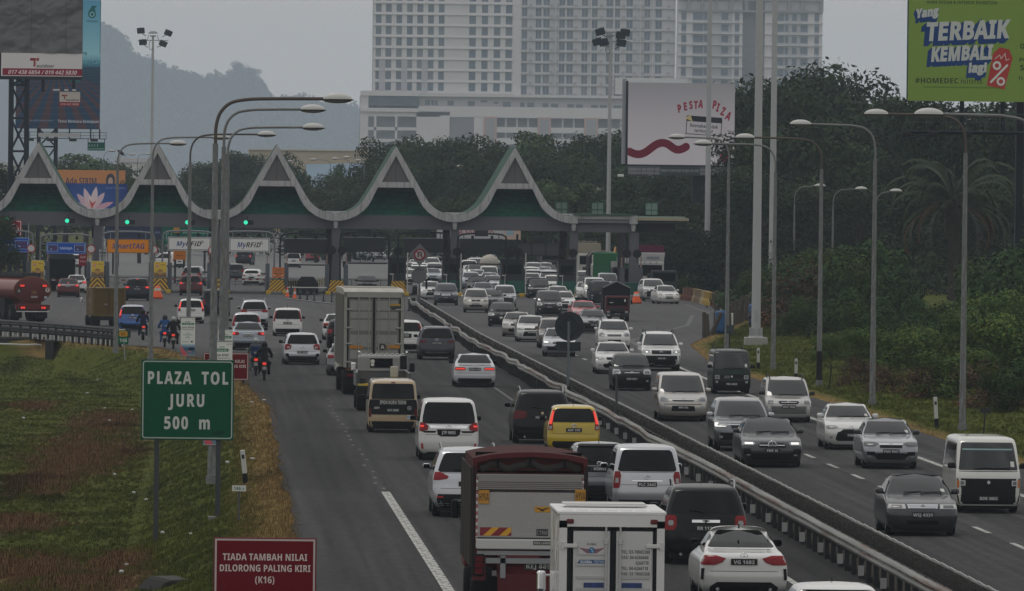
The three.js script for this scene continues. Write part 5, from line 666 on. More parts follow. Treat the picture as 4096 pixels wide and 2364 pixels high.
{ const Z = 820,t = thing('billboard','pale pink billboard reading PESTA PIZA above a red ribbon shape, on a dark column','billboard',[0,0,-Z],0),[x0,y0] = [40.82,11.5],[x1,y1] = [51.11,19.39],k = Z / 21000;
part('print',new THREE.PlaneGeometry(x1 - x0,y1 - y0).translate((x0 + x1) / 2,(y0 + y1) / 2,0.1),face(1024,772,(g,w,h) => {
const gr = g.createLinearGradient(0,0,0,h); gr.addColorStop(0,'#b4b2ba'); gr.addColorStop(0.45,'#d6d0d8'); gr.addColorStop(1,'#ece6ec'); g.fillStyle = gr; g.fillRect(0,0,w,h);
const word = (s,pts,size) => [...s].forEach((c,i) => { const [x,y,a] = pts[i]; g.save(); g.translate(x,y); g.rotate(a); g.strokeStyle = g.fillStyle = '#a02a44'; g.lineWidth = 5; g.font = `bold ${size}px sans-serif`; g.textAlign = 'center'; g.textBaseline = 'middle'; g.scale(0.72,1.1); g.fillText(c,0,0); g.strokeText(c,0,0); g.restore(); });
word('PESTA',[[492,242,-0.16],[548,222,-0.12],[602,208,-0.1],[650,206,0],[696,198,0.05]],92); word('PIZA',[[828,202,0.15],[862,228,0.25],[912,264,0.35],[964,306,0.42]],96);
g.save(); g.translate(730,400); g.rotate(0.06); g.strokeStyle = '#24242e'; g.lineWidth = 7; g.strokeRect(-168,-70,336,156); g.fillStyle = '#24242e'; g.fillRect(-168,-86,336,52); fitText(g,'Keenakan tidak',0,4,270,44,'#2c2c34'); fitText(g,'terhingga!',0,50,180,44,'#2c2c34'); g.restore(); g.fillStyle = '#d8c48a'; g.beginPath(); g.moveTo(546,330); g.lineTo(600,300); g.lineTo(622,362); g.fill();
g.strokeStyle = '#7a1030'; g.lineWidth = 74; g.lineCap = 'round'; g.beginPath(); g.moveTo(20,652); g.bezierCurveTo(180,740,220,560,340,566); g.bezierCurveTo(430,570,440,680,560,600); g.stroke();
g.fillStyle = '#b01a4a'; g.beginPath(); g.moveTo(896,640); g.arcTo(990,640,990,736,18); g.arcTo(990,736,890,736,18); g.arcTo(890,736,890,640,18); g.arcTo(890,640,990,640,18); g.fill(); }),t);
part('frame',[box(0.2,y1 - y0 + 0.3,1,x0 - 0.1,(y0 + y1) / 2,-0.4),box(x1 - x0,0.25,1,(x0 + x1) / 2,y0 - 0.12,-0.4)],steel,t); part('side_panel',box(0.4,y1 - y0 + 0.3,0.6,x0 - 0.35,(y0 + y1) / 2 + 0.2,-0.5),std(0.36,0.37,0.4,0.6),t); part('panel_back',box(x1 - x0,y1 - y0,0.8,(x0 + x1) / 2,(y0 + y1) / 2,-0.6),M.darkGrey,t);
const yl = y0 - 24 * k; part('lower_strip',new THREE.PlaneGeometry(x1 - x0,19 * k).translate((x0 + x1) / 2,yl + 9.5 * k,0.95),face(1024,74,(g,w,h) => { g.fillStyle = '#8f9094'; g.fillRect(0,0,w,h); g.fillStyle = '#4a5258'; g.fillRect(310,0,380,h); fitText(g,'SEBERANG PERAI BERSIH HIJAU SELAMAT',500,38,366,34,'#b8bcbe'); g.strokeStyle = '#5a5c60'; g.lineWidth = 3; for (const x of [95,175,300,690,850]) g.strokeRect(x,4,1,h - 8); for (let y = 14; y < h; y += 18) g.strokeRect(690,y,334,1); }),t); catwalk(t,x0,x1,yl - 0.05,0.1,0.72);
part('column',cyl(1.0,1.0,yl,48.07,0,-1.5,16),std(0.018,0.022,0.03,0.6),t); for (const u of [-18,110,195]) part('floodlight',rbox(0.6,0.25,0.4,0.06,x0 + u * k,yl - 0.15,1.4),u < 0 ? std(0.7,0.7,0.7,0.4) : M.darkGrey,t); part('lamp_arm',bar([x0 - 18 * k,yl,1.2],[x0,yl,0.2],0.04),steel,t); }
{ const Z = 560,t = thing('billboard','green home design exhibition billboard with big white and blue lettering','billboard',[0,0,-Z]),[x0,y0] = [46.29,14.83],[x1,y1] = [61.82,25.38],k = Z / 21000;
part('print',new THREE.PlaneGeometry(x1 - x0,y1 - y0).translate((x0 + x1) / 2,(y0 + y1) / 2,0.1),face(1460,970,(g,w,h) => { // 2.5 px per picture unit,top at -140
g.fillStyle = '#809c44'; g.fillRect(0,0,w,h); const U = (u) => (u - 2236) * 2.5,V = (v) => (v + 140) * 2.5;
fitText(g,'HOME DESIGN & INTERIOR EXHIBITION',U(2368),V(9),440,26,'#33401e');
const slab = (s,x0,y0,x1,y1,size,w,dx) => { const n = s.length; for (const [o,c] of [[14,'#123a78'],[11,'#123a78'],[8,'#123a78'],[4,'#123a78'],[0,'#c4c8c4']]) { g.save(); g.translate(U(x0) - (o ? dx * o * 0.1 : 0),V(y0) + o * 2); g.transform(1,(V(y1) - V(y0)) / (U(x1) - U(x0)),-0.08,1,0,0); g.textAlign = 'left'; g.textBaseline = 'middle'; g.font = `bold ${size}px sans-serif`; const m = g.measureText(s).width; g.scale((U(x1) - U(x0)) / m,1); g.fillStyle = c; g.strokeStyle = c; g.lineWidth = o ? 14 : 7; g.strokeText(s,0,0); g.fillText(s,0,0); g.restore(); } };
slab('Yang',2255,38,2310,30,70,0,8); slab('TERBAIK',2280,82,2486,72,150,0,22); slab('KEMBALI',2292,136,2446,128,118,0,18); slab('lagi',2386,168,2432,166,72,0,8);
fitText(g,'#HOMEDEC',U(2308),V(199),272,44,'#2e3a1c'); fitText(g,'isions',U(2394),V(199),140,44,'#2e3a1c','normal');
g.save(); g.translate(U(2464),V(168)); g.rotate(0.22); g.fillStyle = '#b23a34'; g.beginPath(); g.moveTo(-56,118); g.lineTo(-62,-80); g.lineTo(-30,-126); g.lineTo(30,-126); g.lineTo(62,-80); g.lineTo(56,118); g.fill(); g.strokeStyle = '#d8dcd8'; g.lineWidth = 13; g.beginPath(); g.arc(-22,-14,20,0,7); g.stroke(); g.beginPath(); g.arc(24,74,20,0,7); g.stroke(); g.beginPath(); g.moveTo(42,-34); g.lineTo(-38,96); g.stroke(); g.lineWidth = 4; g.beginPath(); g.moveTo(-44,-50); g.lineTo(-20,-80); g.lineTo(-6,-60); g.lineTo(10,-96); g.lineTo(26,-58); g.lineTo(44,-70); g.stroke(); g.restore();
fitText(g,'O',U(2519),V(113),30,44,'#2e3a1c'); fitText(g,'PUSAT',U(2535),V(146),120,30,'#2e3a1c'); fitText(g,'S',U(2519),V(165),28,46,'#2e3a1c'); fitText(g,'11.',U(2517),V(191),40,28,'#2e3a1c'); g.fillStyle = 'rgba(70,110,30,0.6)'; g.fillRect(U(2275),V(213),480,8); }),t);
part('panel_back',box(x1 - x0,y1 - y0,0.8,(x0 + x1) / 2,(y0 + y1) / 2,-0.6),steel,t); part('post',[box(0.45,30,0.8,53.81,0,-1.2),bar([49.94,12.68,-0.6],[49.94,y0,-0.6],0.16),bar([52.64,12.71,-0.6],[52.64,y0,-0.6],0.16)],std(0.012,0.015,0.02,0.6),t);
const [c0,cy] = [46.18,12.85]; catwalk(t,c0,x1,cy,0,1.15); part('walk_beam',[bar([c0,cy - 0.1,0],[x1,cy - 0.1,0],0.12),bar([c0 - 0.3,cy - 0.6,0.9],[c0 + 3,cy + 0.1,0.9],0.06)],steel,t); for (const u of [-8,55,140]) part('floodlight',rbox(0.6,0.3,0.5,0.08,c0 + (u + 8) * k,cy - 0.25,1.3),M.black,t); }
// signs beyond the plaza
const flat = (name,label,cat,p0,p1,Z,m) => { const t = thing(name,label,cat,[0,0,-Z]); part('panel',new THREE.PlaneGeometry(p1[0] - p0[0],p1[1] - p0[1]).translate((p0[0] + p1[0]) / 2,(p0[1] + p1[1]) / 2,0.06),m,t); part('panel_back',box(p1[0] - p0[0],p1[1] - p0[1],0.1,(p0[0] + p1[0]) / 2,(p0[1] + p1[1]) / 2,0),M.darkGrey,t); for (const f of [0.15,0.85]) part('post',box(0.2,Math.max(p0[1],0.5),0.2,lerp(p0[0],p1[0],f),p0[1] / 2,-0.15),M.darkGrey,t); };
flat('direction_sign','green direction sign seen behind the first white lane sign','road sign',[-3.83,3.45],[0.94,5.22],800,face(512,180,(g,w,h) => { g.fillStyle = '#0f5c4c'; g.fillRect(0,0,w,h); fitText(g,'Bkt Mertajam',350,60,280,52,'#8fb0a4'); g.fillStyle = '#b8862a'; g.fillRect(118,20,62,52); g.strokeStyle = '#8fb0a4'; g.lineWidth = 8; g.beginPath(); g.moveTo(50,150); g.lineTo(50,60); g.lineTo(30,84); g.moveTo(50,60); g.lineTo(70,84); g.stroke(); }));
flat('advert_panel','dark blue advert board with web address behind the orange lane sign','billboard',[-9.84,3.57],[-4.14,5.07],860,face(512,128,(g,w,h) => { g.fillStyle = '#26304a'; g.fillRect(0,0,w,h); fitText(g,'www.nirvanavest.com.my',180,60,330,34,'#7a86a0','normal'); fitText(g,'+6019-2868',440,70,120,26,'#7a86a0'); }));
flat('fabric_banner','white banner with faded red lettering under the canopy beam by the fifth gable','banner',[24.18,3.85],[32.85,4.87],880,face(512,64,(g,w,h) => { g.fillStyle = '#b4b4b6'; g.fillRect(0,0,w,h); fitText(g,'NOVA SABARKO',200,22,300,36,'#a0424a'); g.fillStyle = '#c0a898'; g.fillRect(410,0,102,64); g.fillStyle = '#8fa8b8'; g.fillRect(420,8,50,30); }));
flat('works_sign','orange road works sign behind the first white lane sign','road sign',[-2.64,2.13],[-1.5,2.96],780,face(128,96,(g,w,h) => { g.fillStyle = '#c0701e'; g.fillRect(0,0,w,h); fitText(g,'<--',64,48,70,40,'#4a2408'); }));
flat('red_banner','small dark red banner beside the covered truck beyond the toll lane','banner',[-10.7,1.82],[-10,2.99],740,face(64,96,(g,w,h) => { g.fillStyle = '#8a1a2c'; g.fillRect(0,0,w,h); fitText(g,'SIAP',32,34,46,24,'#d8b8b8'); fitText(g,'V-Pos',32,64,46,22,'#d8b8b8'); }));
flat('white_banner','narrow white banner at the second column by the orange lane sign','banner',[-8.49,2.15],[-7.9,3.53],703,face(96,224,(g,w,h) => { g.fillStyle = '#c4c8c8'; g.fillRect(0,0,w,h); g.fillStyle = '#2a6a4a'; g.fillRect(6,40,84,20); fitText(g,'Jom RFiD!',48,90,80,22,'#333','italic bold'); g.fillStyle = '#7aa0b4'; g.fillRect(0,160,w,64); }));
{ const [x0,y0] = [-16.26,5],[x1,y1] = [-14.93,5.65],t = thing('car_sign','square red sign with a white car outline at the left edge','road sign',[0,0,-703.5]),cx = -15.53,s = 0.64; part('plate',rbox(s * 2,s * 2,0.06,0.02,cx,y0 + 0.2,-0.04),M.red,t); part('plate_face',new THREE.PlaneGeometry(s * 1.96,s * 1.96).translate(cx,y0 + 0.2,0),face(96,96,(g) => { g.fillStyle = '#8a1626'; g.fillRect(0,0,96,96); g.strokeStyle = '#d8d0d0'; g.lineWidth = 5; g.strokeRect(6,6,84,84); g.beginPath(); g.moveTo(26,48); g.lineTo(34,26); g.lineTo(62,26); g.lineTo(70,48); g.stroke(); g.strokeRect(20,48,56,22); g.fillStyle = '#d8d0d0'; g.fillRect(24,70,10,10); g.fillRect(62,70,10,10); }),t); part('post',bar([cx + 1.2,2,-0.1],[cx + 1.2,y0 + 0.6,-0.1],0.05),M.galv,t); }
}
// ---------------------------------------------------------------- planting
{
const belt = 'trees in the hazy belt behind the toll roof',wood = 'big dark trees right of the plaza',hedge = 'dense dark conifers along the plaza hedge',scrub = 'bushes on the right verge',left = 'trees left of the plaza';
const T = (kind,foot,[x,topY],z,label,group,wide = 1) => plantTree(kind,x,foot,-z,(topY - foot) / 9.6,label,group,wide);
// left,seen between gables
T('loose',0,[-17.05,13.61],1250,'yellowish tree above the orange billboard',left,1.5); T('loose',0,[-21.06,12.93],1300,'low yellowish tree left of the orange billboard beside the first gable',left,1.4); T('round',0,[-14.26,12.76],1300,'low tree above the right end of the orange billboard',left,1.3);
T('dark',0,[-21.07,10.64],900,'dark tree at the left edge left of the steel truss',left,0.9); T('round',0,[-7.39,9.92],1000,'green tree close to the left slope of the second gable',left,0.8); T('loose',0,[-7.58,11.57],1150,'pale tree just left of the second gable',left,1); T('dark',0,[-16.37,5.95],690,'dark bush at the left edge above the red tanker',left,0.8);
const words = ['first','second','third','fourth','fifth','sixth','seventh','eighth','ninth','tenth','eleventh','twelfth','thirteenth','fourteenth'];
const row = (list,where,group) => list.forEach(([kind,p,z,wide],i) => T(kind,0,p,z,`${words[i]} tree from the left ${where}`,group,wide));
row([['round',[-2.29,10.93],1250,1],['dark',[-0.04,12.12],1300,1],['round',[2.42,13.08],1300,1],['round',[4.56,14.06],1350,1.1],['round',[6.33,14.39],1320,1],['dark',[8.1,13.76],1300,1.1],['broad',[10.58,14.62],1400,0.9],['dark',[5.45,9.8],1150,1.2],['dark',[1.08,9.1],1150,1.2]],'between the second and third gables',belt);
row([['tall',[13.21,11.26],1150,1.1],['dark',[13.86,9.2],1100,1.2],['round',[15.41,8.79],1080,1.1],['loose',[18.83,12.2],1150,0.6],['round',[17.03,10.53],1120,0.9],['round',[19.76,10.68],1100,1],['dark',[22.11,12.73],1150,0.9],['dark',[18.16,8.31],1060,1.2],['round',[13.86,7.27],1040,1.1]],'before the cream warehouse beside the third gable',belt);
row([['round',[24.27,15.38],1150,0.95],['broad',[27.15,15.99],1180,0.9],['round',[30.19,15.3],1200,1],['broad',[31.65,15.65],1180,0.9],['round',[33.04,15.16],1150,0.9],['broad',[35.87,15.81],1180,0.8],['broad',[37.69,16.03],1150,1],['round',[38.75,14.84],1120,0.9],['loose',[44.18,17.03],1180,0.9],['loose',[46.19,16.41],1150,0.9]],'behind the fourth and fifth gables',belt);
row([['dark',[25.7,11.17],1060,1],['round',[27.95,12.02],1050,1.1],['dark',[30.66,11.82],1040,1.1],['round',[32.82,11.17],1030,1],['dark',[35.02,12.03],1030,1],['dark',[40.66,12.73],1030,1.1],['round',[44.2,13.71],1050,1],['dark',[48.27,15.34],1080,0.9],['broad',[50.33,15.67],1080,0.9],['dark',[53.88,16.31],1100,0.9]],'in the nearer row behind the fifth gable',belt);
row([['loose',[39.99,10.02],960,1.2],['loose',[41.84,9.71],950,1.3],['round',[37.54,8.98],950,1.2],['round',[28.04,7.97],950,1.3],['round',[24.88,7.7],950,1.3],['dark',[31.67,7.92],950,1.3]],'in the low olive row above the canopy beam',belt);
row([['broad',[46.71,10.35],900,1.1],['dark',[47.98,10.66],880,1.1],['dark',[49.73,9.7],870,1],['broad',[43.74,7.99],850,1],['dark',[46.03,7.82],840,1.2],['dark',[51.62,9.92],860,1.1],['dark',[44.29,9.05],930,1],['dark',[46.9,7.49],800,1.1]],'below the pink and white billboard',wood);
row([['dark',[56.17,18.09],900,0.8],['dark',[56.29,18.81],880,0.9],['broad',[59.71,20.45],900,0.85],['dark',[60.01,19.65],870,0.9],['broad',[64.65,20.64],900,0.8],['dark',[66.15,21.28],880,0.85],['broad',[66.93,18.71],860,0.9],['dark',[69.62,17.84],860,0.9],['broad',[73.84,18.35],880,0.8],['dark',[74.09,17.79],850,0.9],['broad',[77.84,18.34],860,0.9],['dark',[78.86,17.22],840,0.9],['dark',[81.66,17.85],840,0.9]],'in the tall dark wood behind the right lamps',wood);
row([['dark',[51.79,14.41],800,1],['round',[53.78,14.81],790,0.95],['dark',[55.53,14.31],780,1],['dark',[57.57,14.93],770,1],['broad',[59.74,13.42],760,1],['dark',[61.01,12.32],740,1],['dark',[62.07,16.3],720,0.62],['dark',[65.89,14],720,0.9],['dark',[67.68,14.97],710,0.8]],'in the middle row of the right wood',wood);
row([['dark',[48.78,10.67],770,1.1],['dark',[50.21,10.1],750,1.1],['dark',[51.33,9.03],730,1.1],['dark',[53.21,8.7],720,1.1],['dark',[54.84,9.06],710,1.1],['dark',[57.92,9.09],690,1.2],['dark',[61.31,8.8],680,1.2],['dark',[63.29,9.14],670,1.1]],'in the low shadowed row of the right wood',wood);
// conifers of the hedge
row([['cypress',[41.5,5.3],745,1.3],['cypress',[42.35,5.55],740,1.3],['cypress',[43.22,5.26],735,1.3],['cypress',[43.77,5.55],725,1.3],['cypress',[44.26,5.87],715,1.3],['cypress',[44.72,5.58],705,1.3],['cypress',[44.69,5.91],690,1.3],['cypress',[44.35,6.11],670,1.3],['cypress',[43.97,5.75],650,1.3],['cypress',[41.14,4.58],760,1.3],['cypress',[44.12,5.24],640,1.3]],'in the dark conifer row behind the barriers',hedge);
// bushes
const B = (kind,px,z,label,wide) => T(kind,-0.1,px,z,label,scrub,wide);
B('bush',[39.42,4.04],590,'dark bush behind the footed mast',1.0); B('bush',[39.15,5.34],560,'dark bush right of the two masts',0.9); B('bush',[40.05,5.69],545,'tall dark bush between the masts and the plain lamp pole',0.9); B('twiggy',[37.69,5.24],530,'reddish brown bush top in the scrub left of the plain lamp pole',0.9); B('bush',[40.21,6.18],525,'dark bush behind the plain right lamp pole',0.9); B('bush',[41.14,5.65],510,'dark bush below the palm fronds, left of its trunk',0.9); B('bush',[46.31,5.76],500,'dark bush below the palm fronds, right of its trunk',0.9); B('bush',[47.25,6.76],490,'dark bush at the right edge below the palm',0.9);
B('bush',[35.46,2.78],500,'low dark bush on the slope left of the black-footed lamp',1.0); B('bush',[35.47,3.57],470,'dark green bush on the slope behind the black-footed lamp',1.0); B('bush',[36.08,3.3],455,'dark green bush right of the black-footed lamp',1.0); B('bush',[37.21,3.48],440,'dark bush between two right lamp poles under the palm trunk',1.0); B('bush',[38.37,4.07],425,'dark bush behind the lamp nearest to the palm',1.0); B('shrub',[39.26,4.19],415,'leafy green bush at the right edge in the scrub',0.9);
B('shrub',[31.49,1.66],425,'low yellow green bush in front of the dark scrub',1.1); B('shrub',[31.55,2.27],405,'bright leafy bush left of the reddish patch',1.1); B('shrub',[32.38,2.62],395,'bright leafy bush in the middle of the right scrub',1.1); B('shrub',[33.13,2.59],385,'bright leafy bush left of the lamp nearest to the palm',1.1); B('shrub',[34.23,3.74],375,'tall bright leafy bush right of the lamp nearest to the palm',1.0); B('shrub',[34.89,3.62],365,'bright leafy bush cut by the right edge',1.0);
B('twiggy',[28.82,1.5],372,'reddish twiggy bush beside the lamp with the plain pole',0.9); B('twiggy',[29.27,1.39],360,'reddish twiggy bush on the verge, second of the reddish row',1.2); B('twiggy',[29.8,1.5],350,'reddish twiggy bush on the verge, third of the reddish row',1.2); B('twiggy',[31.08,2.05],335,'reddish twiggy bush right of the lamp nearest to the palm',1.2); B('bush',[31.57,2.31],330,'dark overhanging bush at the right edge above the small T sign',1.0); B('shrub',[30.53,0.83],420,'small green bush left of the black-footed lamp',1.0); B('shrub',[31.13,2.27],350,'bright leafy bush at the foot of the scrub near the leaning marker',1.2);
{ // clipped hedge
const t = thing('clipped_hedge','long low clipped green hedge along the far right edge of the plaza','hedge',[0,0,0],0),lobes = []; seed(3); const a = [40.75,-742.01],b = [46.95,-709.67]; for (let i = 0; i < 60; i++) { const f = i / 59; lobes.push([lerp(a[0],b[0],f) + rr(-0.4,0.4),0.75 + rr(-0.15,0.2),lerp(a[1],b[1],f),1.2,0.85,1.6]); } part('foliage',leafCrown(77,lobes,7000,0.14,[0.03,0.058,0.016]),foliageMat,t); part('stem',lobes.filter((_,i) => i % 4 === 0).map((l) => cyl(0.05,0.04,0.6,l[0],0,l[2],6)),barkMat,t).userData.kind = 'stuff';
const t2 = thing('clipped_hedge','dark hedge piece behind the oncoming motorcycle','hedge',[0,0,0],0),l2 = []; for (let i = 0; i < 26; i++) { const f = i / 25; l2.push([lerp(37.64,38.05,f),0.8 + rr(-0.1,0.2),lerp(-606.01,-576.91,f) - 8,1.1,0.9,1.5]); } part('foliage',leafCrown(78,l2,3000,0.14,[0.03,0.052,0.018]),foliageMat,t2); part('stem',l2.filter((_,i) => i % 4 === 0).map((l) => cyl(0.05,0.04,0.6,l[0],0,l[2],6)),barkMat,t2).userData.kind = 'stuff';
}
{ // oil palm
const [px,py] = [56.49,8.13],t = thing('oil_palm','dark oil palm with long drooping fronds behind the right lamp poles','palm tree',[px,0,-640],0),fr = std(0.03,0.045,0.02,0.6),dry = std(0.085,0.055,0.028,0.85); seed(61);
part('trunk',[tube([[0,0,0],[0.1,py * 0.5,0],[0,py,0]],0.42,12,10),...[...Array(40)].map((_,i) => { const a = i * 2.4,y = 0.6 + (i / 40) * (py - 0.6); return bar([Math.cos(a) * 0.38,y,Math.sin(a) * 0.38],[Math.cos(a) * 0.66,y + 0.3,Math.sin(a) * 0.66],0.07,5); })],barkMat,t);
const frond = (az,el,L,m) => { const pos = [],p0 = new THREE.Vector3(0,py,0),dir = new THREE.Vector3(Math.cos(az),0,Math.sin(az)),pts = []; for (let i = 0; i <= 14; i++) { const s = i / 14,a = el - s * s * 2.0; p0.add(dir.clone().multiplyScalar(Math.cos(a) * (L / 14))); p0.y += Math.sin(a) * (L / 14); pts.push(p0.clone()); }
const side = new THREE.Vector3(-dir.z,0,dir.x),pieces = [tube(pts.map((p) => [p.x,p.y,p.z]),0.035,14,4)]; for (let i = 2; i < 14; i++) for (let k = 0; k < 4; k++) for (const sgn of [-1,1]) { const q = pts[i].clone().lerp(pts[Math.min(i + 1,14)],k / 4),l = lerp(0.95,0.4,i / 14) * rr(0.8,1.1),tip = q.clone().addScaledVector(side,sgn * l * 0.75).addScaledVector(dir,l * 0.35); tip.y -= l * rr(0.3,0.65); const w = dir.clone().multiplyScalar(0.085); pos.push(q.x - w.x,q.y,q.z - w.z,q.x + w.x,q.y,q.z + w.z,tip.x,tip.y,tip.z); }
const g = new THREE.BufferGeometry(); g.setAttribute('position',new THREE.Float32BufferAttribute(pos,3)); g.computeVertexNormals(); part('frond',[...pieces,g],m,t); };
for (let i = 0; i < 40; i++) frond(i * 2.399,i < 10 ? rr(0.9,1.3) : i < 26 ? rr(0.3,0.8) : rr(-0.35,0.2),rr(5.2,6.4),i > 34 ? dry : fr);
}
}
{ // grass blades as tufts on both verges
const blade = (() => { seed(9); const pos = [],nor = []; for (let i = 0; i < 9; i++) { const a = rr(0,6.28),l = rr(0.5,1),w = 0.055,dx = Math.cos(a),dz = Math.sin(a),ox = rr(-0.3,0.3),oz = rr(-0.3,0.3),b = rr(0.1,0.45); pos.push(ox - dz * w,0,oz + dx * w,ox + dz * w,0,oz - dx * w,ox + dx * b,l,oz + dz * b); for (let k = 0; k < 3; k++) nor.push(dx * 0.5,0.8,dz * 0.5); } const g = new THREE.BufferGeometry(); g.setAttribute('position',new THREE.Float32BufferAttribute(pos,3)); g.setAttribute('normal',new THREE.Float32BufferAttribute(nor,3)); return g; })();
const sow = (name,label,n,place,sd) => { seed(sd); const spots = []; for (let i = 0; i < n; i++) { const s = place(); if (s) spots.push(s); } const im = new THREE.InstancedMesh(blade,new THREE.MeshPhysicalMaterial({ color: 0xffffff,roughness: 0.9,specularIntensity: 0.08,side: THREE.DoubleSide }),spots.length),d = new THREE.Object3D(),c = new THREE.Color(); spots.forEach(([x,z,h],i) => { d.position.set(x,groundHeight(x,z) - 0.02,z); d.rotation.set(0,rr(0,6.28),0); d.scale.set(h * rr(0.8,1.4),h,h * rr(0.8,1.4)); d.updateMatrix(); im.setMatrixAt(i,d.matrix); const t = grassTone(x,z),q = at1(leftEdge,z) - x,k = (q > 0 && q < 1.6 ? rr(0.7,1.5) : 1) * rr(0.95,1.3) * (x > 14 ? 1.25 : 1); im.setColorAt(i,c.setRGB(t[0] * k * rr(0.9,1.15),t[1] * k,t[2] * k)); }); im.name = name; scene.add(im); tag(im,label,'grass',null,'stuff'); };
const tall = (x,z) => { let dry = 0; for (const [px,pz,rx,rz] of dryPatches) dry = Math.max(dry,1 - smooth(0.3,1.3,Math.hypot((x - px) / rx,(z - pz) / rz))); return lerp(0.11,0.19,dry); };
sow('left_grass','rough green and reddish grass on the left bank',190000,() => { const z = -150 - 320 * Math.pow(rnd(),1.35),l = at1(leftEdge,z),x = l - rr(-0.012,1) * Math.min(13 * -z / 200,26); return [x,z,tall(x,z) * rr(0.5,1.35) * (l - x < 1 ? 1.05 : 1)]; },21);
sow('right_grass','rough grass along the right verge',60000,() => { const z = -230 - 380 * rnd(),r = at1(rightEdge,z),x = r + Math.pow(rnd(),1.3) * 20; return [x,z,rr(0.08,0.2) * (x - r < 1 ? 0.5 : 1)]; },22);
seed(23);
}
// ---------------------------------------------------------------- vehicles: bodies are stacks of rounded plan slices
const paintCache = {};
function paint(r,g,b,metal = 0,rough = 0.32) { const k = [r,g,b,metal,rough].join(); return paintCache[k] ??= new THREE.MeshPhysicalMaterial({ color: C(r,g,b),metalness: metal,roughness: rough,specularIntensity: r + g + b < 0.25 ? 0.1 : 0.4,clearcoat: r + g + b < 0.08 ? 0.3 : r + g + b < 0.25 ? 0.5 : 0.9,clearcoatRoughness: 0.06,side: THREE.DoubleSide }); }
const PAINT = { white: paint(0.62,0.62,0.61),pearl: paint(0.56,0.56,0.53),silver: paint(0.46,0.47,0.5,0.65),blueSilver: paint(0.24,0.28,0.32,0.45),grey: paint(0.15,0.155,0.17,0.55),darkGrey: paint(0.055,0.057,0.063,0.35),black: paint(0.009,0.009,0.01),navy: paint(0.012,0.016,0.028),maroon: paint(0.085,0.01,0.014),red: paint(0.3,0.02,0.03),pink: paint(0.5,0.1,0.12),yellow: paint(0.5,0.36,0.02),blue: paint(0.02,0.1,0.34),beige: paint(0.42,0.32,0.2),gold: paint(0.44,0.42,0.39,0.55),brown: paint(0.03,0.026,0.025,0.3),teal: paint(0.02,0.05,0.05),bronze: paint(0.16,0.13,0.11,0.4),green: paint(0.012,0.02,0.018) };
const LAMP = { red: std(0.22,0.008,0.012,0.14),redDark: std(0.1,0.006,0.01,0.14),lit: glow(1.0,0.05,0.03,1.0),litSoft: glow(0.9,0.06,0.04,0.5),white: std(0.5,0.5,0.5,0.12),clear: std(0.32,0.33,0.34,0.1),amber: std(0.5,0.16,0.02,0.2),head: glow(1.0,0.97,0.9,1.6),headDim: std(0.42,0.42,0.4,0.1),reflector: std(0.4,0.02,0.03,0.3),amberLit: glow(1.0,0.4,0.08,1.2) };
const PROFILES = { // [y,half width,rear z,front z] as shares of height,half width,half length
sedan: [[.12,.88,-.93,.93],[.2,.97,-.985,.975],[.34,1,-1,1],[.41,.998,-.99,.99],[.49,.99,-.985,.955],[.55,.985,-.98,.885],[.6,.975,-.975,.72],[.64,.96,-.96,.53],[.67,.945,-.92,.4],[.70,.93,-.66,.33],[.79,.87,-.53,.21],[.89,.78,-.38,.07],[.955,.735,-.27,-.04],[.985,.66,-.2,-.09],[1,.5,-.17,-.12]],
coupe: [[.12,.9,-.93,.93],[.2,.97,-.985,.975],[.34,1,-1,1],[.42,1,-.99,.99],[.5,.99,-.985,.95],[.56,.97,-.98,.86],[.61,.93,-.97,.7],[.65,.9,-.94,.5],[.68,.87,-.86,.38],[.71,.83,-.6,.32],[.8,.76,-.42,.2],[.9,.68,-.22,.06],[.96,.62,-.1,-.05],[.985,.55,-.06,-.06],[1,.42,-.05,-.06]],
hatch: [[.12,.88,-.95,.94],[.19,.97,-.99,.985],[.33,1,-1,1],[.41,.998,-.985,.985],[.49,.99,-.98,.93],[.55,.985,-.975,.83],[.59,.975,-.97,.68],[.63,.96,-.96,.54],[.69,.935,-.93,.46],[.79,.89,-.88,.32],[.89,.83,-.82,.17],[.95,.77,-.77,.05],[.982,.69,-.68,-.08],[1,.52,-.52,-.2]],
suv: [[.14,.86,-.93,.93],[.2,.95,-.985,.975],[.3,.99,-1,1],[.4,1,-.995,.995],[.48,.995,-.985,.965],[.545,.99,-.98,.88],[.585,.98,-.975,.72],[.62,.965,-.965,.56],[.68,.94,-.935,.47],[.78,.89,-.88,.34],[.88,.825,-.825,.2],[.945,.77,-.78,.08],[.98,.7,-.7,-.04],[1,.54,-.54,-.18]],
mpv: [[.12,.88,-.95,.95],[.18,.97,-.985,.985],[.29,1,-1,1],[.38,1,-.995,.99],[.45,.998,-.99,.955],[.5,.995,-.985,.86],[.54,.99,-.98,.74],[.58,.98,-.975,.66],[.66,.955,-.955,.56],[.77,.92,-.925,.42],[.88,.88,-.89,.28],[.945,.84,-.85,.17],[.98,.77,-.78,.05],[1,.6,-.62,-.1]],
van: [[.1,.9,-.97,.96],[.15,.98,-.99,.99],[.26,1,-1,1],[.4,1,-.998,.995],[.47,1,-.995,.985],[.53,.995,-.993,.96],[.58,.985,-.99,.93],[.68,.96,-.98,.88],[.8,.935,-.965,.81],[.91,.905,-.95,.74],[.96,.87,-.92,.68],[.985,.8,-.87,.6],[1,.66,-.75,.45]],
};
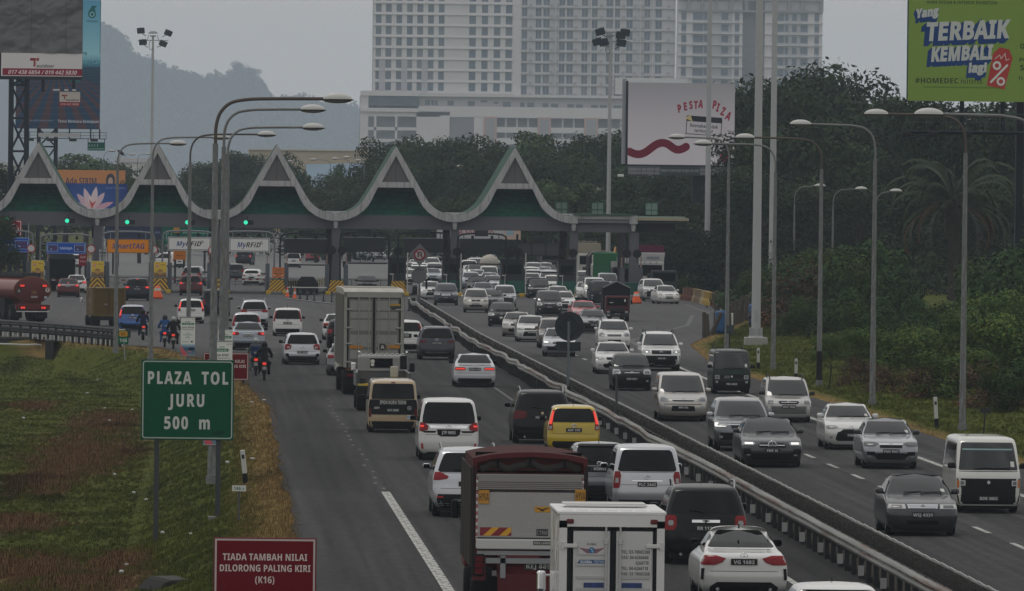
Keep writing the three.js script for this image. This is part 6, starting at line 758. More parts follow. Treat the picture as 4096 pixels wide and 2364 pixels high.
const monotone = (a,b,c,d,t) => { const m = (p,q,r) => { const u = q - p,v = r - q; return u * v <= 0 ? 0 : (2 * u * v) / (u + v); },m1 = m(a,b,c),m2 = m(b,c,d),t2 = t * t,t3 = t2 * t; return (2 * t3 - 3 * t2 + 1) * b + (t3 - 2 * t2 + t) * m1 + (-2 * t3 + 3 * t2) * c + (t3 - t2) * m2; };
const forms = {};
function form(type,W,H,L,tweak) {
const key = [type,W,H,L,tweak ? JSON.stringify(tweak) : ''].join(); if (forms[key]) return forms[key];
const P = PROFILES[type].map((p,i) => (tweak?.[i] ? tweak[i] : p)),N = 2.7,sub = 3,levels = [];
for (let i = 0; i < P.length - 1; i++) for (let s = 0; s < sub; s++) { const q = [P[Math.max(i - 1,0)],P[i],P[i + 1],P[Math.min(i + 2,P.length - 1)]],t = s / sub; levels.push([0,1,2,3].map((k) => monotone(q[0][k],q[1][k],q[2][k],q[3][k],t))); }
levels.push(P[P.length - 1]);
const lv = levels.map(([y,h,r,f]) => [y * H,(h * W) / 2,(r * L) / 2,(f * L) / 2]),cr = (y) => W * lerp(type === 'van' ? 0.06 : 0.13,type === 'van' ? 0.05 : 0.09,y / H),cf = (y) => W * lerp(type === 'van' ? 0.1 : 0.2,0.1,smooth(0.5,0.75,y / H));
const level = (y) => { for (let i = 1; i < lv.length; i++) if (y <= lv[i][0]) { const k = clamp((y - lv[i - 1][0]) / (lv[i][0] - lv[i - 1][0]),0,1); return lv[i].map((v,j) => lerp(lv[i - 1][j],v,k)); } return lv[lv.length - 1]; };
const arc = (s) => 1 - Math.pow(Math.max(0,1 - Math.pow(Math.min(1,Math.abs(s)),N)),1 / N);
const rearZ = (x,y) => { const l = level(y); return l[2] + cr(y) * arc(x / l[1]); },frontZ = (x,y) => { const l = level(y); return l[3] - cf(y) * arc(x / l[1]); };
const pos = [],idx = [],uv = [],S = []; const m = 15; for (let i = 0; i < m; i++) S.push(Math.sin((i / (m - 1) - 0.5) * Math.PI)); let n = 0;
lv.forEach((l,j) => { const [y,hw] = l,ring = []; for (const s of S) ring.push([s * hw,l[2] + cr(y) * arc(s)]); const a = l[2] + cr(y),b = l[3] - cf(y); for (const t of [0.2,0.4,0.6,0.8]) ring.push([hw,lerp(a,b,t)]); for (const s of [...S].reverse()) ring.push([s * hw,l[3] - cf(y) * arc(s)]); for (const t of [0.8,0.6,0.4,0.2]) ring.push([-hw,lerp(a,b,t)]); n = ring.length; ring.forEach(([x,z],i) => { pos.push(x,y + (1 - Math.min(1,Math.abs(x / hw)) ** 2) * 0.0,z); uv.push(i / n,y); }); });
for (let j = 1; j < lv.length; j++) for (let i = 0; i < n; i++) { const a = (j - 1) * n + i,b = (j - 1) * n + ((i + 1) % n),c = j * n + i,d = j * n + ((i + 1) % n); idx.push(a,c,b,b,c,d); }
const top = pos.length / 3,l = lv[lv.length - 1]; pos.push(0,l[0] + 0.025,(l[2] + l[3]) / 2); uv.push(0,0); for (let i = 0; i < n; i++) idx.push((lv.length - 1) * n + i,top,(lv.length - 1) * n + ((i + 1) % n));
const g = new THREE.BufferGeometry(); g.setAttribute('position',new THREE.Float32BufferAttribute(pos,3)); g.setAttribute('uv',new THREE.Float32BufferAttribute(uv,2)); g.setIndex(idx); g.computeVertexNormals();
const patch = (end,rows,off = 0.006,nu = 10,mirror = 1,taper = true) => { // rows [[y share,from,to]],shares of the half width
const p = [],ix = []; let r = 0; const put = (y,a,b) => { const hw = level(y)[1]; for (let i = 0; i <= nu; i++) { const x = lerp(a,b,i / nu) * hw * mirror; p.push(x,y,end < 0 ? rearZ(x,y) - off : frontZ(x,y) + off); } if (r) for (let i = 0; i < nu; i++) { const k = r * (nu + 1) + i; ix.push(k - nu - 1,k,k - nu,k - nu,k,k + 1); } r++; };
rows.forEach((q,i) => { if (i) for (let s = 1; s < 4; s++) put(lerp(rows[i - 1][0],q[0],s / 4) * H,lerp(rows[i - 1][1],q[1],s / 4),lerp(rows[i - 1][2],q[2],s / 4)); put(q[0] * H,q[1],q[2]); });
const g = new THREE.BufferGeometry(); g.setAttribute('position',new THREE.Float32BufferAttribute(p,3)); g.setAttribute('uv',new THREE.Float32BufferAttribute(new Float32Array((p.length / 3) * 2),2)); g.setIndex(ix); g.computeVertexNormals(); return g;
};
const sidePatch = (rows,side,off = 0.006) => { const p = [],ix = []; let r = 0; const put = (y,a,b) => { const x = side * (level(y)[1] + off); for (let i = 0; i <= 6; i++) p.push(x,y,lerp(a,b,i / 6) * L / 2); if (r) for (let i = 0; i < 6; i++) { const k = r * 7 + i; ix.push(k - 7,k,k - 6,k - 6,k,k + 1); } r++; }; rows.forEach((q,i) => { if (i) for (let s = 1; s < 3; s++) put(lerp(rows[i - 1][0],q[0],s / 3) * H,lerp(rows[i - 1][1],q[1],s / 3),lerp(rows[i - 1][2],q[2],s / 3)); put(q[0] * H,q[1],q[2]); }); const g = new THREE.BufferGeometry(); g.setAttribute('position',new THREE.Float32BufferAttribute(p,3)); g.setAttribute('uv',new THREE.Float32BufferAttribute(new Float32Array((p.length / 3) * 2),2)); g.setIndex(ix); g.computeVertexNormals(); return g; };
return (forms[key] = { g,patch,sidePatch,rearZ,frontZ,level,W,H,L,type });
}
const tyreG = new THREE.LatheGeometry([[0.2,-0.1],[0.29,-0.105],[0.315,-0.08],[0.32,0],[0.315,0.08],[0.29,0.105],[0.2,0.1]].map((p) => new THREE.Vector2(...p)),20).rotateZ(Math.PI / 2),rimG = merge([new THREE.CylinderGeometry(0.205,0.205,0.17,18).rotateZ(Math.PI / 2)]),spokeG = merge([0,1,2,3,4].map((i) => box(0.02,0.2,0.06,0.09,0.1,0).rotateX((i * Math.PI * 2) / 5)));
const wheelProto = new THREE.Mesh(tyreG,M.rubber); wheelProto.name = 'wheel'; { const r = new THREE.Mesh(rimG,std(0.05,0.05,0.055,0.4)); r.name = 'rim'; wheelProto.add(r); const s = new THREE.Mesh(spokeG,M.steel); s.name = 'spokes'; wheelProto.add(s); }
const plainWheel = new THREE.Mesh(tyreG,M.rubber); plainWheel.name = 'wheel';
const mirrorG = rbox(0.2,0.15,0.13,0.06,0,0,0,3),mirrorArm = rbox(0.1,0.05,0.06,0.02,0,0,0,1);
function wheelsOn(t,W,L,r = 0.32,width = 1,proto = wheelProto,base = 0.59) { for (const z of [-base / 2,base / 2]) for (const s of [-1,1]) { const w = proto.clone(); w.position.set(s * (W / 2 - 0.11 * width - 0.015),r,z * L); w.scale.set(s * width,r / 0.32,r / 0.32); t.add(w); } }
const plateArt = {};
function plateUV(text) { return plateArt[text] ??= atlas(150,38,(g,w,h) => { g.fillStyle = '#0d0d0f'; g.fillRect(0,0,w,h); g.strokeStyle = '#3a3a3c'; g.lineWidth = 2; g.strokeRect(1,1,w - 2,h - 2); if (text) fitText(g,text,w / 2,h / 2 + 1,Math.min(w - 14,17 * text.length),31,'#cfd0d0'); }); }
const emblem = { star: () => [new THREE.TorusGeometry(0.07,0.009,6,20),...[0,1,2].map((i) => box(0.012,0.07,0.008,0,0.035,0).rotateZ((i * 2 * Math.PI) / 3))],rings: () => [-0.075,-0.025,0.025,0.075].map((x) => new THREE.TorusGeometry(0.035,0.007,5,16).translate(x,0,0)),oval: () => [new THREE.TorusGeometry(0.06,0.01,6,20).scale(1.2,0.85,1),new THREE.TorusGeometry(0.035,0.008,5,14).scale(0.7,1,1)],disc: () => [cylZ(0.045,0.012)],h: () => [box(0.018,0.1,0.01,-0.035),box(0.018,0.1,0.01,0.035),box(0.07,0.018,0.01)],shield: () => [cylZ(0.06,0.012,0,0,0,6)],bow: () => [box(0.16,0.04,0.012),box(0.06,0.07,0.012)] };
const emblemG = {};
const mir2 = (fn) => [-1,1].forEach(fn);
// o: paint,plate,end ('rear' | 'front' is the end that faces the camera),and look options
function makeCar(name,label,category,type,W,H,L,o,group) {
const f = form(type,W,H,L,o.tweak),t = thing(name,label,category,[0,0,0],0,group),body = o.paint,dark = M.black,add = (n,g,m,p = t) => part(n,g,m,p),full = o.detail !== 0,isRear = o.end !== 'front';
add('body',f.g,body); const hi = type === 'suv' ? 0.26 : type === 'van' ? 0.24 : 0.2;
add('underbody',box(W * 0.84,0.22,L * 0.9,0,hi,0),dark);
const top = { sedan: [.715,.955],coupe: [.725,.955],hatch: [.66,.935],suv: [.66,.935],mpv: [.62,.935],van: [.56,.9] }[type],gy = o.glass ?? top;
// windows
const fTop = type === 'van' ? .93 : .945,fBot = { sedan: .7,coupe: .71,hatch: .665,suv: .655,mpv: .6,van: .57 }[type];
add('windscreen',f.patch(1,[[fTop,-.86,.86],[fTop - .02,-.89,.89],[lerp(fBot,fTop,.5),-.91,.91],[fBot + .015,-.93,.93],[fBot,-.9,.9]],0.006,14),M.screen);
if (full || isRear) add('rear_window',f.patch(-1,o.rearGlass ?? [[gy[1],-.78,.78],[gy[1] - .03,-.84,.84],[lerp(...gy,.4),-.88,.88],[gy[0] + .02,-.9,.9],[gy[0],-.82,.82]],0.006,14),M.glass);
const sz = { sedan: [-.42,.2],coupe: [-.35,.2],hatch: [-.78,.28],suv: [-.76,.3],mpv: [-.82,.4],van: [-.86,.78] }[type];
if (full) mir2((s) => { add('side_window',f.sidePatch([[fTop - .02,lerp(...sz,.12),lerp(...sz,type === 'van' ? .9 : .7)],[lerp(fBot,fTop,.5),lerp(...sz,.05),lerp(...sz,.88)],[fBot + .02,sz[0],sz[1] + .06]],s),M.glass); add('door_seam',f.sidePatch([[fBot,-.02,-.012],[.2,-.02,-.012]],s,0.004),dark); });
// rear end
if (full || isRear) {
const tl = o.tail ?? { sedan: [[.66,.6,.97],[.61,.52,.985],[.54,.58,.985]],coupe: [[.64,.62,.98],[.6,.5,.99],[.53,.62,.985]],hatch: [[.66,.72,.97],[.6,.68,.985],[.5,.72,.985]],suv: [[.66,.62,.98],[.61,.55,.985],[.54,.64,.985]],mpv: [[.62,.78,.975],[.5,.74,.985],[.44,.78,.985]],van: [[.42,.87,.985],[.3,.87,.985]] }[type];
mir2((s) => { const l = add('tail_light',f.patch(-1,tl,0.012,6,s),o.lit ? LAMP.red : o.tailMat ?? LAMP.red); if (o.litRows) add('lit_lamp',f.patch(-1,o.litRows,0.018,5,s),o.litMat ?? LAMP.lit,l); if (o.tailWhite) add('reversing_lamp',f.patch(-1,o.tailWhite,0.016,4,s),LAMP.clear,l); });
const py = o.plateY ?? (type === 'van' ? .3 : type === 'suv' ? .5 : type === 'mpv' ? .42 : .5),y = py * H,z = Math.min(f.rearZ(0,y - 0.06),f.rearZ(0,y + 0.06),f.rearZ(0.22,y)) - 0.02;
if (o.plateRecess) add('plate_recess',f.patch(-1,o.plateRecess,0.007),o.recessMat ?? dark);
if (isRear || full) { const pl = add('number_plate',printed(o.plateW ?? 0.5,o.plateH ?? 0.125,plateUV(isRear ? o.plate ?? '' : ''),o.plateX ?? 0,y,z,true),M.print); }
if (o.chrome) add('chrome_strip',f.patch(-1,o.chrome,0.014),M.chrome);
if (o.insert !== null) add('bumper_insert',f.patch(-1,o.insert ?? [[.27,-.8,.8],[.2,-.85,.85],[.13,-.8,.8]],0.005),o.insertMat ?? dark);
if (o.extra) for (const [n,rows,m,mirrored] of o.extra) (mirrored ? [-1,1] : [1]).forEach((s) => add(n,f.patch(-1,rows,0.015,8,s),m));
if (o.brakeBar) add('high_brake_light',f.patch(-1,[[o.brakeBar,-.09,.09],[o.brakeBar - .02,-.09,.09]],0.012),o.lit ? LAMP.lit : LAMP.redDark);
if (full && isRear) { const yb = (o.badgeY ?? py + .1) * H,e = o.emblem ?? 'oval'; emblemG[e] ??= merge(emblem[e]()); const b = add('badge',emblemG[e],M.chrome); b.position.set(0,yb,f.rearZ(0,yb) - 0.014); add('lid_seam',f.patch(-1,[[gy[0] - .01,-.93,.93],[gy[0] - .016,-.93,.93]],0.003),dark); add('bumper_seam',f.patch(-1,[[.425,-.93,.93],[.419,-.93,.93]],0.003),dark); if (type !== 'sedan' && type !== 'coupe') { add('wiper',bar([0.02,(gy[0] + .01) * H,f.rearZ(0,gy[0] * H) - 0.02],[0.36,(gy[0] + .045) * H,f.rearZ(0.3,(gy[0] + .04) * H) - 0.02],0.012,5),dark); } }
if (o.spoiler) add('spoiler',f.patch(-1,[[.985,-.9,.9],[.965,-.93,.93],[.945,-.92,.92]],0.06),o.spoiler === true ? body : o.spoiler);
}
// front end
if (full || !isRear) {
const low = type === 'van' ? 0 : 0,hl = o.head ?? { sedan: [[.56,.55,.93],[.52,.46,.985],[.455,.56,.98]],coupe: [[.56,.55,.93],[.52,.46,.985],[.46,.56,.98]],hatch: [[.57,.6,.94],[.53,.5,.985],[.445,.58,.98]],suv: [[.555,.56,.95],[.52,.48,.985],[.455,.58,.98]],mpv: [[.525,.6,.95],[.47,.52,.985],[.42,.62,.98]],van: [[.44,.64,.86],[.36,.64,.86]] }[type];
mir2((s) => { const h = add('headlight',f.patch(1,hl,0.012,6,s),o.headMat ?? LAMP.headDim); if (o.headLit) add('lit_lamp',f.patch(1,o.headLit,0.018,5,s),LAMP.head,h); if (full && !o.headLit && !isRear) add('lens_shade',f.patch(1,hl.map(([y,a,b]) => [lerp(y,(hl[0][0] + hl[hl.length - 1][0]) / 2,.35),lerp(a,(a + b) / 2,.4),lerp(b,(a + b) / 2,.35)]),0.017,5,s),std(0.14,0.145,0.15,0.1),h); });
add('grille',f.patch(1,o.grille ?? { sedan: [[.53,-.4,.4],[.49,-.42,.42],[.45,-.36,.36]],coupe: [[.53,-.4,.4],[.43,-.4,.4]],hatch: [[.52,-.38,.38],[.47,-.38,.38]],suv: [[.53,-.42,.42],[.49,-.44,.44],[.43,-.38,.38]],mpv: [[.48,-.46,.46],[.42,-.46,.46]],van: [[.44,-.62,.62],[.36,-.62,.62]] }[type],0.01),o.grilleMat ?? dark);
if (o.intake !== null) add('lower_intake',f.patch(1,o.intake ?? [[.33,-.5,.5],[.28,-.62,.62],[.2,-.5,.5]],0.008),dark);
if (!isRear && full) {
if (o.bars) for (const y of o.bars) add('grille_bar',f.patch(1,[[y,-.38,.38],[y - .012,-.38,.38]],0.018),M.chrome); if (o.frontChrome) add('chrome_strip',f.patch(1,o.frontChrome,0.02),M.chrome);
const yb = (o.badgeY ?? .5) * H,e = o.emblem ?? 'oval'; emblemG[e] ??= merge(emblem[e]()); const b = add('badge',emblemG[e],M.chrome); b.position.set(0,yb,f.frontZ(0,yb) + 0.03); if (o.badgeScale) b.scale.setScalar(o.badgeScale);
if (o.fog !== null) mir2((s) => add('fog_light',f.patch(1,o.fog ?? [[.3,.72,.84],[.25,.72,.84]],0.012,4,s),o.fogMat ?? LAMP.clear)); mir2((s) => add('wiper',bar([s * 0.02 + (s > 0 ? 0.05 : -0.5) * W * 0.4,(fBot + .02) * H,f.frontZ(0.1,(fBot + .01) * H) + 0.02],[(s > 0 ? 0.75 : 0.1) * W * 0.45,(fBot + .03) * H,f.frontZ(0.4,(fBot + .03) * H) + 0.03],0.011,5),dark));
add('bonnet_seam',f.patch(1,[[fBot - .012,-.92,.92],[fBot - .02,-.92,.92]],0.004),dark); if (o.extraFront) for (const [n,rows,m,mirrored] of o.extraFront) (mirrored ? [-1,1] : [1]).forEach((s) => add(n,f.patch(1,rows,0.014,8,s),m)); if (o.sticker) add('sticker',f.patch(1,[[lerp(fBot,fTop,.32),.72,.84],[lerp(fBot,fTop,.12),.72,.84]],0.01,3),M.offWhite);
}
if (!isRear) { const y = (o.plateY ?? (type === 'van' ? .2 : .36)) * H,z = Math.max(f.frontZ(0,y - 0.06),f.frontZ(0,y + 0.06),f.frontZ(0.2,y)) + 0.025; add('number_plate',printed(o.plateW ?? 0.5,o.plateH ?? 0.125,plateUV(o.plate ?? ''),o.plateX ?? 0,y,z,false),M.print); }
}
// mirrors,wheels,roof things
const mz = { sedan: .2,coupe: .2,hatch: .32,suv: .34,mpv: .42,van: .8 }[type] * L / 2,my = (o.mirrorY ?? { sedan: .7,coupe: .72,hatch: .67,suv: .66,mpv: .62,van: .6 }[type]) * H,mx = f.level(my)[1];
if (o.detail !== 0 || o.mirrors) mir2((s) => { const m = add('mirror',mirrorG,o.mirrorMat ?? body); m.position.set(s * (mx + 0.12),my + 0.05,mz); const a = add('mirror_arm',mirrorArm,dark,m); a.position.set(-s * 0.1,-0.05,0); if (isRear) { const gl = add('mirror_glass',box(0.16,0.11,0.01),M.glass,m); gl.position.z = -0.066; } });
wheelsOn(t,W,L,o.wheel ?? (type === 'suv' ? 0.36 : type === 'van' ? 0.33 : 0.31),o.tyre ?? 1,full ? wheelProto : plainWheel);
if (o.rails) mir2((s) => add('roof_rail',tube([[s * W * 0.36,.955 * H,-L * 0.33],[s * W * 0.37,H + 0.06,-L * 0.28],[s * W * 0.37,H + 0.07,0],[s * W * 0.36,H + 0.03,L * 0.04],[s * W * 0.35,.95 * H,L * 0.07]],0.022,20,6),o.rails === true ? M.steel : o.rails));
if (o.fin) add('aerial',o.fin === 'rod' ? bar([0,H * 0.99,-L * 0.28],[0,H + 0.22,-L * 0.32],0.01,5) : extrude([[-0.1,0],[0.08,0],[-0.06,0.09]],0.03).rotateY(Math.PI / 2).translate(0,H - 0.02,-L * 0.14),dark);
if (o.exhaust) mir2((s) => add('exhaust_pipe',cylZ(0.035,0.2,s * W * 0.3,0.24,-L / 2 + 0.12,10),M.chrome));
return t;
}
const placed = (t,x,z,L,end,yaw = 0) => { const back = 0.3 * L; t.rotation.y = (end === 'front' ? 0 : Math.PI) + yaw; t.position.set(x + Math.sin(yaw) * -back * (end === 'front' ? 1 : 1),0,z - back); return t; };
// ---------------------------------------------------------------- traffic going away,tails to the camera
{
const K = 'cars driving towards the toll plaza',tall = [[.9,.86,.96],[.78,.85,.975],[.62,.83,.985],[.5,.8,.985]],tallLit = [[.88,.88,.955],[.72,.87,.97],[.62,.87,.975]];
const R = (label,name,cat,type,W,H,L,x,z,o,yaw) => placed(makeCar(name,label,cat,type,W,H,L,{ end: 'rear',...o },K),x,z,L,'rear',yaw);
const car = (label,type,W,H,L,x,z,o,yaw) => R(label,{ sedan: 'saloon_car',coupe: 'saloon_car',hatch: 'hatchback_car',suv: 'sport_utility_car',mpv: 'people_carrier',van: 'van' }[type],'car',type,W,H,L,x,z,o,yaw);
car('white sleek saloon with red almond tail lights, nearest in front of the bottom edge','coupe',1.78,1.43,4.63,11.03,-173.06,{ paint: PAINT.white,plate: 'VG 1682',plateY: .555,plateW: 0.54,emblem: 'star',badgeY: .635,fin: 1,tail: [[.645,.7,.985],[.605,.44,.995],[.55,.5,.995],[.51,.66,.99]],insert: [[.27,-.62,.62],[.2,-.8,.8],[.13,-.84,.84]],extra: [['bumper_vent',[[.46,.9,.975],[.3,.92,.985]],M.black,true],['boot_lip',[[.69,-.84,.84],[.678,-.85,.85]],PAINT.pearl],['licence_shade',[[.6,-.32,.32],[.592,-.3,.3]],M.darkGrey]],exhaust: 1,mirrorMat: M.black,rearGlass: [[.955,-.72,.72],[.93,-.8,.8],[.82,-.9,.9],[.745,-.95,.95],[.73,-.86,.86]] });
car('white hatchback with large roof spoiler, only its roof above the bottom edge','hatch',1.7,1.5,3.9,11.0,-147,{ paint: PAINT.white,plate: '',fin: 1,spoiler: M.white,tail: tall });
car('big black SUV with round red tail lights and silver roof rails','suv',1.85,1.75,4.64,11.25,-189.93,{ paint: PAINT.black,plate: 'RR 1121',plateY: .47,emblem: 'bow',badgeY: .56,rails: true,tail: [[.63,.78,.97],[.6,.72,.985],[.5,.7,.985],[.44,.76,.985]],chrome: [[.575,-.34,.34],[.54,-.34,.34]],tailWhite: [[.565,.8,.9],[.53,.78,.92],[.5,.8,.9]],exhaust: 1,fin: 1 });
car('silver people carrier with tall angular tail lights ahead of the white box truck','mpv',1.76,1.75,4.6,11.55,-220.69,{ paint: PAINT.silver,plate: 'PLC 2442',plateY: .43,emblem: 'oval',badgeY: .535,tail: [[.62,.83,.975],[.56,.78,.985],[.4,.8,.99],[.37,.84,.99]],tailWhite: [[.52,.85,.93],[.45,.84,.95]],chrome: [[.49,-.44,.44],[.475,-.46,.46]],insert: [[.2,-.86,.86],[.17,-.86,.86],[.13,-.8,.8]],mirrorMat: M.chrome });
car('small dark grey hatchback with black spoiler between the red truck and the silver people carrier','hatch',1.67,1.55,3.8,10.73,-229.28,{ paint: PAINT.grey,plate: 'W3091S',plateY: .56,emblem: 'oval',badgeY: .65,spoiler: M.black,fin: 'rod',plateRecess: [[.6,-.5,.5],[.5,-.56,.56]],tail: tall,tailMat: LAMP.clear,rearGlass: [[.95,-.84,.84],[.9,-.88,.88],[.72,-.9,.9],[.62,-.86,.86]] });
car('yellow hatchback with lit tall tail lights','hatch',1.67,1.55,3.7,11.84,-270.71,{ paint: PAINT.yellow,plate: 'AKF 370',plateY: .5,emblem: 'oval',badgeY: .59,tail: tall,lit: 1,litRows: tallLit,tailWhite: [[.58,.86,.95],[.52,.84,.96]],mirrorMat: M.black,fin: 'rod' });
car('black SUV with roof rails beside the yellow hatchback','suv',1.94,1.76,4.85,11.28,-282.04,{ paint: PAINT.black,plate: 'PNM 2202',plateY: .5,emblem: 'disc',badgeY: .58,rails: true,fin: 1,tail: [[.62,.62,.985],[.58,.54,.99],[.5,.54,.985],[.47,.72,.985]],tailMat: LAMP.redDark,exhaust: 1 });
car('white luxury people carrier with wide chrome strip and lit tail lights','mpv',1.85,1.9,4.93,7.64,-263.1,{ paint: PAINT.white,plate: 'JTP 9893',plateY: .46,plateW: 0.46,plateH: 0.16,emblem: 'oval',badgeY: .545,tail: [[.62,.86,.985],[.565,.68,.985],[.5,.7,.985],[.48,.86,.985]],lit: 1,litRows: [[.575,.84,.96],[.545,.84,.965]],litMat: LAMP.lit,chrome: [[.575,-.68,.68],[.525,-.6,.6]],plateRecess: [[.51,-.4,.4],[.42,-.36,.36],[.395,-.26,.26]],insert: [[.14,-.8,.8],[.12,-.8,.8]],extra: [['bumper_reflector',[[.28,.86,.92],[.19,.86,.92]],LAMP.reflector,true],['lamp_underline',[[.485,.4,.95],[.455,.46,.8]],M.black,true]],mirrorMat: M.black,rearGlass: [[.945,-.84,.84],[.9,-.9,.9],[.7,-.92,.92],[.6,-.9,.9]] });
car('silver SUV half hidden behind the big red truck','suv',1.82,1.74,4.69,6.8,-216.64,{ paint: PAINT.silver,plate: 'RAB 5',plateY: .49,emblem: 'disc',badgeY: .56,rails: true,tail: [[.66,.82,.985],[.6,.56,.985],[.56,.6,.985],[.54,.84,.985]],extra: [['bumper_reflector',[[.31,.7,.88],[.285,.7,.88]],LAMP.reflector,true],['skid_plate',[[.27,-.4,.4],[.23,-.4,.4]],M.steel]],insert: [[.34,-.85,.85],[.24,-.9,.9],[.13,-.85,.85]] });
car('dark blue grey SUV with dim tail lights beside the container truck','suv',1.83,1.66,4.63,11.74,-425.65,{ paint: paint(0.045,0.048,0.062,0.3),plate: 'VGU 1183',plateY: .51,emblem: 'star',badgeY: .61,rails: M.black,tail: [[.59,.62,.985],[.52,.56,.985]],tailMat: LAMP.redDark,chrome: [[.25,-.66,.66],[.21,-.62,.62]],mirrorMat: M.black });
car('white saloon with bright red bar tail lights near the middle lane','sedan',1.78,1.42,4.46,11.71,-365.27,{ paint: paint(0.52,0.53,0.56),plate: 'PNM 7149',plateY: .545,emblem: 'rings',badgeY: .63,tail: [[.6,.5,.965],[.56,.44,.97],[.515,.5,.97]],lit: 1,litRows: [[.578,.48,.94],[.535,.5,.94]],mirrorMat: M.black,extra: [['boot_lip',[[.665,-.8,.8],[.65,-.82,.82]],M.darkGrey]] });
car('white SUV with slim red lights almost hidden right of the container truck','suv',1.82,1.68,4.5,10.68,-444.81,{ paint: PAINT.white,plate: 'PLX 3323',plateY: .54,plateH: 0.2,plateX: 0.1,emblem: 'h',badgeY: .63,tail: [[.92,.84,.94],[.78,.85,.96],[.62,.84,.985],[.56,.86,.985]],plateRecess: [[.59,-.3,.55],[.46,-.28,.5]] });
car('silver hatchback with dark rear valance in the left lane','hatch',1.74,1.52,3.9,4.83,-409.72,{ paint: PAINT.silver,plate: 'PNT 2074',plateY: .4,emblem: 'oval',badgeY: .56,spoiler: true,tail: [[.66,.78,.985],[.6,.6,.985],[.5,.66,.985],[.47,.84,.985]],tailWhite: [[.58,.7,.85],[.52,.7,.85]],mirrorMat: M.black,extra: [['bumper_pocket',[[.36,.76,.95],[.25,.72,.9]],M.black,true]] },0.03);
car('white people carrier going away, left of the container truck','mpv',1.7,1.62,4.2,4.96,-492.28,{ paint: PAINT.white,plate: 'PLR 4091',plateY: .47,emblem: 'oval',badgeY: .57,tail: [[.92,.86,.95],[.78,.86,.965],[.6,.86,.985],[.53,.87,.985]],mirrorMat: M.black,fin: 'rod' });
car('silver grey SUV with a red light bar, left of the white people carrier','suv',1.74,1.67,4.46,3.23,-524.32,{ paint: PAINT.silver,plate: 'PNF 5960',plateY: .46,emblem: 'h',badgeY: .57,rails: true,tail: [[.66,.6,.985],[.6,.5,.985],[.555,.6,.985]],extra: [['lamp_bridge',[[.635,-.62,.62],[.6,-.62,.62]],LAMP.redDark]],insert: [[.3,-.85,.85],[.13,-.85,.85]] });
car('blue grey saloon with lit corner tail lights ahead of two motorcycles','sedan',1.76,1.47,4.54,2.45,-446.96,{ paint: PAINT.blueSilver,plate: 'RAA 2208',plateY: .52,emblem: 'oval',badgeY: .62,tail: [[.65,.62,.975],[.6,.54,.985],[.53,.6,.985]],lit: 1,litRows: [[.63,.8,.95],[.56,.8,.96]],chrome: [[.585,-.34,.34],[.572,-.34,.34]],mirrorMat: M.black });
car('dark hatchback mostly hidden ahead of the blue grey saloon','hatch',1.69,1.5,3.7,2.53,-479.67,{ paint: PAINT.silver,plate: '',tail: tall,fin: 'rod',mirrorMat: M.black });
car('white hatchback with glowing upright tail lights behind the left lamp pole','hatch',1.67,1.55,3.7,-0.68,-536.41,{ paint: PAINT.white,plate: 'DCJ 8480',plateY: .55,emblem: 'oval',badgeY: .64,tail: tall,lit: 1,litRows: [[.88,.86,.95],[.62,.84,.97]],mirrorMat: M.black },0.03);
car('dark people carrier behind the cluster of left lamp poles','mpv',1.76,1.8,4.5,0.93,-569.93,{ paint: PAINT.navy,plate: '',mirrorMat: M.black },-0.04);
car('dark SUV braking at the lane under the orange sign','suv',1.84,1.74,4.7,-4.9,-647.81,{ paint: PAINT.navy,plate: 'PKG 1967',plateY: .52,emblem: 'oval',tail: [[.63,.6,.985],[.56,.56,.985]],lit: 1,litRows: [[.63,.72,.97],[.56,.72,.97]],brakeBar: .955,mirrorMat: M.black });
car('maroon SUV braking at the lane under the first white sign','suv',1.84,1.66,4.6,-0.89,-685.47,{ paint: PAINT.maroon,plate: '',tail: [[.64,.58,.985],[.56,.56,.985]],lit: 1,litRows: [[.64,.78,.97],[.56,.78,.97]],tailWhite: [[.62,.6,.74],[.58,.6,.74]],brakeBar: .955,mirrorMat: M.black });
car('dark red saloon braking at the second toll lane from the left','sedan',1.72,1.47,4.4,-10.42,-665.92,{ paint: PAINT.maroon,plate: 'WYL 597',plateY: .58,tail: [[.67,.64,.985],[.58,.6,.985]],lit: 1,litRows: [[.66,.7,.97],[.59,.7,.97]],brakeBar: .78,mirrorMat: M.black,chrome: [[.655,-.6,.6],[.64,-.6,.6]] });
car('white saloon just ahead of the dark red one at the toll','sedan',1.7,1.48,4.4,-10.2,-693.63,{ paint: PAINT.white,plate: '',lit: 1,litRows: [[.64,.66,.95],[.56,.66,.95]],mirrorMat: M.black });
car('bright blue hatchback with tall glowing tail lights by the guard rail end','hatch',1.67,1.55,3.7,-4.06,-503.8,{ paint: PAINT.blue,plate: 'PMS 2861',plateY: .53,emblem: 'oval',badgeY: .62,tail: tall,lit: 1,litRows: [[.82,.87,.96],[.6,.86,.975]],mirrorMat: M.black,fin: 'rod',extra: [['bumper_pocket',[[.34,.7,.92],[.24,.66,.88]],M.black,true]],spoiler: PAINT.silver });
car('white saloon peeking out left of the container truck','sedan',1.73,1.47,4.4,7.7,-481.59,{ paint: PAINT.white,plate: '',mirrorMat: M.black }); car('black hatchback squeezed behind the white saloon left of the container truck','hatch',1.7,1.5,3.9,7.57,-457.16,{ paint: PAINT.black,plate: '',mirrorMat: M.black }); car('dark saloon whose mirror shows left of the container truck rear wheels','sedan',1.74,1.46,4.4,6.55,-385.71,{ paint: PAINT.grey,plate: '',mirrorMat: M.black });
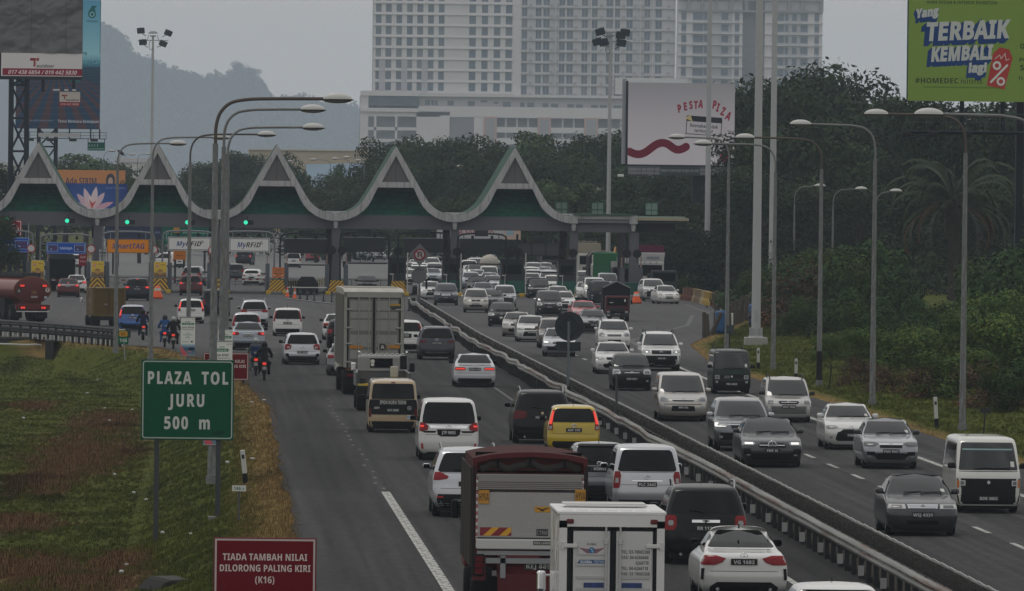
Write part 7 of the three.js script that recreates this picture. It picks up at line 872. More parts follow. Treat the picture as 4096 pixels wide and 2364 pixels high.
// beyond the barriers
car('white hatchback just past the barrier of the second white lane sign','hatch',1.72,1.46,4.0,4.51,-767.91,{ paint: PAINT.white,plate: '',rearGlass: [[.92,-.7,.7],[.8,-.82,.82],[.74,-.74,.74]],tail: [[.66,.7,.985],[.58,.62,.985]],mirrorMat: M.black },-0.1);
car('dark SUV past the toll beside the white hatchback','suv',1.8,1.66,4.5,3.14,-802.49,{ paint: PAINT.darkGrey,plate: '',mirrorMat: M.black,detail: 1 }); car('dark pickup past the toll under the first white sign','suv',1.85,1.75,5.1,-0.85,-758.96,{ paint: PAINT.grey,plate: '',mirrorMat: M.black },-0.1);
car('dark boxy SUV well past the toll, lights faintly red','suv',1.85,1.8,4.6,4.85,-990.37,{ paint: PAINT.navy,plate: '',lit: 1,litRows: [[.64,.8,.97],[.52,.8,.97]],litMat: LAMP.litSoft,tail: [[.66,.8,.985],[.5,.8,.985]] },-0.12); car('white people carrier driving away under the coned-off display board','mpv',1.7,1.75,4.2,10.26,-958.83,{ paint: PAINT.white,plate: '',plateY: .45,mirrorMat: M.black }); car('red hatchback driving away on the far road','hatch',1.75,1.5,4.0,13.67,-1057.25,{ paint: PAINT.red,plate: '',detail: 1,mirrorMat: M.black });
car('dark car far up the road just under the canopy beam','suv',1.85,1.75,4.6,12.75,-1785.68,{ paint: PAINT.navy,plate: '',detail: 0 }); car('white car turning off beyond the first white lane sign','mpv',1.7,1.7,4.2,-3.05,-941.67,{ paint: PAINT.white,plate: '',detail: 1 },0.7); car('white hatchback with a red light beyond the covered truck','hatch',1.68,1.5,3.8,-13.89,-927.7,{ paint: PAINT.white,plate: '',lit: 1,litRows: [[.66,.7,.95],[.56,.7,.95]] }); car('grey pink saloon at the left edge beyond the tanker','sedan',1.72,1.46,4.4,-19.09,-900.98,{ paint: PAINT.bronze,plate: '' }); car('white saloon at the left edge next to the grey pink one','sedan',1.72,1.46,4.4,-17.17,-903.4,{ paint: PAINT.white,plate: '' });
const bv =R('beige and black van lettered IPOH KUEH TEOW','van','van','van',1.7,1.83,4.5,6.6,-293.34,{ paint: PAINT.beige,plate: 'ALP 3698',plateY: .43,plateW: 0.42,plateH: 0.12,insert: [[.22,-.97,.97],[.1,-.95,.95]],tail: [[.46,.87,.985],[.3,.87,.985]],tailMat: LAMP.redDark,mirrorMat: M.black,rearGlass: [[.925,-.84,.84],[.9,-.89,.89],[.68,-.9,.9],[.635,-.88,.88]],brakeBar: .955,emblem: 'disc',badgeY: .6,extra: [['black_band',[[.628,-.97,.97],[.5,-.985,.985],[.345,-.985,.985]],M.black]] });
{ const f = form('van',1.7,1.83,4.5),lines = [['IPOH KUEH TEOW',260,60,0.96,0.2,0,.575],['ARMY',90,40,0.2,0.11,-0.56,.47],['HALAL',60,60,0.15,0.15,0.56,.47],['80 90',80,44,0.2,0.13,0.58,.3]];
const g = lines.map(([s,w,h,W,H,x,y],k) => printed(W,H,atlas(w,h,(c) => { c.fillStyle = k === 3 ? '#c8ccce' : '#0c0c0d'; c.fillRect(0,0,w,h); if (k === 2) { c.strokeStyle = '#c4c4c0'; c.lineWidth = 5; c.beginPath(); c.arc(30,30,25,0,7); c.stroke(); } fitText(c,s,w / 2,h / 2,w * (k === 2 ? 0.6 : 0.94),h * (k === 2 ? 0.4 : 0.86),k === 3 ? '#2a5a9a' : '#c4c4c0',k === 1 ? 'italic bold' : 'bold'); }),-x,y * 1.83,f.rearZ(0.3,y * 1.83 - 0.1) - 0.05,true)); g.forEach((q) => part('lettering',q,M.print,bv)); }
}
// ---------------------------------------------------------------- oncoming traffic,fronts to the camera
{
const K = 'cars coming from the toll plaza';
const car = (label,type,W,H,L,x,z,o,yaw) => placed(makeCar({ sedan: 'saloon_car',coupe: 'saloon_car',hatch: 'hatchback_car',suv: 'sport_utility_car',mpv: 'people_carrier',van: 'van' }[type],label,type === 'van' ? 'van' : 'car',type,W,H,L,{ end: 'front',...o },K),x,z,L,'front',yaw);
const slim = [[.54,.6,.97],[.5,.48,.985],[.465,.62,.985]];
car('dark grey saloon with square twin headlights, nearest in the oncoming lanes','sedan',1.74,1.42,4.47,17.57,-207.4,{ paint: PAINT.darkGrey,plate: 'WSJ 4331',plateY: .37,plateW: 0.54,emblem: 'shield',badgeY: .505,head: [[.545,.5,.95],[.47,.48,.985]],headMat: LAMP.white,grille: [[.545,-.44,.44],[.475,-.4,.4]],grilleMat: M.chrome,bars: [.535,.515,.495],extraFront: [['grille_gap',[[.527,-.4,.4],[.517,-.4,.4]],M.black],['grille_gap',[[.507,-.39,.39],[.497,-.39,.39]],M.black],['grille_gap',[[.487,-.38,.38],[.479,-.38,.38]],M.black]],fog: [[.3,.72,.84],[.24,.72,.84]],fogMat: M.darkGrey,sticker: 1,intake: [[.27,-.45,.45],[.2,-.45,.45]] });
car('old white van with black grille and bumper, at the right edge','van',1.69,1.98,4.4,20.62,-223.13,{ paint: PAINT.pearl,plate: 'BDB 3602',plateY: .2,plateW: 0.52,emblem: 'disc',badgeY: .41,head: [[.435,.72,.9],[.365,.72,.9]],headMat: LAMP.white,grille: [[.46,-.98,.98],[.34,-.98,.98]],grilleMat: M.black,intake: [[.34,-.985,.985],[.25,-.985,.985],[.12,-.95,.95]],fog: [[.44,.91,.97],[.34,.91,.97]],fogMat: LAMP.amber,mirrorMat: M.black,sticker: 1,extraFront: [['sun_strip',[[.85,-.84,.84],[.83,-.84,.84]],std(0.2,0.32,0.32,0.4)]] });
car('silver grey saloon with broad chrome grille wing in the outer lane','sedan',1.69,1.48,4.44,20.98,-259.13,{ paint: paint(0.26,0.27,0.29,0.6),plate: 'PMV 9567',plateY: .37,emblem: 'h',badgeY: .5,head: [[.56,.62,.97],[.52,.44,.985],[.47,.62,.985]],headMat: std(0.12,0.12,0.125,0.1),frontChrome: [[.535,-.46,.46],[.5,-.42,.42]],grille: [[.5,-.42,.42],[.44,-.4,.4]],extraFront: [['bumper_pocket',[[.36,.6,.88],[.28,.5,.86]],M.black,true]],mirrorMat: PAINT.darkGrey,sticker: 1 });
car('white saloon with black trapezoid grille behind the silver grey one','sedan',1.7,1.48,4.42,21.26,-278.71,{ paint: PAINT.white,plate: 'FND 7299',plateY: .33,plateX: 0.1,emblem: 'oval',badgeY: .49,head: slim,headMat: LAMP.clear,frontChrome: [[.5,-.5,.5],[.487,-.5,.5]],grille: [[.46,-.3,.3],[.38,-.5,.5]],intake: [[.4,-.52,.52],[.24,-.62,.62],[.2,-.55,.55]],sticker: 1,insert: [[.2,-.9,.9],[.13,-.9,.9]] });
car('dark grey luxury saloon with lit headlights and star grille','sedan',1.85,1.46,4.93,17.38,-259.53,{ paint: PAINT.darkGrey,plate: 'PME 10',plateY: .36,plateW: 0.5,emblem: 'star',badgeY: .47,badgeScale: 1.7,head: [[.535,.6,.97],[.5,.56,.985],[.465,.62,.98]],headMat: LAMP.clear,headLit: [[.525,.64,.9],[.49,.64,.9]],grille: [[.52,-.38,.38],[.46,-.48,.48],[.42,-.42,.42]],frontChrome: [[.476,-.42,.42],[.464,-.42,.42]],intake: [[.3,-.7,.7],[.23,-.8,.8],[.17,-.6,.6]],extraFront: [['bumper_pocket',[[.4,.72,.95],[.28,.66,.93]],M.black,true]],wheel: 0.33 });
car('grey SUV with white daytime running lights behind the luxury saloon','suv',1.85,1.68,4.6,17.55,-276.11,{ paint: PAINT.grey,plate: '',emblem: 'h',badgeY: .5,head: slim,headMat: LAMP.clear,headLit: [[.545,.84,.97],[.52,.9,.985],[.49,.9,.985],[.48,.6,.96],[.473,.6,.96]],frontChrome: [[.52,-.56,.56],[.505,-.52,.52]],mirrorMat: PAINT.silver,intake: [[.36,-.8,.8],[.22,-.8,.8]] });
car('old white people carrier with peeling bonnet and roof bars','mpv',1.68,1.62,4.2,21.53,-312.27,{ paint: paint(0.4,0.4,0.39,0.1,0.5),plate: 'WUP 7642',plateY: .36,emblem: 'oval',badgeY: .46,head: [[.52,.62,.96],[.44,.58,.985],[.4,.64,.98]],headMat: LAMP.headDim,grille: [[.49,-.4,.4],[.46,-.46,.46],[.42,-.36,.36]],frontChrome: [[.462,-.34,.34],[.452,-.34,.34]],rails: M.black,extraFront: [['peeled_patch',[[.575,-.5,.5],[.555,-.7,.62],[.535,-.3,.4]],std(0.2,0.18,0.16,0.9)],['grey_bumper',[[.37,-.97,.97],[.2,-.97,.97]],std(0.12,0.12,0.12,0.6)]],intake: [[.3,-.6,.6],[.22,-.6,.6]],mirrorMat: M.darkGrey });
car('silver beige people carrier with almond headlights in the inner lane','mpv',1.79,1.75,4.75,17.66,-312.44,{ paint: PAINT.gold,plate: 'WRY 542',plateY: .3,plateW: 0.44,emblem: 'oval',badgeY: .455,head: [[.52,.74,.96],[.46,.56,.985],[.415,.62,.98]],headMat: LAMP.clear,grille: [[.45,-.46,.46],[.425,-.4,.4]],frontChrome: [[.463,-.48,.48],[.45,-.48,.48]],intake: [[.33,-.45,.45],[.22,-.5,.5]],fog: [[.33,.72,.88],[.25,.72,.88]],extraFront: [['bumper_line',[[.37,-.96,.96],[.358,-.96,.96]],M.darkGrey]] });
car('old dark green van with roof rack at the right verge','van',1.6,1.85,4.0,22.23,-357.32,{ paint: PAINT.green,plate: 'PBV 5029',plateY: .23,emblem: 'disc',badgeY: .4,head: [[.43,.64,.88],[.34,.64,.88]],headMat: LAMP.clear,rails: M.black,mirrorMat: M.black,sticker: 1,extraFront: [['grille_light',[[.42,-.4,-.1],[.36,-.4,-.1]],std(0.12,0.12,0.12,0.4)]],intake: [[.3,-.97,.97],[.12,-.95,.95]] });
car('black hatchback with number plate at the inner lane, in front of the bare sign post','hatch',1.67,1.55,3.7,18.26,-361.44,{ paint: PAINT.black,plate: 'VDB 5851',plateY: .33,emblem: 'oval',badgeY: .49,head: [[.58,.66,.95],[.5,.56,.985],[.45,.62,.98]],headMat: LAMP.clear,bars: [.5],intake: [[.4,-.5,.5],[.28,-.6,.6],[.2,-.5,.5]] });
car('white pickup truck with amber lit lamps and black grille','suv',1.85,1.82,5.3,21.8,-404.25,{ paint: PAINT.white,plate: 'PMY 98',plateY: .33,emblem: 'oval',badgeY: .49,head: [[.55,.6,.97],[.47,.56,.985]],headMat: LAMP.clear,headLit: [[.51,.72,.8],[.48,.72,.8]],grille: [[.54,-.52,.52],[.44,-.5,.5]],intake: [[.4,-.95,.95],[.28,-.97,.97],[.15,-.9,.9]],wheel: 0.39,fin: 'rod',rails: M.black });
car('white saloon tucked behind the black hatchback by the median','sedan',1.7,1.48,4.42,19.13,-395.55,{ paint: PAINT.white,plate: '',head: slim,headMat: LAMP.clear,headLit: [[.46,.9,.96],[.44,.9,.96]] });
car('white compact hatchback with round friendly headlights in the middle of the fan of lanes','hatch',1.75,1.6,4.1,22.26,-459.82,{ paint: PAINT.white,plate: 'PHM 2527',plateY: .24,emblem: 'shield',badgeY: .5,head: [[.58,.66,.93],[.5,.56,.985],[.44,.64,.97]],headMat: LAMP.clear,grille: [[.52,-.46,.46],[.45,-.42,.42]],grilleMat: std(0.06,0.06,0.06,0.4),rails: M.black,fin: 'rod',intake: [[.34,-.4,.4],[.26,-.4,.4]] });
car('silver saloon half covered by the round sign back','sedan',1.7,1.47,4.45,18.39,-437.96,{ paint: PAINT.silver,plate: '',emblem: 'h',head: slim,headMat: LAMP.clear,headLit: [[.53,.7,.95],[.49,.66,.95]],intake: [[.36,-.8,.8],[.22,-.8,.8]],frontChrome: [[.52,-.5,.5],[.505,-.5,.5]] },-0.03);
car('bronze car just behind the silver saloon at the round sign','suv',1.75,1.62,4.3,19.13,-461.62,{ paint: PAINT.bronze,plate: '',head: slim,headMat: LAMP.clear });
car('white saloon third from the median behind the round sign','sedan',1.69,1.49,4.33,18.65,-481.75,{ paint: PAINT.white,plate: 'DKA 8483',plateY: .37,emblem: 'disc',badgeY: .49,head: slim,headMat: LAMP.clear,grille: [[.52,-.5,.5],[.46,-.5,.5]],intake: [[.4,-.5,.5],[.22,-.62,.62]],fin: 'rod' });
car('dark grey saloon with silver bumper next to the median','sedan',1.72,1.44,4.3,18.48,-499.62,{ paint: PAINT.gold,plate: 'PKD 71',plateY: .32,emblem: 'disc',head: slim,headMat: LAMP.clear,fin: 'rod' },-0.04);
car('black hatchback hugging the median rail','hatch',1.74,1.52,3.9,18.97,-538.57,{ paint: PAINT.black,plate: '',emblem: 'oval',badgeY: .5,head: [[.56,.64,.97],[.5,.52,.985],[.45,.64,.98]],headMat: LAMP.white,intake: [[.36,-.7,.7],[.2,-.8,.8]] },-0.05);
car('champagne boxy SUV with yellowed headlights near the toll','suv',1.79,1.68,4.5,19.36,-602.11,{ paint: PAINT.gold,plate: 'PGC 612',plateY: .35,emblem: 'disc',badgeY: .5,head: [[.565,.56,.97],[.47,.54,.985]],headMat: std(0.36,0.33,0.25,0.2),grille: [[.55,-.38,.38],[.48,-.34,.34]],intake: [[.33,-.5,.5],[.25,-.5,.5]],mirrorMat: PAINT.pearl },-0.03);
car('dark blue grey SUV with chrome grille by the tip of the median rail','suv',1.82,1.66,4.55,18.37,-641.18,{ paint: paint(0.05,0.055,0.068,0.35),plate: 'WA 12',plateY: .36,emblem: 'h',badgeY: .5,head: [[.56,.6,.97],[.5,.5,.985],[.46,.62,.98]],headMat: LAMP.clear,grille: [[.54,-.48,.48],[.45,-.44,.44]],bars: [.53,.505,.48,.455] },-0.02);
car('grey SUV with chrome wing grille behind the champagne one','suv',1.74,1.67,4.4,22.4,-630.64,{ paint: PAINT.silver,plate: '',emblem: 'h',badgeY: .47,head: slim,headMat: LAMP.clear,frontChrome: [[.5,-.5,.5],[.47,-.44,.44]],mirrorMat: M.black,extraFront: [['dark_bumper',[[.45,-.96,.96],[.2,-.95,.95]],M.darkGrey]] },-0.03);
car('dark saloon squeezed between the champagne and the grey SUV','sedan',1.74,1.46,4.4,20.98,-616.15,{ paint: PAINT.darkGrey,plate: '',head: slim,headMat: LAMP.clear },-0.03);
car('dark brown people carrier in the middle of the plaza','mpv',1.76,1.75,4.6,24.04,-589.5,{ paint: PAINT.brown,plate: 'PLG 21',plateY: .36,emblem: 'oval',badgeY: .46,head: [[.53,.72,.95],[.46,.56,.985],[.41,.64,.98]],headMat: LAMP.white,grille: [[.5,-.36,.36],[.44,-.36,.36]],frontChrome: [[.502,-.42,.42],[.49,-.42,.42]],mirrorMat: M.chrome });
car('white saloon peeking out right of the dark brown people carrier','sedan',1.7,1.5,4.3,25.89,-609.35,{ paint: PAINT.white,plate: '',head: slim,headMat: LAMP.clear,mirrorMat: PAINT.white }); car('white saloon behind the dark brown people carrier','sedan',1.7,1.47,4.4,27.12,-648.53,{ paint: PAINT.white,plate: '',head: slim,headMat: LAMP.clear });
car('pinkish red saloon with red mirrors crossing the plaza','sedan',1.73,1.46,4.5,25.04,-556.59,{ paint: PAINT.pink,plate: '',head: slim,headMat: LAMP.clear,mirrorMat: PAINT.red },0.05); car('dark saloon in front of the pinkish red one, right of the round sign','sedan',1.73,1.44,4.4,23.71,-514.82,{ paint: PAINT.grey,plate: 'PEX 9961',plateY: .36,emblem: 'oval',head: slim,headMat: LAMP.headDim,extraFront: [['dark_bumper',[[.43,-.95,.95],[.2,-.95,.95]],M.black]] },0.02);
car('white saloon turning out of the last lane at the far right','sedan',1.7,1.46,4.3,36.3,-663.58,{ paint: PAINT.white,plate: 'PKY 90',plateY: .37,emblem: 'oval',badgeY: .51,head: [[.58,.66,.95],[.53,.58,.985],[.47,.66,.97]],headMat: LAMP.white,grille: [[.52,-.36,.36],[.49,-.36,.36]],intake: [[.31,-.4,.4],[.27,-.4,.4]],fog: [[.34,.78,.9],[.3,.78,.9]],fogMat: M.black },0.1);
car('white and black pickup behind the turning white saloon','suv',1.85,1.8,5.2,36.16,-681.22,{ paint: PAINT.white,plate: '',head: slim,headMat: LAMP.clear,extraFront: [['bull_bar',[[.46,-.9,.9],[.2,-.95,.95]],M.black]],wheel: 0.38 },0.05); car('dark blue van beside the maroon truck','van',1.65,1.85,4.1,30.55,-653.83,{ paint: PAINT.navy,plate: '',emblem: 'disc',mirrorMat: M.black,rails: M.black,head: [[.42,.66,.86],[.36,.66,.86]] }); car('white people carrier with an amber light behind the dark blue van','mpv',1.75,1.85,4.7,31.33,-679.61,{ paint: PAINT.white,plate: '',headLit: [[.46,.8,.86],[.43,.8,.86]],extraFront: [['dark_bumper',[[.5,-.96,.96],[.15,-.95,.95]],M.black]] });
car('black hatchback oncoming in the lane left of the first canopy column','hatch',1.72,1.52,4.0,13.87,-716.48,{ paint: PAINT.black,plate: '',emblem: 'h',badgeY: .52,mirrorMat: M.black });
// at the booths
car('white saloon with a lit lamp leaving the lane by the no-U-turn sign','sedan',1.73,1.46,4.4,18.17,-675.83,{ paint: PAINT.white,plate: '',head: slim,headMat: LAMP.clear,headLit: [[.52,.88,.97],[.48,.88,.97]],intake: [[.42,-.4,.4],[.24,-.6,.6]] },0.05); car('dark saloon with silver grille left of the white one by the no-U-turn sign','sedan',1.73,1.46,4.4,18.38,-709.04,{ paint: PAINT.darkGrey,plate: '',head: slim,headMat: LAMP.white }); car('white saloon deep in the lane behind the round sign back','sedan',1.73,1.46,4.4,19.26,-786.68,{ paint: PAINT.white,plate: '',head: slim });
car('silver blue saloon behind the champagne SUV in the booth lane','sedan',1.72,1.48,4.4,22.19,-671.58,{ paint: PAINT.blueSilver,plate: '',head: slim }); car('black saloon with open dark windscreen in the lane of the mixer','sedan',1.74,1.5,4.4,23.25,-719.43,{ paint: PAINT.black,plate: '',head: slim,headMat: LAMP.white }); car('silver saloon right of the black one in the lane of the mixer','sedan',1.72,1.48,4.4,25.02,-733.13,{ paint: PAINT.silver,plate: '',head: slim }); car('black people carrier waiting under the askew sign frame','mpv',1.76,1.65,4.5,27.35,-692.05,{ paint: PAINT.black,plate: '',head: slim,frontChrome: [[.5,-.5,.5],[.48,-.5,.5]] }); car('grey saloon left behind the black people carrier at the booth','sedan',1.72,1.48,4.4,27.64,-717.68,{ paint: PAINT.grey,plate: '',head: slim });
// packed queue beyond the booths
const Q = 'cars queueing beyond the toll booths'; const protos = {};
const qcar = (type,col,x,z,label) => { const k = type + col; if (!protos[k]) { const d = { sedan: [1.72,1.47,4.4],hatch: [1.68,1.53,3.8],suv: [1.82,1.7,4.5],mpv: [1.76,1.78,4.5] }[type]; protos[k] = placed(makeCar({ sedan: 'saloon_car',hatch: 'hatchback_car',suv: 'sport_utility_car',mpv: 'people_carrier' }[type],label,'car',type,...d,{ end: 'front',paint: PAINT[col],plate: '',detail: 0,mirrors: 0,headMat: LAMP.clear },Q),x,z,4.4,'front'); } else { const c = copyOf(protos[k],{ sedan: 'saloon_car',hatch: 'hatchback_car',suv: 'sport_utility_car',mpv: 'people_carrier' }[type],label,[x,0,z - 1.3],0); c.userData.group = Q; } };
const words = { white: 'white',silver: 'silver',grey: 'grey',black: 'black',blueSilver: 'blue grey',pearl: 'cream white' };
const kinds = ['sedan','hatch','suv','sedan','mpv','sedan'],cols = ['white','white','silver','white','grey','white','blueSilver','pearl','black','silver']; seed(2024);
const lanes = [ // left pixel,right pixel,rows from near to far,place
[[1006,1094],[700,690,681,673,666,660,654,648,643],'behind the no-U-turn sign'],[[1146,1236],[712,704,696,689,682,676,670,664],'below the mixer drum'],[[1290,1378],[722,712,703,695,688,682],'under the askew frame'],[[860,1000],[640,634,629,624,619,614],'above the oncoming black car'],[[1430,1500],[738,722,708],'left of the green container']];
const qn = { sedan: 'saloon',hatch: 'hatchback',suv: 'SUV',mpv: 'minivan' };
const rowsOut = [[20.06,-794.68,0,0],[21.78,-796.48,0,0],[21.04,-833.64,0,1],[22.84,-835.62,0,1],[22.01,-872.12,0,2],[23.9,-874.29,0,2],[22.95,-909.43,0,3],[24.92,-911.79,0,3],[23.84,-944.8,0,4],[25.89,-947.35,0,4],[24.65,-977.38,0,5],[26.78,-980.12,0,5],[25.53,-1012.29,0,6],[27.73,-1015.23,0,6],[26.47,-1049.78,0,7],[28.76,-1052.94,0,7],[27.31,-1083.21,0,8],[29.68,-1086.59,0,8],[24.21,-757.64,1,0],[25.89,-759.31,1,0],[25.1,-785.65,1,1],[26.84,-787.45,1,1],[26.06,-815.82,1,2],[27.87,-817.76,1,2],[26.96,-844.17,1,3],[28.84,-846.25,1,3],[27.93,-874.57,1,4],[29.88,-876.8,1,4],[28.81,-902.42,1,5],[30.83,-904.8,1,5],[29.76,-932.11,1,6],[31.84,-934.65,1,6],[30.77,-963.81,1,7],[32.93,-966.54,1,7],[28.33,-730.21,2,0],[29.92,-731.72,2,0],[29.6,-762.99,2,1],[31.27,-764.65,2,1],[30.84,-795.12,2,2],[32.58,-796.92,2,2],[32.03,-826.03,2,3],[33.85,-827.98,2,3],[33.16,-855.12,2,4],[35.04,-857.21,2,4],[34.19,-881.74,2,5],[36.13,-883.96,2,5],[20.03,-1092.94,3,0],[22.53,-1096.59,3,0],[25.05,-1100.25,3,0],[20.83,-1136.77,3,1],[23.43,-1140.71,3,1],[26.06,-1144.68,3,1],[21.54,-1176.06,3,2],[24.24,-1180.29,3,2],[26.96,-1184.55,3,2],[21.96,-1217.61,3,3],[24.06,-1221.01,3,3],[26.17,-1224.42,3,3],[28.29,-1227.86,3,3],[22.78,-1262.8,3,4],[24.95,-1266.46,3,4],[27.14,-1270.14,3,4],[29.34,-1273.84,3,4],[23.65,-1311.48,3,5],[25.91,-1315.43,3,5],[28.19,-1319.4,3,5],[30.48,-1323.4,3,5],[31.11,-687.33,4,0],[32.31,-688.39,4,0],[33.26,-734.89,4,1],[34.55,-736.11,4,1],[35.4,-782.26,4,2],[36.77,-783.64,4,2]];
const ord = ['first','second','third','fourth','fifth','sixth','seventh','eighth','ninth'],count = {}; rowsOut.forEach(([x,z,li,r]) => { const n = (count[li + ',' + r] = (count[li + ',' + r] ?? 0) + 1); const type = kinds[Math.floor(rnd() * kinds.length)],col = cols[Math.floor(rnd() * cols.length)]; qcar(type,col,x + rr(-0.45,0.45),z + rr(-5,5),`${words[col]} ${qn[type]}, ${ord[n - 1]} from the left in the ${ord[r]} row ${lanes[li][2]}`); });
}
// ---------------------------------------------------------------- lorries
{
const prints = (list,mat,t) => list.forEach((g) => part('print',g,mat,t));
const hazard = atlas(150,40,(g,w,h) => { g.fillStyle = '#7a1220'; g.fillRect(0,0,w,h); g.fillStyle = '#d09a1c'; for (const x of [14,92]) { g.beginPath(); g.moveTo(x,h); g.lineTo(x + 44,0); g.lineTo(x + 80,0); g.lineTo(x + 36,h); g.fill(); } });
const speed = atlas(80,44,(g,w,h) => { g.fillStyle = '#c8ccce'; g.fillRect(0,0,w,h); g.strokeStyle = '#556'; g.lineWidth = 2; g.strokeRect(1,1,38,h - 2); g.strokeRect(41,1,38,h - 2); fitText(g,'80',20,22,30,30,'#2a5a9a'); fitText(g,'90',60,22,30,30,'#2a5a9a'); });
const word = (text,w,h,fg,bg,st = 'bold',fam) => atlas(w,h,(g) => { g.fillStyle = bg; g.fillRect(0,0,w,h); fitText(g,text,w / 2,h / 2 + 1,w * 0.92,h * 0.8,fg,st,fam); });
const twin = (t,W,z,r = 0.42) => { for (const s of [-1,1]) { const w = plainWheel.clone(); w.position.set(s * (W / 2 - 0.3),r,z); w.scale.set(s * 2.6,r / 0.32,r / 0.32); t.add(w); const h = new THREE.Mesh(rimG,M.darkGrey); h.name = 'hub'; h.scale.set(1.02,0.8,0.8); w.add(h); } };
const cabWithFront = (t,W,H,z,col,y0 = 0.45) => { // a simple forward cab,its face towards +z
part('cab',[rbox(W,H - 0.5,1.6,0.12,0,y0 + (H - 0.5) / 2,z - 0.8)],col,t); part('windscreen',box(W * 0.86,(H - 0.5) * 0.38,0.03,0,y0 + (H - 0.5) * 0.7,z + 0.005),M.glass,t); part('grille',rbox(W * 0.6,0.3,0.05,0.02,0,y0 + (H - 0.5) * 0.32,z + 0.01),M.darkGrey,t); part('bumper',rbox(W * 1.0,0.3,0.2,0.04,0,y0 + 0.08,z),M.darkGrey,t); for (const s of [-1,1]) { part('headlight',rbox(0.24,0.16,0.06,0.02,s * W * 0.38,y0 + (H - 0.5) * 0.2,z + 0.01),LAMP.clear,t); const m = part('mirror',rbox(0.16,0.34,0.1,0.04,s * (W / 2 + 0.18),y0 + (H - 0.5) * 0.7,z - 0.15),M.black,t); part('mirror_arm',bar([0,-0.18,0],[-s * 0.18,-0.3,0],0.02),M.black,m); }
};
const behind = (t,x,z,yaw = 0) => { t.position.set(x,0,z); t.rotation.y = yaw; return t; }; // rear face at z,pointing away
{ // red lorry with aluminium tail lift; local rear face at z = 0,front towards -z
const t = behind(thing('tail_lift_lorry','big red curtain-sided lorry with grey tail lift and rolled canvas, at the bottom edge','lorry'),6.3,-162.5),W = 2.2,redM = std(0.085,0.009,0.012,0.5),canvas = std(0.05,0.045,0.042,0.85),alu = std(0.34,0.335,0.32,0.5,0.15,{ roughnessMap: grime });
const arch = []; for (let i = 0; i <= 14; i++) { const s = i / 7 - 1; arch.push([s * W / 2,3.14 + 0.12 * (1 - Math.abs(s) ** 2.2)]); }
part('roof_canvas',extrude([[-W / 2,2.9],...arch,[W / 2,2.9]],4.4).translate(0,0,-4.55),std(0.055,0.015,0.014,0.8),t);
part('rear_arch',new THREE.ExtrudeGeometry(shapeOf([[-W / 2,2.85],...arch,[W / 2,2.85]],[[[-W / 2 + 0.08,2.86],[-W / 2 + 0.08,3.05],[-0.7,3.13],[0,3.17],[0.7,3.13],[W / 2 - 0.08,3.05],[W / 2 - 0.08,2.86]]]),{ depth: 0.1,bevelEnabled: false }).translate(0,0,-0.12),redM,t);
part('load_space',box(W - 0.16,0.5,0.05,0,2.98,-0.9),std(0.004,0.004,0.004,0.95),t);
const roll = []; seed(6); for (let i = 0; i <= 20; i++) { const s = i / 10 - 1; roll.push([s * 0.95,3.06 - 0.1 * Math.abs(Math.sin(s * 4.2)) - 0.04 * s * s + rr(-0.015,0.015),-0.2]); } part('rolled_canvas',tube(roll,0.08,60,7),canvas,t); for (const x of [-0.62,0,0.66]) part('canvas_strap',[box(0.05,0.26,0.03,x,3.08,-0.1),box(0.06,0.05,0.05,x,2.99,-0.08)],M.black,t);
for (const s of [-1,1]) { part('side_canvas',[box(0.04,1.9,6.2,s * W / 2,2.0,-3.4),...[...Array(7)].map((_,i) => box(0.06,1.9,0.05,s * W / 2,2.0,-0.5 - i * 0.95))],canvas,t); part('rear_post',box(0.05,2.1,0.12,s * (W / 2 - 0.03),1.95,-0.06),std(0.028,0.02,0.02,0.7),t); const st = part('reflective_tape',box(0.035,1.35,0.01,s * (W / 2 - 0.09),2.1,0.03),std(0.35,0.1,0.1,0.5),t); part('tape_dash',[...Array(10)].map((_,i) => box(0.037,0.06,0.012,s * (W / 2 - 0.09),2.1 - 0.62 + i * 0.135,0.032)),M.offWhite,st); }
part('lift_platform',rbox(W - 0.14,0.96,0.06,0.02,0,2.02,0),alu,t); part('upper_fold',[rbox(W - 0.14,0.16,0.07,0.02,0,2.76,0),...[...Array(4)].map((_,i) => box(W - 0.16,0.025,0.085,0,2.56 + i * 0.035,0))],std(0.24,0.235,0.22,0.5),t); part('lower_lip',rbox(W - 0.16,0.2,0.1,0.03,0,1.5,0.02),std(0.5,0.5,0.49,0.4),t); part('platform_edge',[box(W - 0.16,0.02,0.09,0,2.52,0),box(W - 0.16,0.02,0.09,0,1.62,0)],M.darkGrey,t);
prints([printed(0.6,0.16,hazard,-0.65,1.74,0.034),printed(0.22,0.13,speed,0.52,1.73,0.034),printed(0.22,0.13,word('CTRM',80,44,'#888','#1c1c1e'),0.24,1.73,0.034),printed(0.34,0.08,word('DHOLLANDIA',150,34,'#c8c8c4','#2a2a28','bold','serif'),0.24,1.53,0.075),printed(0.3,0.11,word('Y',110,40,'#2a1c04','#c08a14'),0.24,2.17,0.034)],M.print,t);
const flagUV = word('HYVA',70,90,'#2a1c04','#b8821a'); part('warning_flag',printed(0.2,0.26,flagUV,-0.88,2.4,0.06),M.print,t); part('warning_flag',printed(0.2,0.26,flagUV,0.96,2.43,0.06),M.print,t);
part('under_rail',[box(W - 0.2,0.08,0.1,0,1.33,-0.05),box(W - 0.3,0.1,0.1,0.1,1.18,-0.1),box(0.1,0.5,0.1,-0.5,1.1,-0.1),box(0.1,0.5,0.1,0.6,1.1,-0.1)],M.steel,t); part('chassis',[box(1.3,0.35,0.2,0.1,1.05,-0.3),box(0.8,0.6,6,0,0.75,-3.4)],std(0.1,0.012,0.016,0.6),t); part('rear_bumper',rbox(1.4,0.42,0.12,0.03,0.1,0.72,-0.15),redM,t);
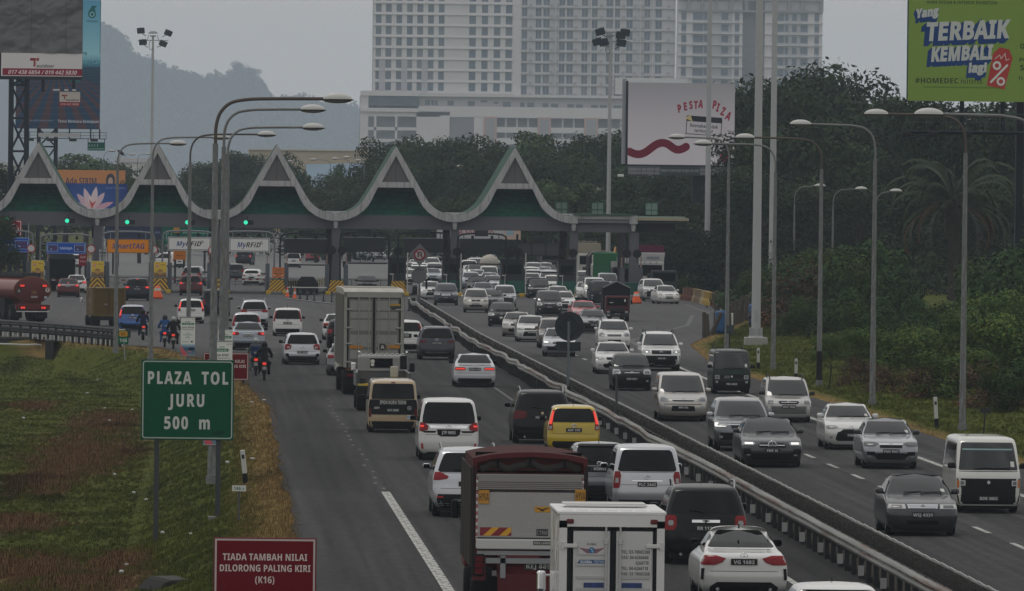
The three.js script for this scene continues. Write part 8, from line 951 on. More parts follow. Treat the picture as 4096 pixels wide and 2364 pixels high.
for (const s of [-1,1]) { const c = part('tail_light',rbox(0.2,0.42,0.1,0.02,s * (W / 2 - 0.14),1.1,-0.02),M.black,t); part('lamp_panel',[0,1,2].map((i) => box(0.15,0.1,0.02,s * (W / 2 - 0.14),1.22 - i * 0.12,0.05)),LAMP.redDark,c); part('mud_flap',box(0.5,0.6,0.03,s * (W / 2 - 0.3),0.55,-0.5),M.rubber,t); part('lamp_post',box(0.26,0.6,0.06,s * (W / 2 - 0.14),1.1,-0.06),redM,t); }
part('number_plate',printed(0.62,0.15,plateUV('KEJ 8897'),0.22,1.08,-0.19),M.print,t); twin(t,W,-1.3); twin(t,W,-5.6); part('axle',[cylX(0.12,W - 0.6,0,0.42,-1.3),new THREE.SphereGeometry(0.24,12,8).translate(0.2,0.42,-1.3)],M.black,t); part('cab',rbox(2.1,2.0,1.7,0.15,0,1.7,-7.4),redM,t); for (const s of [-1,1]) part('mirror',rbox(0.14,0.36,0.1,0.04,s * 1.22,1.9,-7.2),M.black,t);
}
{ // white box lorry in front
const t = behind(thing('box_lorry','small white box lorry with two rear doors, blue company logo and telephone numbers','lorry'),6.93,-143),W = 1.77,H = 2.86,wht = std(0.6,0.6,0.59,0.45,0,{ roughnessMap: grime }),door = std(0.5,0.5,0.5,0.5);
part('box_wall',[box(0.05,1.9,3.4,-W / 2 + 0.02,1.83,-1.75),box(0.05,1.9,3.4,W / 2 - 0.02,1.83,-1.75),box(W,1.9,0.05,0,1.83,-3.4)],wht,t); part('roof',[rbox(W + 0.06,0.06,3.5,0.02,0,H - 0.03,-1.72),...[...Array(7)].map((_,i) => box(0.2,0.012,0.02,-0.75 + i * 0.25,H + 0.004,-0.2))],std(0.66,0.66,0.65,0.4),t); part('roof_rack',[bar([-W * 0.42,H + 0.06,-2.4],[W * 0.36,H + 0.06,-2.4],0.02),bar([-W * 0.42,H + 0.06,-0.9],[W * 0.36,H + 0.06,-0.9],0.02),box(1.4,0.02,0.7,-0.05,H + 0.06,-2.0)],M.offWhite,t);
part('rear_frame',[box(W,0.22,0.08,0,H - 0.17,0),box(0.13,1.9,0.08,-W / 2 + 0.065,1.75,0),box(0.13,1.9,0.08,W / 2 - 0.065,1.75,0)],wht,t); part('gasket',[box(0.06,1.76,0.05,-W / 2 + 0.16,1.72,0.015),box(0.06,1.76,0.05,W / 2 - 0.16,1.72,0.015),box(0.07,1.76,0.05,0.02,1.72,0.015),box(W - 0.28,0.06,0.05,0,2.57,0.015)],M.black,t);
for (const s of [-1,1]) { const dx = s * 0.36 + 0.02,d = part('door',rbox(0.62,1.7,0.05,0.015,dx,1.68,0.01),door,t); part('door_rib',[...Array(8)].map((_,i) => box(0.52,0.045,0.02,dx,0.95 + i * 0.2,0.042)).filter((_,i) => i < 5),std(0.4,0.4,0.4,0.5),d); part('lock_rod',[bar([s * 0.12 + 0.02,0.8,0.08],[s * 0.12 + 0.02,2.6,0.08],0.018),...[1.1,2.35].map((y) => rbox(0.07,0.09,0.06,0.015,s * 0.12 + 0.02,y,0.07))],std(0.42,0.42,0.41,0.4),d); for (const y of [1.2,2.28]) part('hinge',[rbox(0.26,0.07,0.03,0.02,s * (W / 2 - 0.18),y,0.065),cyl(0.025,0.025,0.12,s * (W / 2 - 0.06),y - 0.06,0.06,8)],std(0.55,0.55,0.54,0.4),d); }
const tel = atlas(280,250,(g,w,h) => { g.fillStyle = '#b7b7b6'; g.fillRect(0,0,w,h); [['TEL: 03-78065388',140,260],['FAX: 04-6264668',134,248],['6264778',200,120],['TEL: 04-6264118',132,244],['FAX: 03-78065368',140,260]].forEach(([s,x,tw],i) => fitText(g,s,x,26 + i * 50,tw,42,'#0c0c10')); });
const wings = atlas(200,90,(g,w,h) => { g.fillStyle = '#b7b7b6'; g.fillRect(0,0,w,h); g.fillStyle = '#8a2436'; for (const s of [-1,1]) for (let i = 0; i < 5; i++) { g.fillStyle = i % 2 ? '#2a3a5a' : '#8a2436'; g.beginPath(); g.moveTo(100 + s * 14,52 + i * 6); g.lineTo(100 + s * (94 - i * 12),42 + i * 8); g.lineTo(100 + s * (86 - i * 12),48 + i * 8); g.lineTo(100 + s * 14,57 + i * 6); g.fill(); } g.fillStyle = '#1c5a8a'; g.beginPath(); g.arc(100,60,22,0,7); g.fill(); g.fillStyle = '#8fb4cc'; g.fillRect(92,48,14,10); g.fillRect(100,62,12,12); fitText(g,'GLOBAL',100,18,74,22,'#26262a'); });
const glob = atlas(280,60,(g,w,h) => { g.fillStyle = '#b7b7b6'; g.fillRect(0,0,w,h); g.fillStyle = '#2c4a72'; g.beginPath(); g.moveTo(6,40); g.lineTo(34,6); g.lineTo(278,6); g.lineTo(278,40); g.fill(); fitText(g,'GLOBAL',92,24,108,30,'#dfe3e6'); fitText(g,'AIRFREIGHT',214,18,110,16,'#aebccc'); fitText(g,'SDN BHD',214,33,90,10,'#aebccc'); fitText(g,'Reliable time line. Caring for customer delight.',140,51,260,11,'#445','italic'); });
const chev = atlas(120,34,(g,w,h) => { g.fillStyle = '#1c3a78'; g.fillRect(0,0,w,h); g.strokeStyle = '#16264a'; g.lineWidth = 6; for (const s of [-1,1]) for (let i = 0; i < 4; i++) { const x = 60 + s * (12 + i * 13); g.beginPath(); g.moveTo(x,4); g.lineTo(x + s * 10,17); g.lineTo(x,30); g.stroke(); } });
prints([printed(0.52,0.46,tel,0.4,2.0,0.056),printed(0.46,0.22,wings,-0.34,2.24,0.056),printed(0.52,0.115,glob,-0.34,2.0,0.056),printed(0.34,0.085,chev,-0.3,1.62,0.058),printed(0.34,0.085,chev,0.34,1.62,0.058),printed(0.52,0.11,hazard,-0.34,1.36,0.058),printed(0.52,0.11,hazard,0.4,1.36,0.058),printed(0.4,0.1,word('HOTLINE SPAD 1-800-88-SPAD (7723)',200,44,'#3a3a3c','#b4b4b2'),-0.36,1.18,0.058),printed(0.18,0.1,speed,0.56,1.1,0.058)],M.print,t);
part('chassis',box(1.2,0.4,3.6,0,0.65,-1.8),M.black,t); twin(t,W,-0.9,0.33); twin(t,W,-4.1,0.33); part('cab',rbox(1.68,1.5,1.5,0.12,0,1.2,-4.3),PAINT.white,t); for (const s of [-1,1]) part('mirror',[rbox(0.16,0.36,0.1,0.05,s * 1.02,1.5,-4.0),bar([s * 0.85,1.6,-4.1],[s * 1.0,1.6,-4.0],0.02)],s < 0 ? M.chrome : M.black,t); part('side_light',[box(0.04,0.3,0.06,-W / 2 - 0.02,1.3,-0.4),box(0.04,0.5,0.06,-W / 2 - 0.02,0.95,-0.9)],M.blue,t); for (const s of [-1,1]) part('corner_lamp',rbox(0.12,0.08,0.04,0.02,s * (W / 2 - 0.18),H - 0.17,0.05),LAMP.redDark,t);
}
{ // container lorry
const [x,z] = [7.03,-349.05],t = behind(thing('container_lorry','tall grey container lorry with ribbed double doors, locking bars and a round A badge','lorry'),x,z + 1.2,0.022),W = 2.45,Y0 = 1.12,Y1 = 4.2,wht = std(0.3,0.3,0.27,0.6,0,{ roughnessMap: grime }),door = std(0.17,0.172,0.158,0.65,0,{ roughnessMap: grime }),rod = std(0.3,0.3,0.27,0.5);
const corr = []; for (let i = 0; i < 30; i++) for (const s of [-1,1]) corr.push(box(0.05,Y1 - Y0 - 0.2,0.13,s * (W / 2 + 0.005),(Y0 + Y1) / 2,-0.4 - i * 0.28)); part('side_wall',[box(W - 0.04,Y1 - Y0 - 0.1,8.6,0,(Y0 + Y1) / 2,-4.45),...corr],std(0.16,0.155,0.14,0.75),t); part('roof',[new THREE.ExtrudeGeometry(shapeOf([[0,Y1],[0.5,Y1 + 0.08],[1.4,Y1 + 0.13],[2.6,Y1 + 0.15],[8.8,Y1 + 0.15],[8.8,Y1 - 0.2],[0,Y1 - 0.2]]),{ depth: W,bevelEnabled: false }).rotateY(Math.PI / 2).translate(-W / 2,0,0),...[...Array(9)].map((_,i) => box(W - 0.3,0.03,0.3,0,Y1 + 0.16,-2.9 - i * 0.6))],std(0.33,0.31,0.27,0.6,0,{ roughnessMap: grime }),t);
part('rear_frame',[rbox(W,0.24,0.12,0.02,0,Y1 - 0.1,0),rbox(0.13,Y1 - Y0,0.12,0.02,-W / 2 + 0.065,(Y0 + Y1) / 2,0),rbox(0.13,Y1 - Y0,0.12,0.02,W / 2 - 0.065,(Y0 + Y1) / 2,0)],wht,t); part('gasket',[box(0.06,Y1 - Y0 - 0.25,0.06,-W / 2 + 0.16,(Y0 + Y1) / 2 - 0.1,0.01),box(0.06,Y1 - Y0 - 0.25,0.06,W / 2 - 0.16,(Y0 + Y1) / 2 - 0.1,0.01),box(0.05,Y1 - Y0 - 0.25,0.06,0,(Y0 + Y1) / 2 - 0.1,0.01),box(W - 0.3,0.05,0.06,0,Y1 - 0.25,0.01)],M.black,t);
for (const s of [-1,1]) { const dx = s * 0.535,d = part('door',box(0.98,2.78,0.06,dx,2.56,0.01),door,t); for (const [y,h] of [[3.66,0.4],[3.27,0.26],[2.85,0.44],[2.22,0.5],[1.62,0.46]]) part('door_panel',box(0.86,h,0.03,dx,y,0.03),std(0.28,0.285,0.262,0.65),d); for (const px of [0.2,0.62]) part('lock_rod',[bar([s * px,Y0 + 0.1,0.09],[s * px,Y1 - 0.2,0.09],0.022),...[3.5,2.2].map((y) => rbox(0.09,0.12,0.07,0.02,s * px,y,0.08))],rod,d); for (const y of [1.35,2.1,2.75,3.5]) part('hinge',rbox(0.3,0.07,0.04,0.02,s * (W / 2 - 0.2),y,0.075),rod,d); }
const badge = atlas(80,80,(g) => { g.fillStyle = '#5a5c58'; g.fillRect(0,0,80,80); g.fillStyle = '#101012'; g.beginPath(); g.arc(40,40,39,0,7); g.fill(); fitText(g,'A',40,42,44,62,'#c8c8c4'); }),strip = atlas(80,40,(g) => { g.fillStyle = '#6a6c68'; g.fillRect(0,0,80,40); g.fillStyle = '#a8861c'; g.fillRect(0,0,80,14); g.fillStyle = '#17181a'; g.fillRect(6,16,74,10); g.fillRect(16,28,64,12); });
prints([printed(0.27,0.27,badge,0.36,1.98,0.075),printed(0.46,0.24,strip,0.84,3.62,0.07),printed(0.54,0.14,word(' ',60,20,'#000','#b0741a'),-0.72,1.96,0.075),printed(0.54,0.14,word(' ',60,20,'#000','#b0741a'),0.8,1.99,0.075),printed(0.4,0.13,hazard,-0.5,0.72,0.06),printed(0.4,0.1,word('TARE 3840 KG',120,30,'#444','#6a6c68'),-0.8,1.44,0.056)],M.print,t);
part('chassis',[box(1.0,0.3,9.5,0,0.95,-4.8),box(2.3,0.12,0.2,0,0.8,-0.05),box(2.2,0.4,0.06,0,0.62,-0.3)],M.black,t); for (const zz of [-1.2,-2.5,-8.2]) twin(t,W,zz,0.5); part('rust_sill',box(W - 0.2,0.14,0.1,0,1.06,-0.02),std(0.1,0.05,0.03,0.9),t); for (const s of [-1,1]) part('tail_light',rbox(0.3,0.12,0.06,0.02,s * 0.95,0.8,0.07),LAMP.redDark,t); part('cab',rbox(2.4,2.4,1.9,0.2,0,1.9,-10.2),PAINT.pearl,t); for (const s of [-1,1]) part('mirror',[rbox(0.2,0.5,0.12,0.05,s * 1.45,2.0,-9.3),bar([s * 1.2,2.3,-9.5],[s * 1.42,2.2,-9.3],0.03)],M.black,t);
}
{ // open grey lorry behind the beige van
const [x,z] = [6.88,-322.71],t = behind(thing('open_lorry','grey open-bed lorry with silver cab, yellow bed floor and big mirrors','lorry'),x,z + 1,0.012),W = 2.0,g1 = std(0.09,0.095,0.1,0.5),cab = std(0.25,0.25,0.245,0.4,0.3);
part('cab',rbox(1.86,1.15,1.4,0.14,0.1,1.5,-4.2),cab,t); part('cab_rib',[...Array(9)].map((_,i) => box(0.1,0.05,1.0,-0.72 + i * 0.2,2.09,-4.2)),cab,t); part('rear_window',rbox(0.86,0.36,0.04,0.06,0.04,1.76,-3.49),M.glass,t); part('window_sticker',[cylZ(0.08,0.02,-0.3,1.82,-3.46),cylZ(0.07,0.02,-0.3,1.7,-3.46)],M.offWhite,t); part('dark_corner',rbox(0.26,0.7,0.1,0.04,0.88,1.7,-3.5),M.black,t); for (const s of [-0.72,0.9]) part('amber_lamp',cyl(0.05,0.05,0.16,s,1.32,-3.42,8),LAMP.amber,t); for (const s of [-0.8,1.02]) part('roof_lamp',new THREE.SphereGeometry(0.05,10,8).translate(s,2.16,-4.0),M.chrome,t);
part('bed_side',[box(0.06,0.5,3.2,-W / 2,1.2,-1.7),box(0.06,0.5,3.2,W / 2,1.2,-1.7),box(W,0.6,0.06,0,1.2,-3.3)],g1,t); part('bed_floor',box(W - 0.1,0.06,3.2,0,0.95,-1.7),std(0.4,0.32,0.05,0.7),t); part('tailgate',rbox(W,0.42,0.06,0.02,0,0.75,0.02),M.black,t); part('ramp',box(0.7,0.05,0.8,-0.4,1.0,-0.5),M.yellow,t); part('bed_frame',[box(W + 0.04,0.06,0.06,0,1.5,-3.25),bar([-W / 2,1.45,0],[-W / 2 + 0.1,1.5,-3.2],0.03),bar([W / 2,1.45,0],[W / 2 - 0.1,1.5,-3.2],0.03)],M.steel,t); part('canister',rbox(0.3,0.42,0.24,0.04,0.5,1.45,-2.6),std(0.4,0.38,0.33,0.6),t); part('crate',[box(0.5,0.3,0.4,0.1,1.1,-2.9),box(0.2,0.2,0.6,-0.7,1.1,-2.4)],M.darkGrey,t);
prints([printed(0.34,0.14,hazard,-0.35,0.66,0.055)],M.print,t); part('chassis',box(1.0,0.3,4.8,0,0.6,-2.4),M.black,t); twin(t,W,-0.8,0.36); twin(t,W,-4.1,0.36); for (const s of [-1,1]) part('mirror',[rbox(0.2,0.34,0.1,0.06,s * 1.12 + 0.1,1.6,-3.7),bar([s * 0.95 + 0.1,1.4,-3.8],[s * 1.1 + 0.1,1.62,-3.7],0.02)],s < 0 ? M.chrome : M.black,t);
}
{ // brown box lorry on the left
const [x,z] = [-5.66,-521.33],t = behind(thing('box_lorry','brown square box lorry on the left behind the lamp pole','lorry'),x,z + 0.8,0.12),W = 2.05,b = std(0.1,0.065,0.018,0.7,0,{ roughnessMap: grime }); part('box_wall',box(W,1.7,3.4,0,1.5,-1.75),b,t); part('rear_frame',[box(W + 0.02,0.1,0.06,0,2.32,0),box(0.14,1.7,0.06,-W / 2 + 0.07,1.5,0),box(0.08,1.7,0.06,W / 2 - 0.04,1.5,0),box(W,0.1,0.06,0,0.68,0)],std(0.14,0.1,0.04,0.7),t); part('door_gap',box(0.03,1.55,0.02,0,1.5,0.02),M.black,t); part('print',printed(0.26,0.16,word('A5',40,26,'#8a8078','#5a4a38'),-0.2,1.35,0.035),M.print,t); part('chassis',[box(1.2,0.25,4,0,0.5,-1.9),box(W - 0.2,0.1,0.06,0,0.5,-0.05)],M.black,t); part('bumper_strip',box(1.4,0.07,0.03,0.2,0.5,0),std(0.2,0.16,0.04,0.6),t); twin(t,W,-0.9,0.33); twin(t,W,-3.9,0.33); part('cab',rbox(1.7,1.4,1.3,0.12,0,1.2,-4.1),PAINT.white,t); for (const s of [-1,1]) part('mirror',[rbox(0.16,0.3,0.1,0.05,s * 1.3,1.55,-3.5),bar([s * 0.9,1.3,-3.6],[s * 1.25,1.5,-3.5],0.02)],M.chrome,t); }
{ // red tanker
const [x,z] = [-10.65,-537.75],t = behind(thing('fuel_tanker','dark red fuel tanker with oval end and four lit tail lights at the left edge','tanker lorry'),x,z + 1.2,0.36),redM = std(0.1,0.014,0.013,0.35),L = 9; t.scale.setScalar(1.08); const oval = new THREE.CylinderGeometry(1.14,1.14,L,40).rotateX(Math.PI / 2).scale(1,0.68,1).translate(0,1.85,-L / 2); part('tank',oval,paint(0.16,0.03,0.024,0,0.4),t);
part('tank_end',[new THREE.SphereGeometry(1,32,12,0,Math.PI * 2,0,Math.PI / 2).rotateX(Math.PI / 2).scale(1.14,0.775,0.16).translate(0,1.85,0)],redM,t); part('end_rim',new THREE.TorusGeometry(1.14,0.03,6,40).scale(1,0.68,1).translate(0,1.85,0.0),std(0.16,0.08,0.02,0.5),t); part('top_walkway',[box(1.1,0.12,L - 0.4,0,2.66,-L / 2),...[...Array(8)].map((_,i) => box(0.8,0.16,0.3,0,2.74,-0.8 - i)),box(0.05,0.16,L - 0.4,-0.55,2.76,-L / 2),box(0.05,0.16,L - 0.4,0.55,2.76,-L / 2)],M.darkGrey,t);
for (const [xx,yy] of [[-0.7,2.1],[0.68,2.1],[-0.65,0.82],[0.62,0.82]]) { const l = part('tail_light',rbox(0.34,0.18,0.06,0.03,xx,yy,0.19),LAMP.redDark,t); part('lit_lamp',[cylZ(0.065,0.04,xx - 0.07,yy,0.22),cylZ(0.065,0.04,xx + 0.07,yy,0.22)],LAMP.lit,l); }
const A = (s,bg,fg) => atlas(48,48,(g) => { g.fillStyle = '#4a1414'; g.fillRect(0,0,48,48); g.fillStyle = bg; g.beginPath(); g.arc(24,24,23,0,7); g.fill(); fitText(g,s,24,25,28,36,fg); }); prints([printed(0.3,0.3,A('A','#141012','#b0a8a4'),-0.88,1.8,0.18),printed(0.3,0.3,A('T','#b8aea8','#2a2020'),0.88,1.86,0.18),printed(0.4,0.12,word('BJR 6213',100,30,'#3a3030','#a89e98'),0.05,1.45,0.2),printed(0.18,0.14,speed,0.76,1.42,0.19),printed(0.34,0.24,word('DIESEL',80,50,'#8a6a2a','#5c1c18'),0.05,1.72,0.2)],M.print,t);
part('chassis',[box(1.1,0.4,L,0,0.95,-L / 2),rbox(2.1,0.3,0.2,0.03,0,0.85,0.05)],redM,t); part('bumper',[box(2.0,0.06,0.06,0,0.6,0.1),...[-0.9,-0.5,0.5,0.9].map((q) => box(0.2,0.05,0.02,q,0.6,0.14))],M.offWhite,t); for (const s of [-1,1]) part('mudguard',rbox(0.56,0.8,0.06,0.02,s * 0.78,0.6,-0.35),M.black,t); for (const zz of [-1.0,-2.3,-6.8]) twin(t,2.2,zz,0.5); part('cab',rbox(2.3,2.4,2,0.2,0,1.9,-L - 1.2),PAINT.white,t); part('fuel_locker',box(2.2,0.8,5,0,0.95,-4.2),M.black,t); }
{ // dark covered lorry beyond the toll
const [x,z] = [-11.62,-709.87],t = behind(thing('covered_lorry','black lorry with a peaked tarpaulin beyond the second toll lane','lorry'),x,z,0.05),W = 2.1,k = std(0.012,0.014,0.018,0.8); part('load_body',box(W,2.0,5,0,1.75,-2.6),k,t); part('tarpaulin',extrude([[-W / 2 - 0.02,2.6],[-W / 2 + 0.1,2.9],[0,3.3],[W / 2 - 0.1,3.0],[W / 2 + 0.02,2.6]],5.1).translate(0,0,-5.15),std(0.09,0.1,0.11,0.7),t); part('rope',[bar([W / 2 + 0.03,2.6,0],[W / 2 + 0.03,0.8,-0.3],0.02),bar([0,3.3,0],[W / 2,2.7,0.05],0.03)],M.galv,t); part('chassis',box(1.2,0.4,6,0,0.6,-3),M.black,t); twin(t,W,-1.1,0.45); twin(t,W,-5.2,0.45); for (const s of [-1,1]) part('tail_light',rbox(0.3,0.14,0.05,0.02,s * 0.75,1.0,0),std(0.1,0.04,0.02,0.5),t); part('cab',rbox(2.0,1.9,1.6,0.15,0,1.5,-6.2),M.darkGrey,t); }
const oncoming = (label,name,x,z,W,H,col,yaw = 0) => { const t = thing(name,label,'lorry',[x,0,z],yaw); cabWithFront(t,W,H,0,col); part('chassis',box(W * 0.6,0.4,6,0,0.6,-3),M.black,t); twin(t,W + 0.1,-0.9,0.42); twin(t,W + 0.1,-5,0.42); return t; };
{ const t = oncoming('maroon lorry with a tall peaked black canvas, oncoming at the plaza','canvas_lorry',27.6,-565.6,1.95,2.15,std(0.075,0.01,0.016,0.4)); const W = 2.2; part('canvas_body',extrude([[-W / 2,0.7],[W / 2,0.7],[W / 2,2.75],[0,3.25],[-W / 2,2.75]],4.2).translate(0,0,-6),std(0.012,0.012,0.013,0.9),t); part('canvas_hem',[bar([-W / 2 - 0.02,2.75,-1.78],[0,3.27,-1.78],0.05),bar([W / 2 + 0.02,2.75,-1.78],[0,3.27,-1.78],0.05)],std(0.25,0.25,0.25,0.8),t); part('number_plate',printed(0.46,0.12,plateUV('JFV 112'),0,0.62,0.12),M.print,t); t.scale.setScalar(0.81); part('sticker',[box(0.14,0.2,0.02,0.62,1.72,0.03),box(0.3,0.06,0.02,-0.5,1.55,0.03)],M.offWhite,t); }
{ const t = oncoming('white articulated lorry carrying a purple container, at the far right lane','container_lorry',37.97,-721.44,2.3,2.9,PAINT.white); part('roof_fairing',extrude([[-1.1,0],[1.1,0],[1.2,0.75],[-1.2,0.75]],1.2,null,0.03).translate(0,2.85,-1.4),PAINT.white,t); part('print',printed(1.1,0.26,word('SEN MOEN SIDEEN',160,40,'#2a4a8a','#b8b8b8'),0.2,3.2,-0.12),M.print,t); const c = part('container',[box(2.44,2.6,9,0,2.9,-6.6),...[...Array(9)].map((_,i) => box(0.13,2.4,0.05,-1.08 + i * 0.27,2.9,-2.08))],std(0.14,0.02,0.07,0.6),t); part('container_frame',[box(2.5,0.12,0.1,0,4.2,-2.08),box(0.12,2.6,0.1,1.2,2.9,-2.08),box(0.12,2.6,0.1,-1.2,2.9,-2.08)],std(0.16,0.03,0.05,0.6),c); part('marker_lamp',[-0.5,0,0.5].map((s) => box(0.12,0.06,0.04,s,2.78,0.02)),M.black,t); }
{ const t = oncoming('lorry with a green container, half hidden by the last canopy column','container_lorry',36.52,-737.98,2.3,2.8,PAINT.navy,0.14); t.scale.setScalar(0.82); part('container',[box(2.44,2.7,9,0,2.85,-6.6),...[...Array(20)].map((_,i) => box(0.05,2.5,0.14,-1.235,2.85,-2.4 - i * 0.44)),...[...Array(20)].map((_,i) => box(0.05,2.5,0.14,1.235,2.85,-2.4 - i * 0.44))],std(0.02,0.15,0.06,0.6),t); part('white_marking',box(1.0,0.9,0.03,-0.5,2.9,-2.06),std(0.5,0.52,0.5,0.6),t); part('air_deflector',rbox(1.6,0.8,0.6,0.15,0.3,3.5,-1.2),PAINT.white,t); }
{ const t = oncoming('white lorry with a dark canvas hood in the lane right of the wide column','canvas_lorry',35.25,-749.18,2.1,2.5,PAINT.white); part('canvas_body',extrude([[-1.2,0.7],[1.2,0.7],[1.2,3.1],[0.9,3.4],[0,3.5],[-0.9,3.4],[-1.2,3.1]],5).translate(0,0,-6.8),std(0.03,0.03,0.032,0.9),t); part('hood_edge',tube([[-1.2,3.1,-1.78],[-0.9,3.42,-1.78],[0,3.53,-1.78],[0.9,3.42,-1.78],[1.2,3.1,-1.78]],0.06,20,6),std(0.3,0.3,0.29,0.8),t); part('roof_panel',rbox(1.9,0.9,0.3,0.08,0,2.75,-0.6),std(0.62,0.6,0.52,0.5),t); }
{ const t = oncoming('pale tipper lorry at the back of the lane right of the wide column','tipper_lorry',38.78,-853.15,2.3,2.7,PAINT.pearl); part('tipper_body',[rbox(2.5,2.2,7,0.05,0,2.6,-5.6),...[...Array(6)].map((_,i) => box(2.56,2.0,0.1,0,2.6,-2.6 - i * 1.1))],std(0.32,0.29,0.23,0.8),t); part('load',[...Array(12)].map((_,i) => rbox(0.5,0.3,0.5,0.1,-1 + (i % 4) * 0.66,3.75,-2.6 - Math.floor(i / 4) * 1.6)),std(0.14,0.12,0.1,0.9),t); }
{ const t = oncoming('orange crane lorry squeezed between the white lorry and the green container','crane_lorry',38.26,-795.64,2.0,2.4,std(0.3,0.15,0.03,0.5)); part('crane_post',[bar([0.4,1.5,-2],[0.4,3.6,-2],0.14),bar([0.4,3.6,-2],[0.2,3.0,0.2],0.1)],std(0.35,0.17,0.03,0.5),t); part('load_body',box(2.1,0.6,4,0,1.2,-4),M.darkGrey,t); }
{ const t = oncoming('dark open lorry with a broad windscreen behind the turning white saloon','open_lorry',38.08,-701.69,2.1,2.35,std(0.03,0.033,0.037,0.5)); part('load_body',rbox(2.2,1.0,4.4,0.04,0,1.5,-4),M.darkGrey,t); }
{ const t = oncoming('dark tarpaulin lorry at the back of the lane under the askew sign frame','canvas_lorry',38.15,-932.51,2.2,2.4,std(0.1,0.1,0.11,0.5)); part('canvas_body',extrude([[-1.25,0.8],[1.25,0.8],[1.25,3.0],[0.7,3.35],[-1.25,3.1]],5).translate(0,0,-6.8),std(0.07,0.07,0.08,0.9),t); }
{ const t = oncoming('concrete mixer lorry with a white drum, behind the fourth display board','mixer_lorry',27.33,-802.3,2.2,2.3,std(0.03,0.1,0.2,0.5)); t.scale.setScalar(0.66); part('drum',new THREE.LatheGeometry([[0,-2.3],[0.75,-2.2],[1.15,-0.9],[1.2,0.3],[0.9,1.6],[0.5,2.2],[0.0,2.2]].map((p) => new THREE.Vector2(...p)),24).rotateZ(Math.PI / 2).scale(0.55,1,1).rotateY(0.4).translate(-0.4,3.0,-3.4),std(0.46,0.43,0.38,0.6),t); part('drum_band',new THREE.TorusGeometry(1.2,0.05,6,24).rotateY(Math.PI / 2 + 0.5).translate(-0.2,3.0,-3.5),M.offWhite,t); part('hopper',rbox(0.7,0.8,0.7,0.1,1.7,3.2,-4.4),M.darkGrey,t); }
}
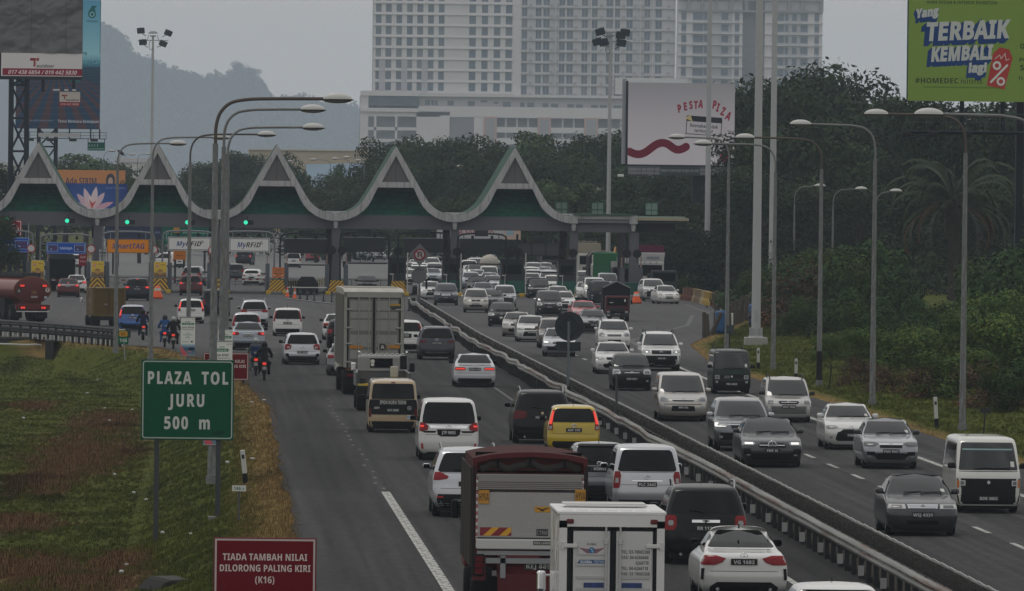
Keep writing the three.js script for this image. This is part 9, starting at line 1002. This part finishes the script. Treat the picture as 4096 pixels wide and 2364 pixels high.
// ---------------------------------------------------------------- motorcycles and riders
{
// a rider: one smooth surface from tapered limbs (seated,hands on the bars),facing +z,seat at 0.78 m
function riderBody(lean,arms) {
const J = [ // from,to,radius from,radius to
[[0,0.82,-0.1],[0,1.08,-0.1 + lean * 0.4],0.155,0.15],[[0,1.08,-0.1 + lean * 0.4],[0,1.32,-0.06 + lean],0.155,0.15],[[-0.15,1.36,-0.05 + lean],[0.15,1.36,-0.05 + lean],0.085,0.085],[[0,1.36,-0.05 + lean],[0,1.47,0.0 + lean],0.065,0.06],
];
for (const s of [-1,1]) J.push([[s * 0.19,1.36,-0.05 + lean],[s * 0.31,1.13,0.08 + lean],0.07,0.056],[[s * 0.31,1.13,0.08 + lean],[s * 0.33,1.04,0.36 + lean],0.054,0.042],[[s * 0.33,1.04,0.36 + lean],[s * 0.335,1.03,0.45 + lean],0.042,0.045],[[s * 0.1,0.84,-0.08],[s * 0.21,0.76,0.3],0.105,0.08],[[s * 0.21,0.76,0.3],[s * 0.2,0.36,0.12],0.07,0.05],[[s * 0.2,0.36,0.12],[s * 0.21,0.31,0.3],0.05,0.042]);
const R = 56,mc = new MarchingCubes(R,new THREE.MeshBasicMaterial(),false,false,60000); mc.isolation = 0; const lo = [-0.62,0.2,-0.62],S = 1.36;
for (let k = 0; k < R; k++) for (let j = 0; j < R; j++) for (let i = 0; i < R; i++) { const p = [lo[0] + (i / (R - 1)) * S,lo[1] + (j / (R - 1)) * S,lo[2] + (k / (R - 1)) * S]; let acc = 0; for (const [a,b,r0,r1] of J) { const d = [b[0] - a[0],b[1] - a[1],b[2] - a[2]],q = [p[0] - a[0],p[1] - a[1],p[2] - a[2]],t = clamp((q[0] * d[0] + q[1] * d[1] + q[2] * d[2]) / (d[0] * d[0] + d[1] * d[1] + d[2] * d[2]),0,1),e = Math.hypot(q[0] - d[0] * t,q[1] - d[1] * t,q[2] - d[2] * t) - lerp(r0,r1,t); acc += Math.exp(-e * 42); } mc.field[k * R * R + j * R + i] = Math.log(acc) / 42; }
mc.update(); const n = mc.count,g = new THREE.BufferGeometry(),P = new Float32Array(n * 3); for (let i = 0; i < n; i++) for (let c = 0; c < 3; c++) P[i * 3 + c] = lo[c] + ((mc.positionArray[i * 3 + c] + 1) / 2) * S * (R / (R - 1)); g.setAttribute('position',new THREE.BufferAttribute(P,3)); g.setAttribute('normal',new THREE.BufferAttribute(mc.normalArray.slice(0,n * 3),3)); return g;
}
const bodyG = riderBody(0.06),skin = std(0.22,0.13,0.09,0.6),helmetG = new THREE.SphereGeometry(0.145,18,14).scale(0.95,1.05,1.1),visorG = new THREE.SphereGeometry(0.148,16,8,-0.9,1.8,1.1,0.7).rotateY(-Math.PI / 2 + 3.14).scale(0.97,1.05,1.1),faceG = new THREE.SphereGeometry(0.1,14,10).scale(0.85,1.1,0.9);
const tyre = new THREE.TorusGeometry(0.25,0.055,8,24).rotateY(Math.PI / 2),hub = merge([cylX(0.06,0.1),...[0,1,2,3,4].map((i) => box(0.02,0.22,0.03,0,0.11,0).rotateX((i * Math.PI * 2) / 5)),new THREE.TorusGeometry(0.2,0.015,6,20).rotateY(Math.PI / 2)]);
const bike = (label,x,z,turn,col,lit,front) => {
const t = thing('motorcycle',label,'motorcycle',[x,0,z],turn,'motorcycles on the plaza approach');
for (const zz of [-0.6,0.62]) { const w = part('wheel',tyre,M.rubber,t); w.position.set(0,0.305,zz); part('rim',hub,M.steel,w); }
part('frame',[bar([0,0.35,-0.55],[0,0.62,0.1],0.04),bar([0,0.62,0.1],[0,0.9,0.42],0.045),rbox(0.2,0.34,0.42,0.06,0,0.42,0.05),bar([-0.09,0.3,0.62],[-0.07,0.92,0.42],0.025),bar([0.09,0.3,0.62],[0.07,0.92,0.42],0.025)],M.darkGrey,t); part('bodywork',[rbox(0.24,0.2,0.7,0.08,0,0.66,-0.3,3),rbox(0.32,0.4,0.14,0.06,0,0.75,0.45,3),rbox(0.16,0.06,0.5,0.03,0,0.62,0.62)],col,t); part('seat',rbox(0.27,0.1,0.68,0.05,0,0.77,-0.25,3),M.black,t); part('mudguard',rbox(0.14,0.3,0.04,0.02,0,0.52,-0.86),M.black,t);
part('handlebar',tube([[-0.36,1.0,0.38],[-0.15,1.04,0.46],[0,0.98,0.46],[0.15,1.04,0.46],[0.36,1.0,0.38]],0.018,20,6),M.black,t); for (const s of [-1,1]) { part('mirror',[rbox(0.12,0.08,0.02,0.015,s * 0.4,1.2,0.4),bar([s * 0.3,1.02,0.4],[s * 0.4,1.18,0.4],0.008)],M.steel,t); part('footrest',cylX(0.02,0.14,s * 0.2,0.3,0.15),M.black,t); }
const tl = part('tail_light',rbox(0.18,0.12,0.06,0.03,0,0.74,-0.72),LAMP.red,t); if (lit) part('lit_lamp',rbox(0.15,0.1,0.03,0.02,0,0.74,-0.755),LAMP.lit,tl); part('number_plate',box(0.16,0.14,0.01,0,0.55,-0.89),std(0.3,0.3,0.3,0.5),t); const hl = part('headlight',rbox(0.2,0.14,0.06,0.04,0,0.86,0.52),LAMP.clear,t); if (front) part('lit_lamp',rbox(0.16,0.1,0.03,0.02,0,0.86,0.56),glow(1.0,0.85,0.6,2.2),hl); part('exhaust_pipe',bar([0.16,0.32,-0.75],[0.14,0.28,0.0],0.045,8),M.steel,t);
return t;
};
const rider = (label,x,z,turn,cloth,helmet,visor = true) => { const t = thing('person',label,'person',[x,0,z],turn,'motorcycle riders'); part('body',bodyG,cloth,t); const hd = part('helmet',helmetG,helmet,t); hd.position.set(0,1.56,0.03); part('face',faceG,skin,t).position.set(0,1.53,0.09); part('visor',visorG,M.glass,hd); for (const s of [-1,1]) { part('hand',[new THREE.SphereGeometry(0.042,10,8).scale(1,0.8,1.2).translate(s * 0.335,1.03,0.44),...[0,1,2,3].map((i) => tube([[s * (0.31 + i * 0.018),1.04,0.45],[s * (0.31 + i * 0.018),1.045,0.5 - Math.abs(i - 1.5) * 0.006],[s * (0.31 + i * 0.018),1.005,0.5]],0.009,6,5)),tube([[s * 0.3,1.02,0.43],[s * 0.285,1.0,0.47],[s * 0.3,0.985,0.49]],0.011,6,5)],skin,t); part('shoe',rbox(0.09,0.09,0.26,0.035,s * 0.21,0.29,0.24),M.black,t); } return t; };
const blk = std(0.012,0.012,0.014,0.85),blueC = std(0.025,0.07,0.2,0.85),navyC = std(0.015,0.018,0.04,0.85),greyC = std(0.08,0.085,0.09,0.85),P = Math.PI;
const pair = (x,z,turn,b,r) => { bike(b[0],x,z,turn,b[1],b[2],b[3]); rider(r[0],x,z,turn,r[1],r[2]); };
pair(-3.24,-473.35,P + 0.05,['scooter with a bright tail light beside the blue hatchback',M.black,1],['person in dark navy jacket and black helmet riding beside the blue hatchback',navyC,M.black]);
pair(-1.94,-452.68,P,['motorcycle of the rider in the blue jacket',M.black,1],['person in a bright blue jacket and grey helmet riding left of another rider',blueC,M.darkGrey]);
pair(-1.46,-447,P,['motorcycle of the rider in black next to the blue jacket',M.black,1],['person in black with a pale patterned helmet next to the blue jacket rider',blk,M.steel]);
pair(2.46,-382.8,P,['motorcycle on the left of the pair by the red sign',M.darkGrey,1],['person in grey with a blue bag riding by the red sign',greyC,M.steel]);
pair(2.77,-373.74,P,['black motorcycle with the brightest tail light by the red sign',M.black,1],['person in black jacket and dark helmet riding nearest by the red sign',blk,M.black]);
pair(39.51,-647.02,-0.1,['oncoming motorcycle with a lit headlight by the barrier units',M.darkGrey,0,1],['person in dark clothes on the oncoming motorcycle',blk,M.darkGrey]);
{ const [bx,bz] = [2.46,-382.8],t = thing('delivery_bag','blue square bag on the back of the rider in grey by the red sign','bag',[bx,0,bz]); part('bag_body',rbox(0.46,0.44,0.3,0.05,0,1.12,0.36),std(0.012,0.03,0.1,0.8),t); part('bag_strap',[box(0.04,0.42,0.31,-0.14,1.12,0.36),box(0.04,0.42,0.31,0.14,1.12,0.36)],M.black,t); }
{ const t = thing('bird','small dark bird perched on a thin far lamp arm','bird',[-11.1,13.66,-1149.5]),c = M.black; part('body',new THREE.SphereGeometry(0.35,12,8).scale(1.5,0.7,0.7).rotateZ(-0.6),c,t); part('tail',box(0.5,0.06,0.16,0.5,-0.4,0,0,0,-0.7),c,t); part('beak',new THREE.ConeGeometry(0.06,0.2,6).rotateZ(1.2).translate(-0.5,0.32,0),c,t); }
}
renderer.render(scene,camera);
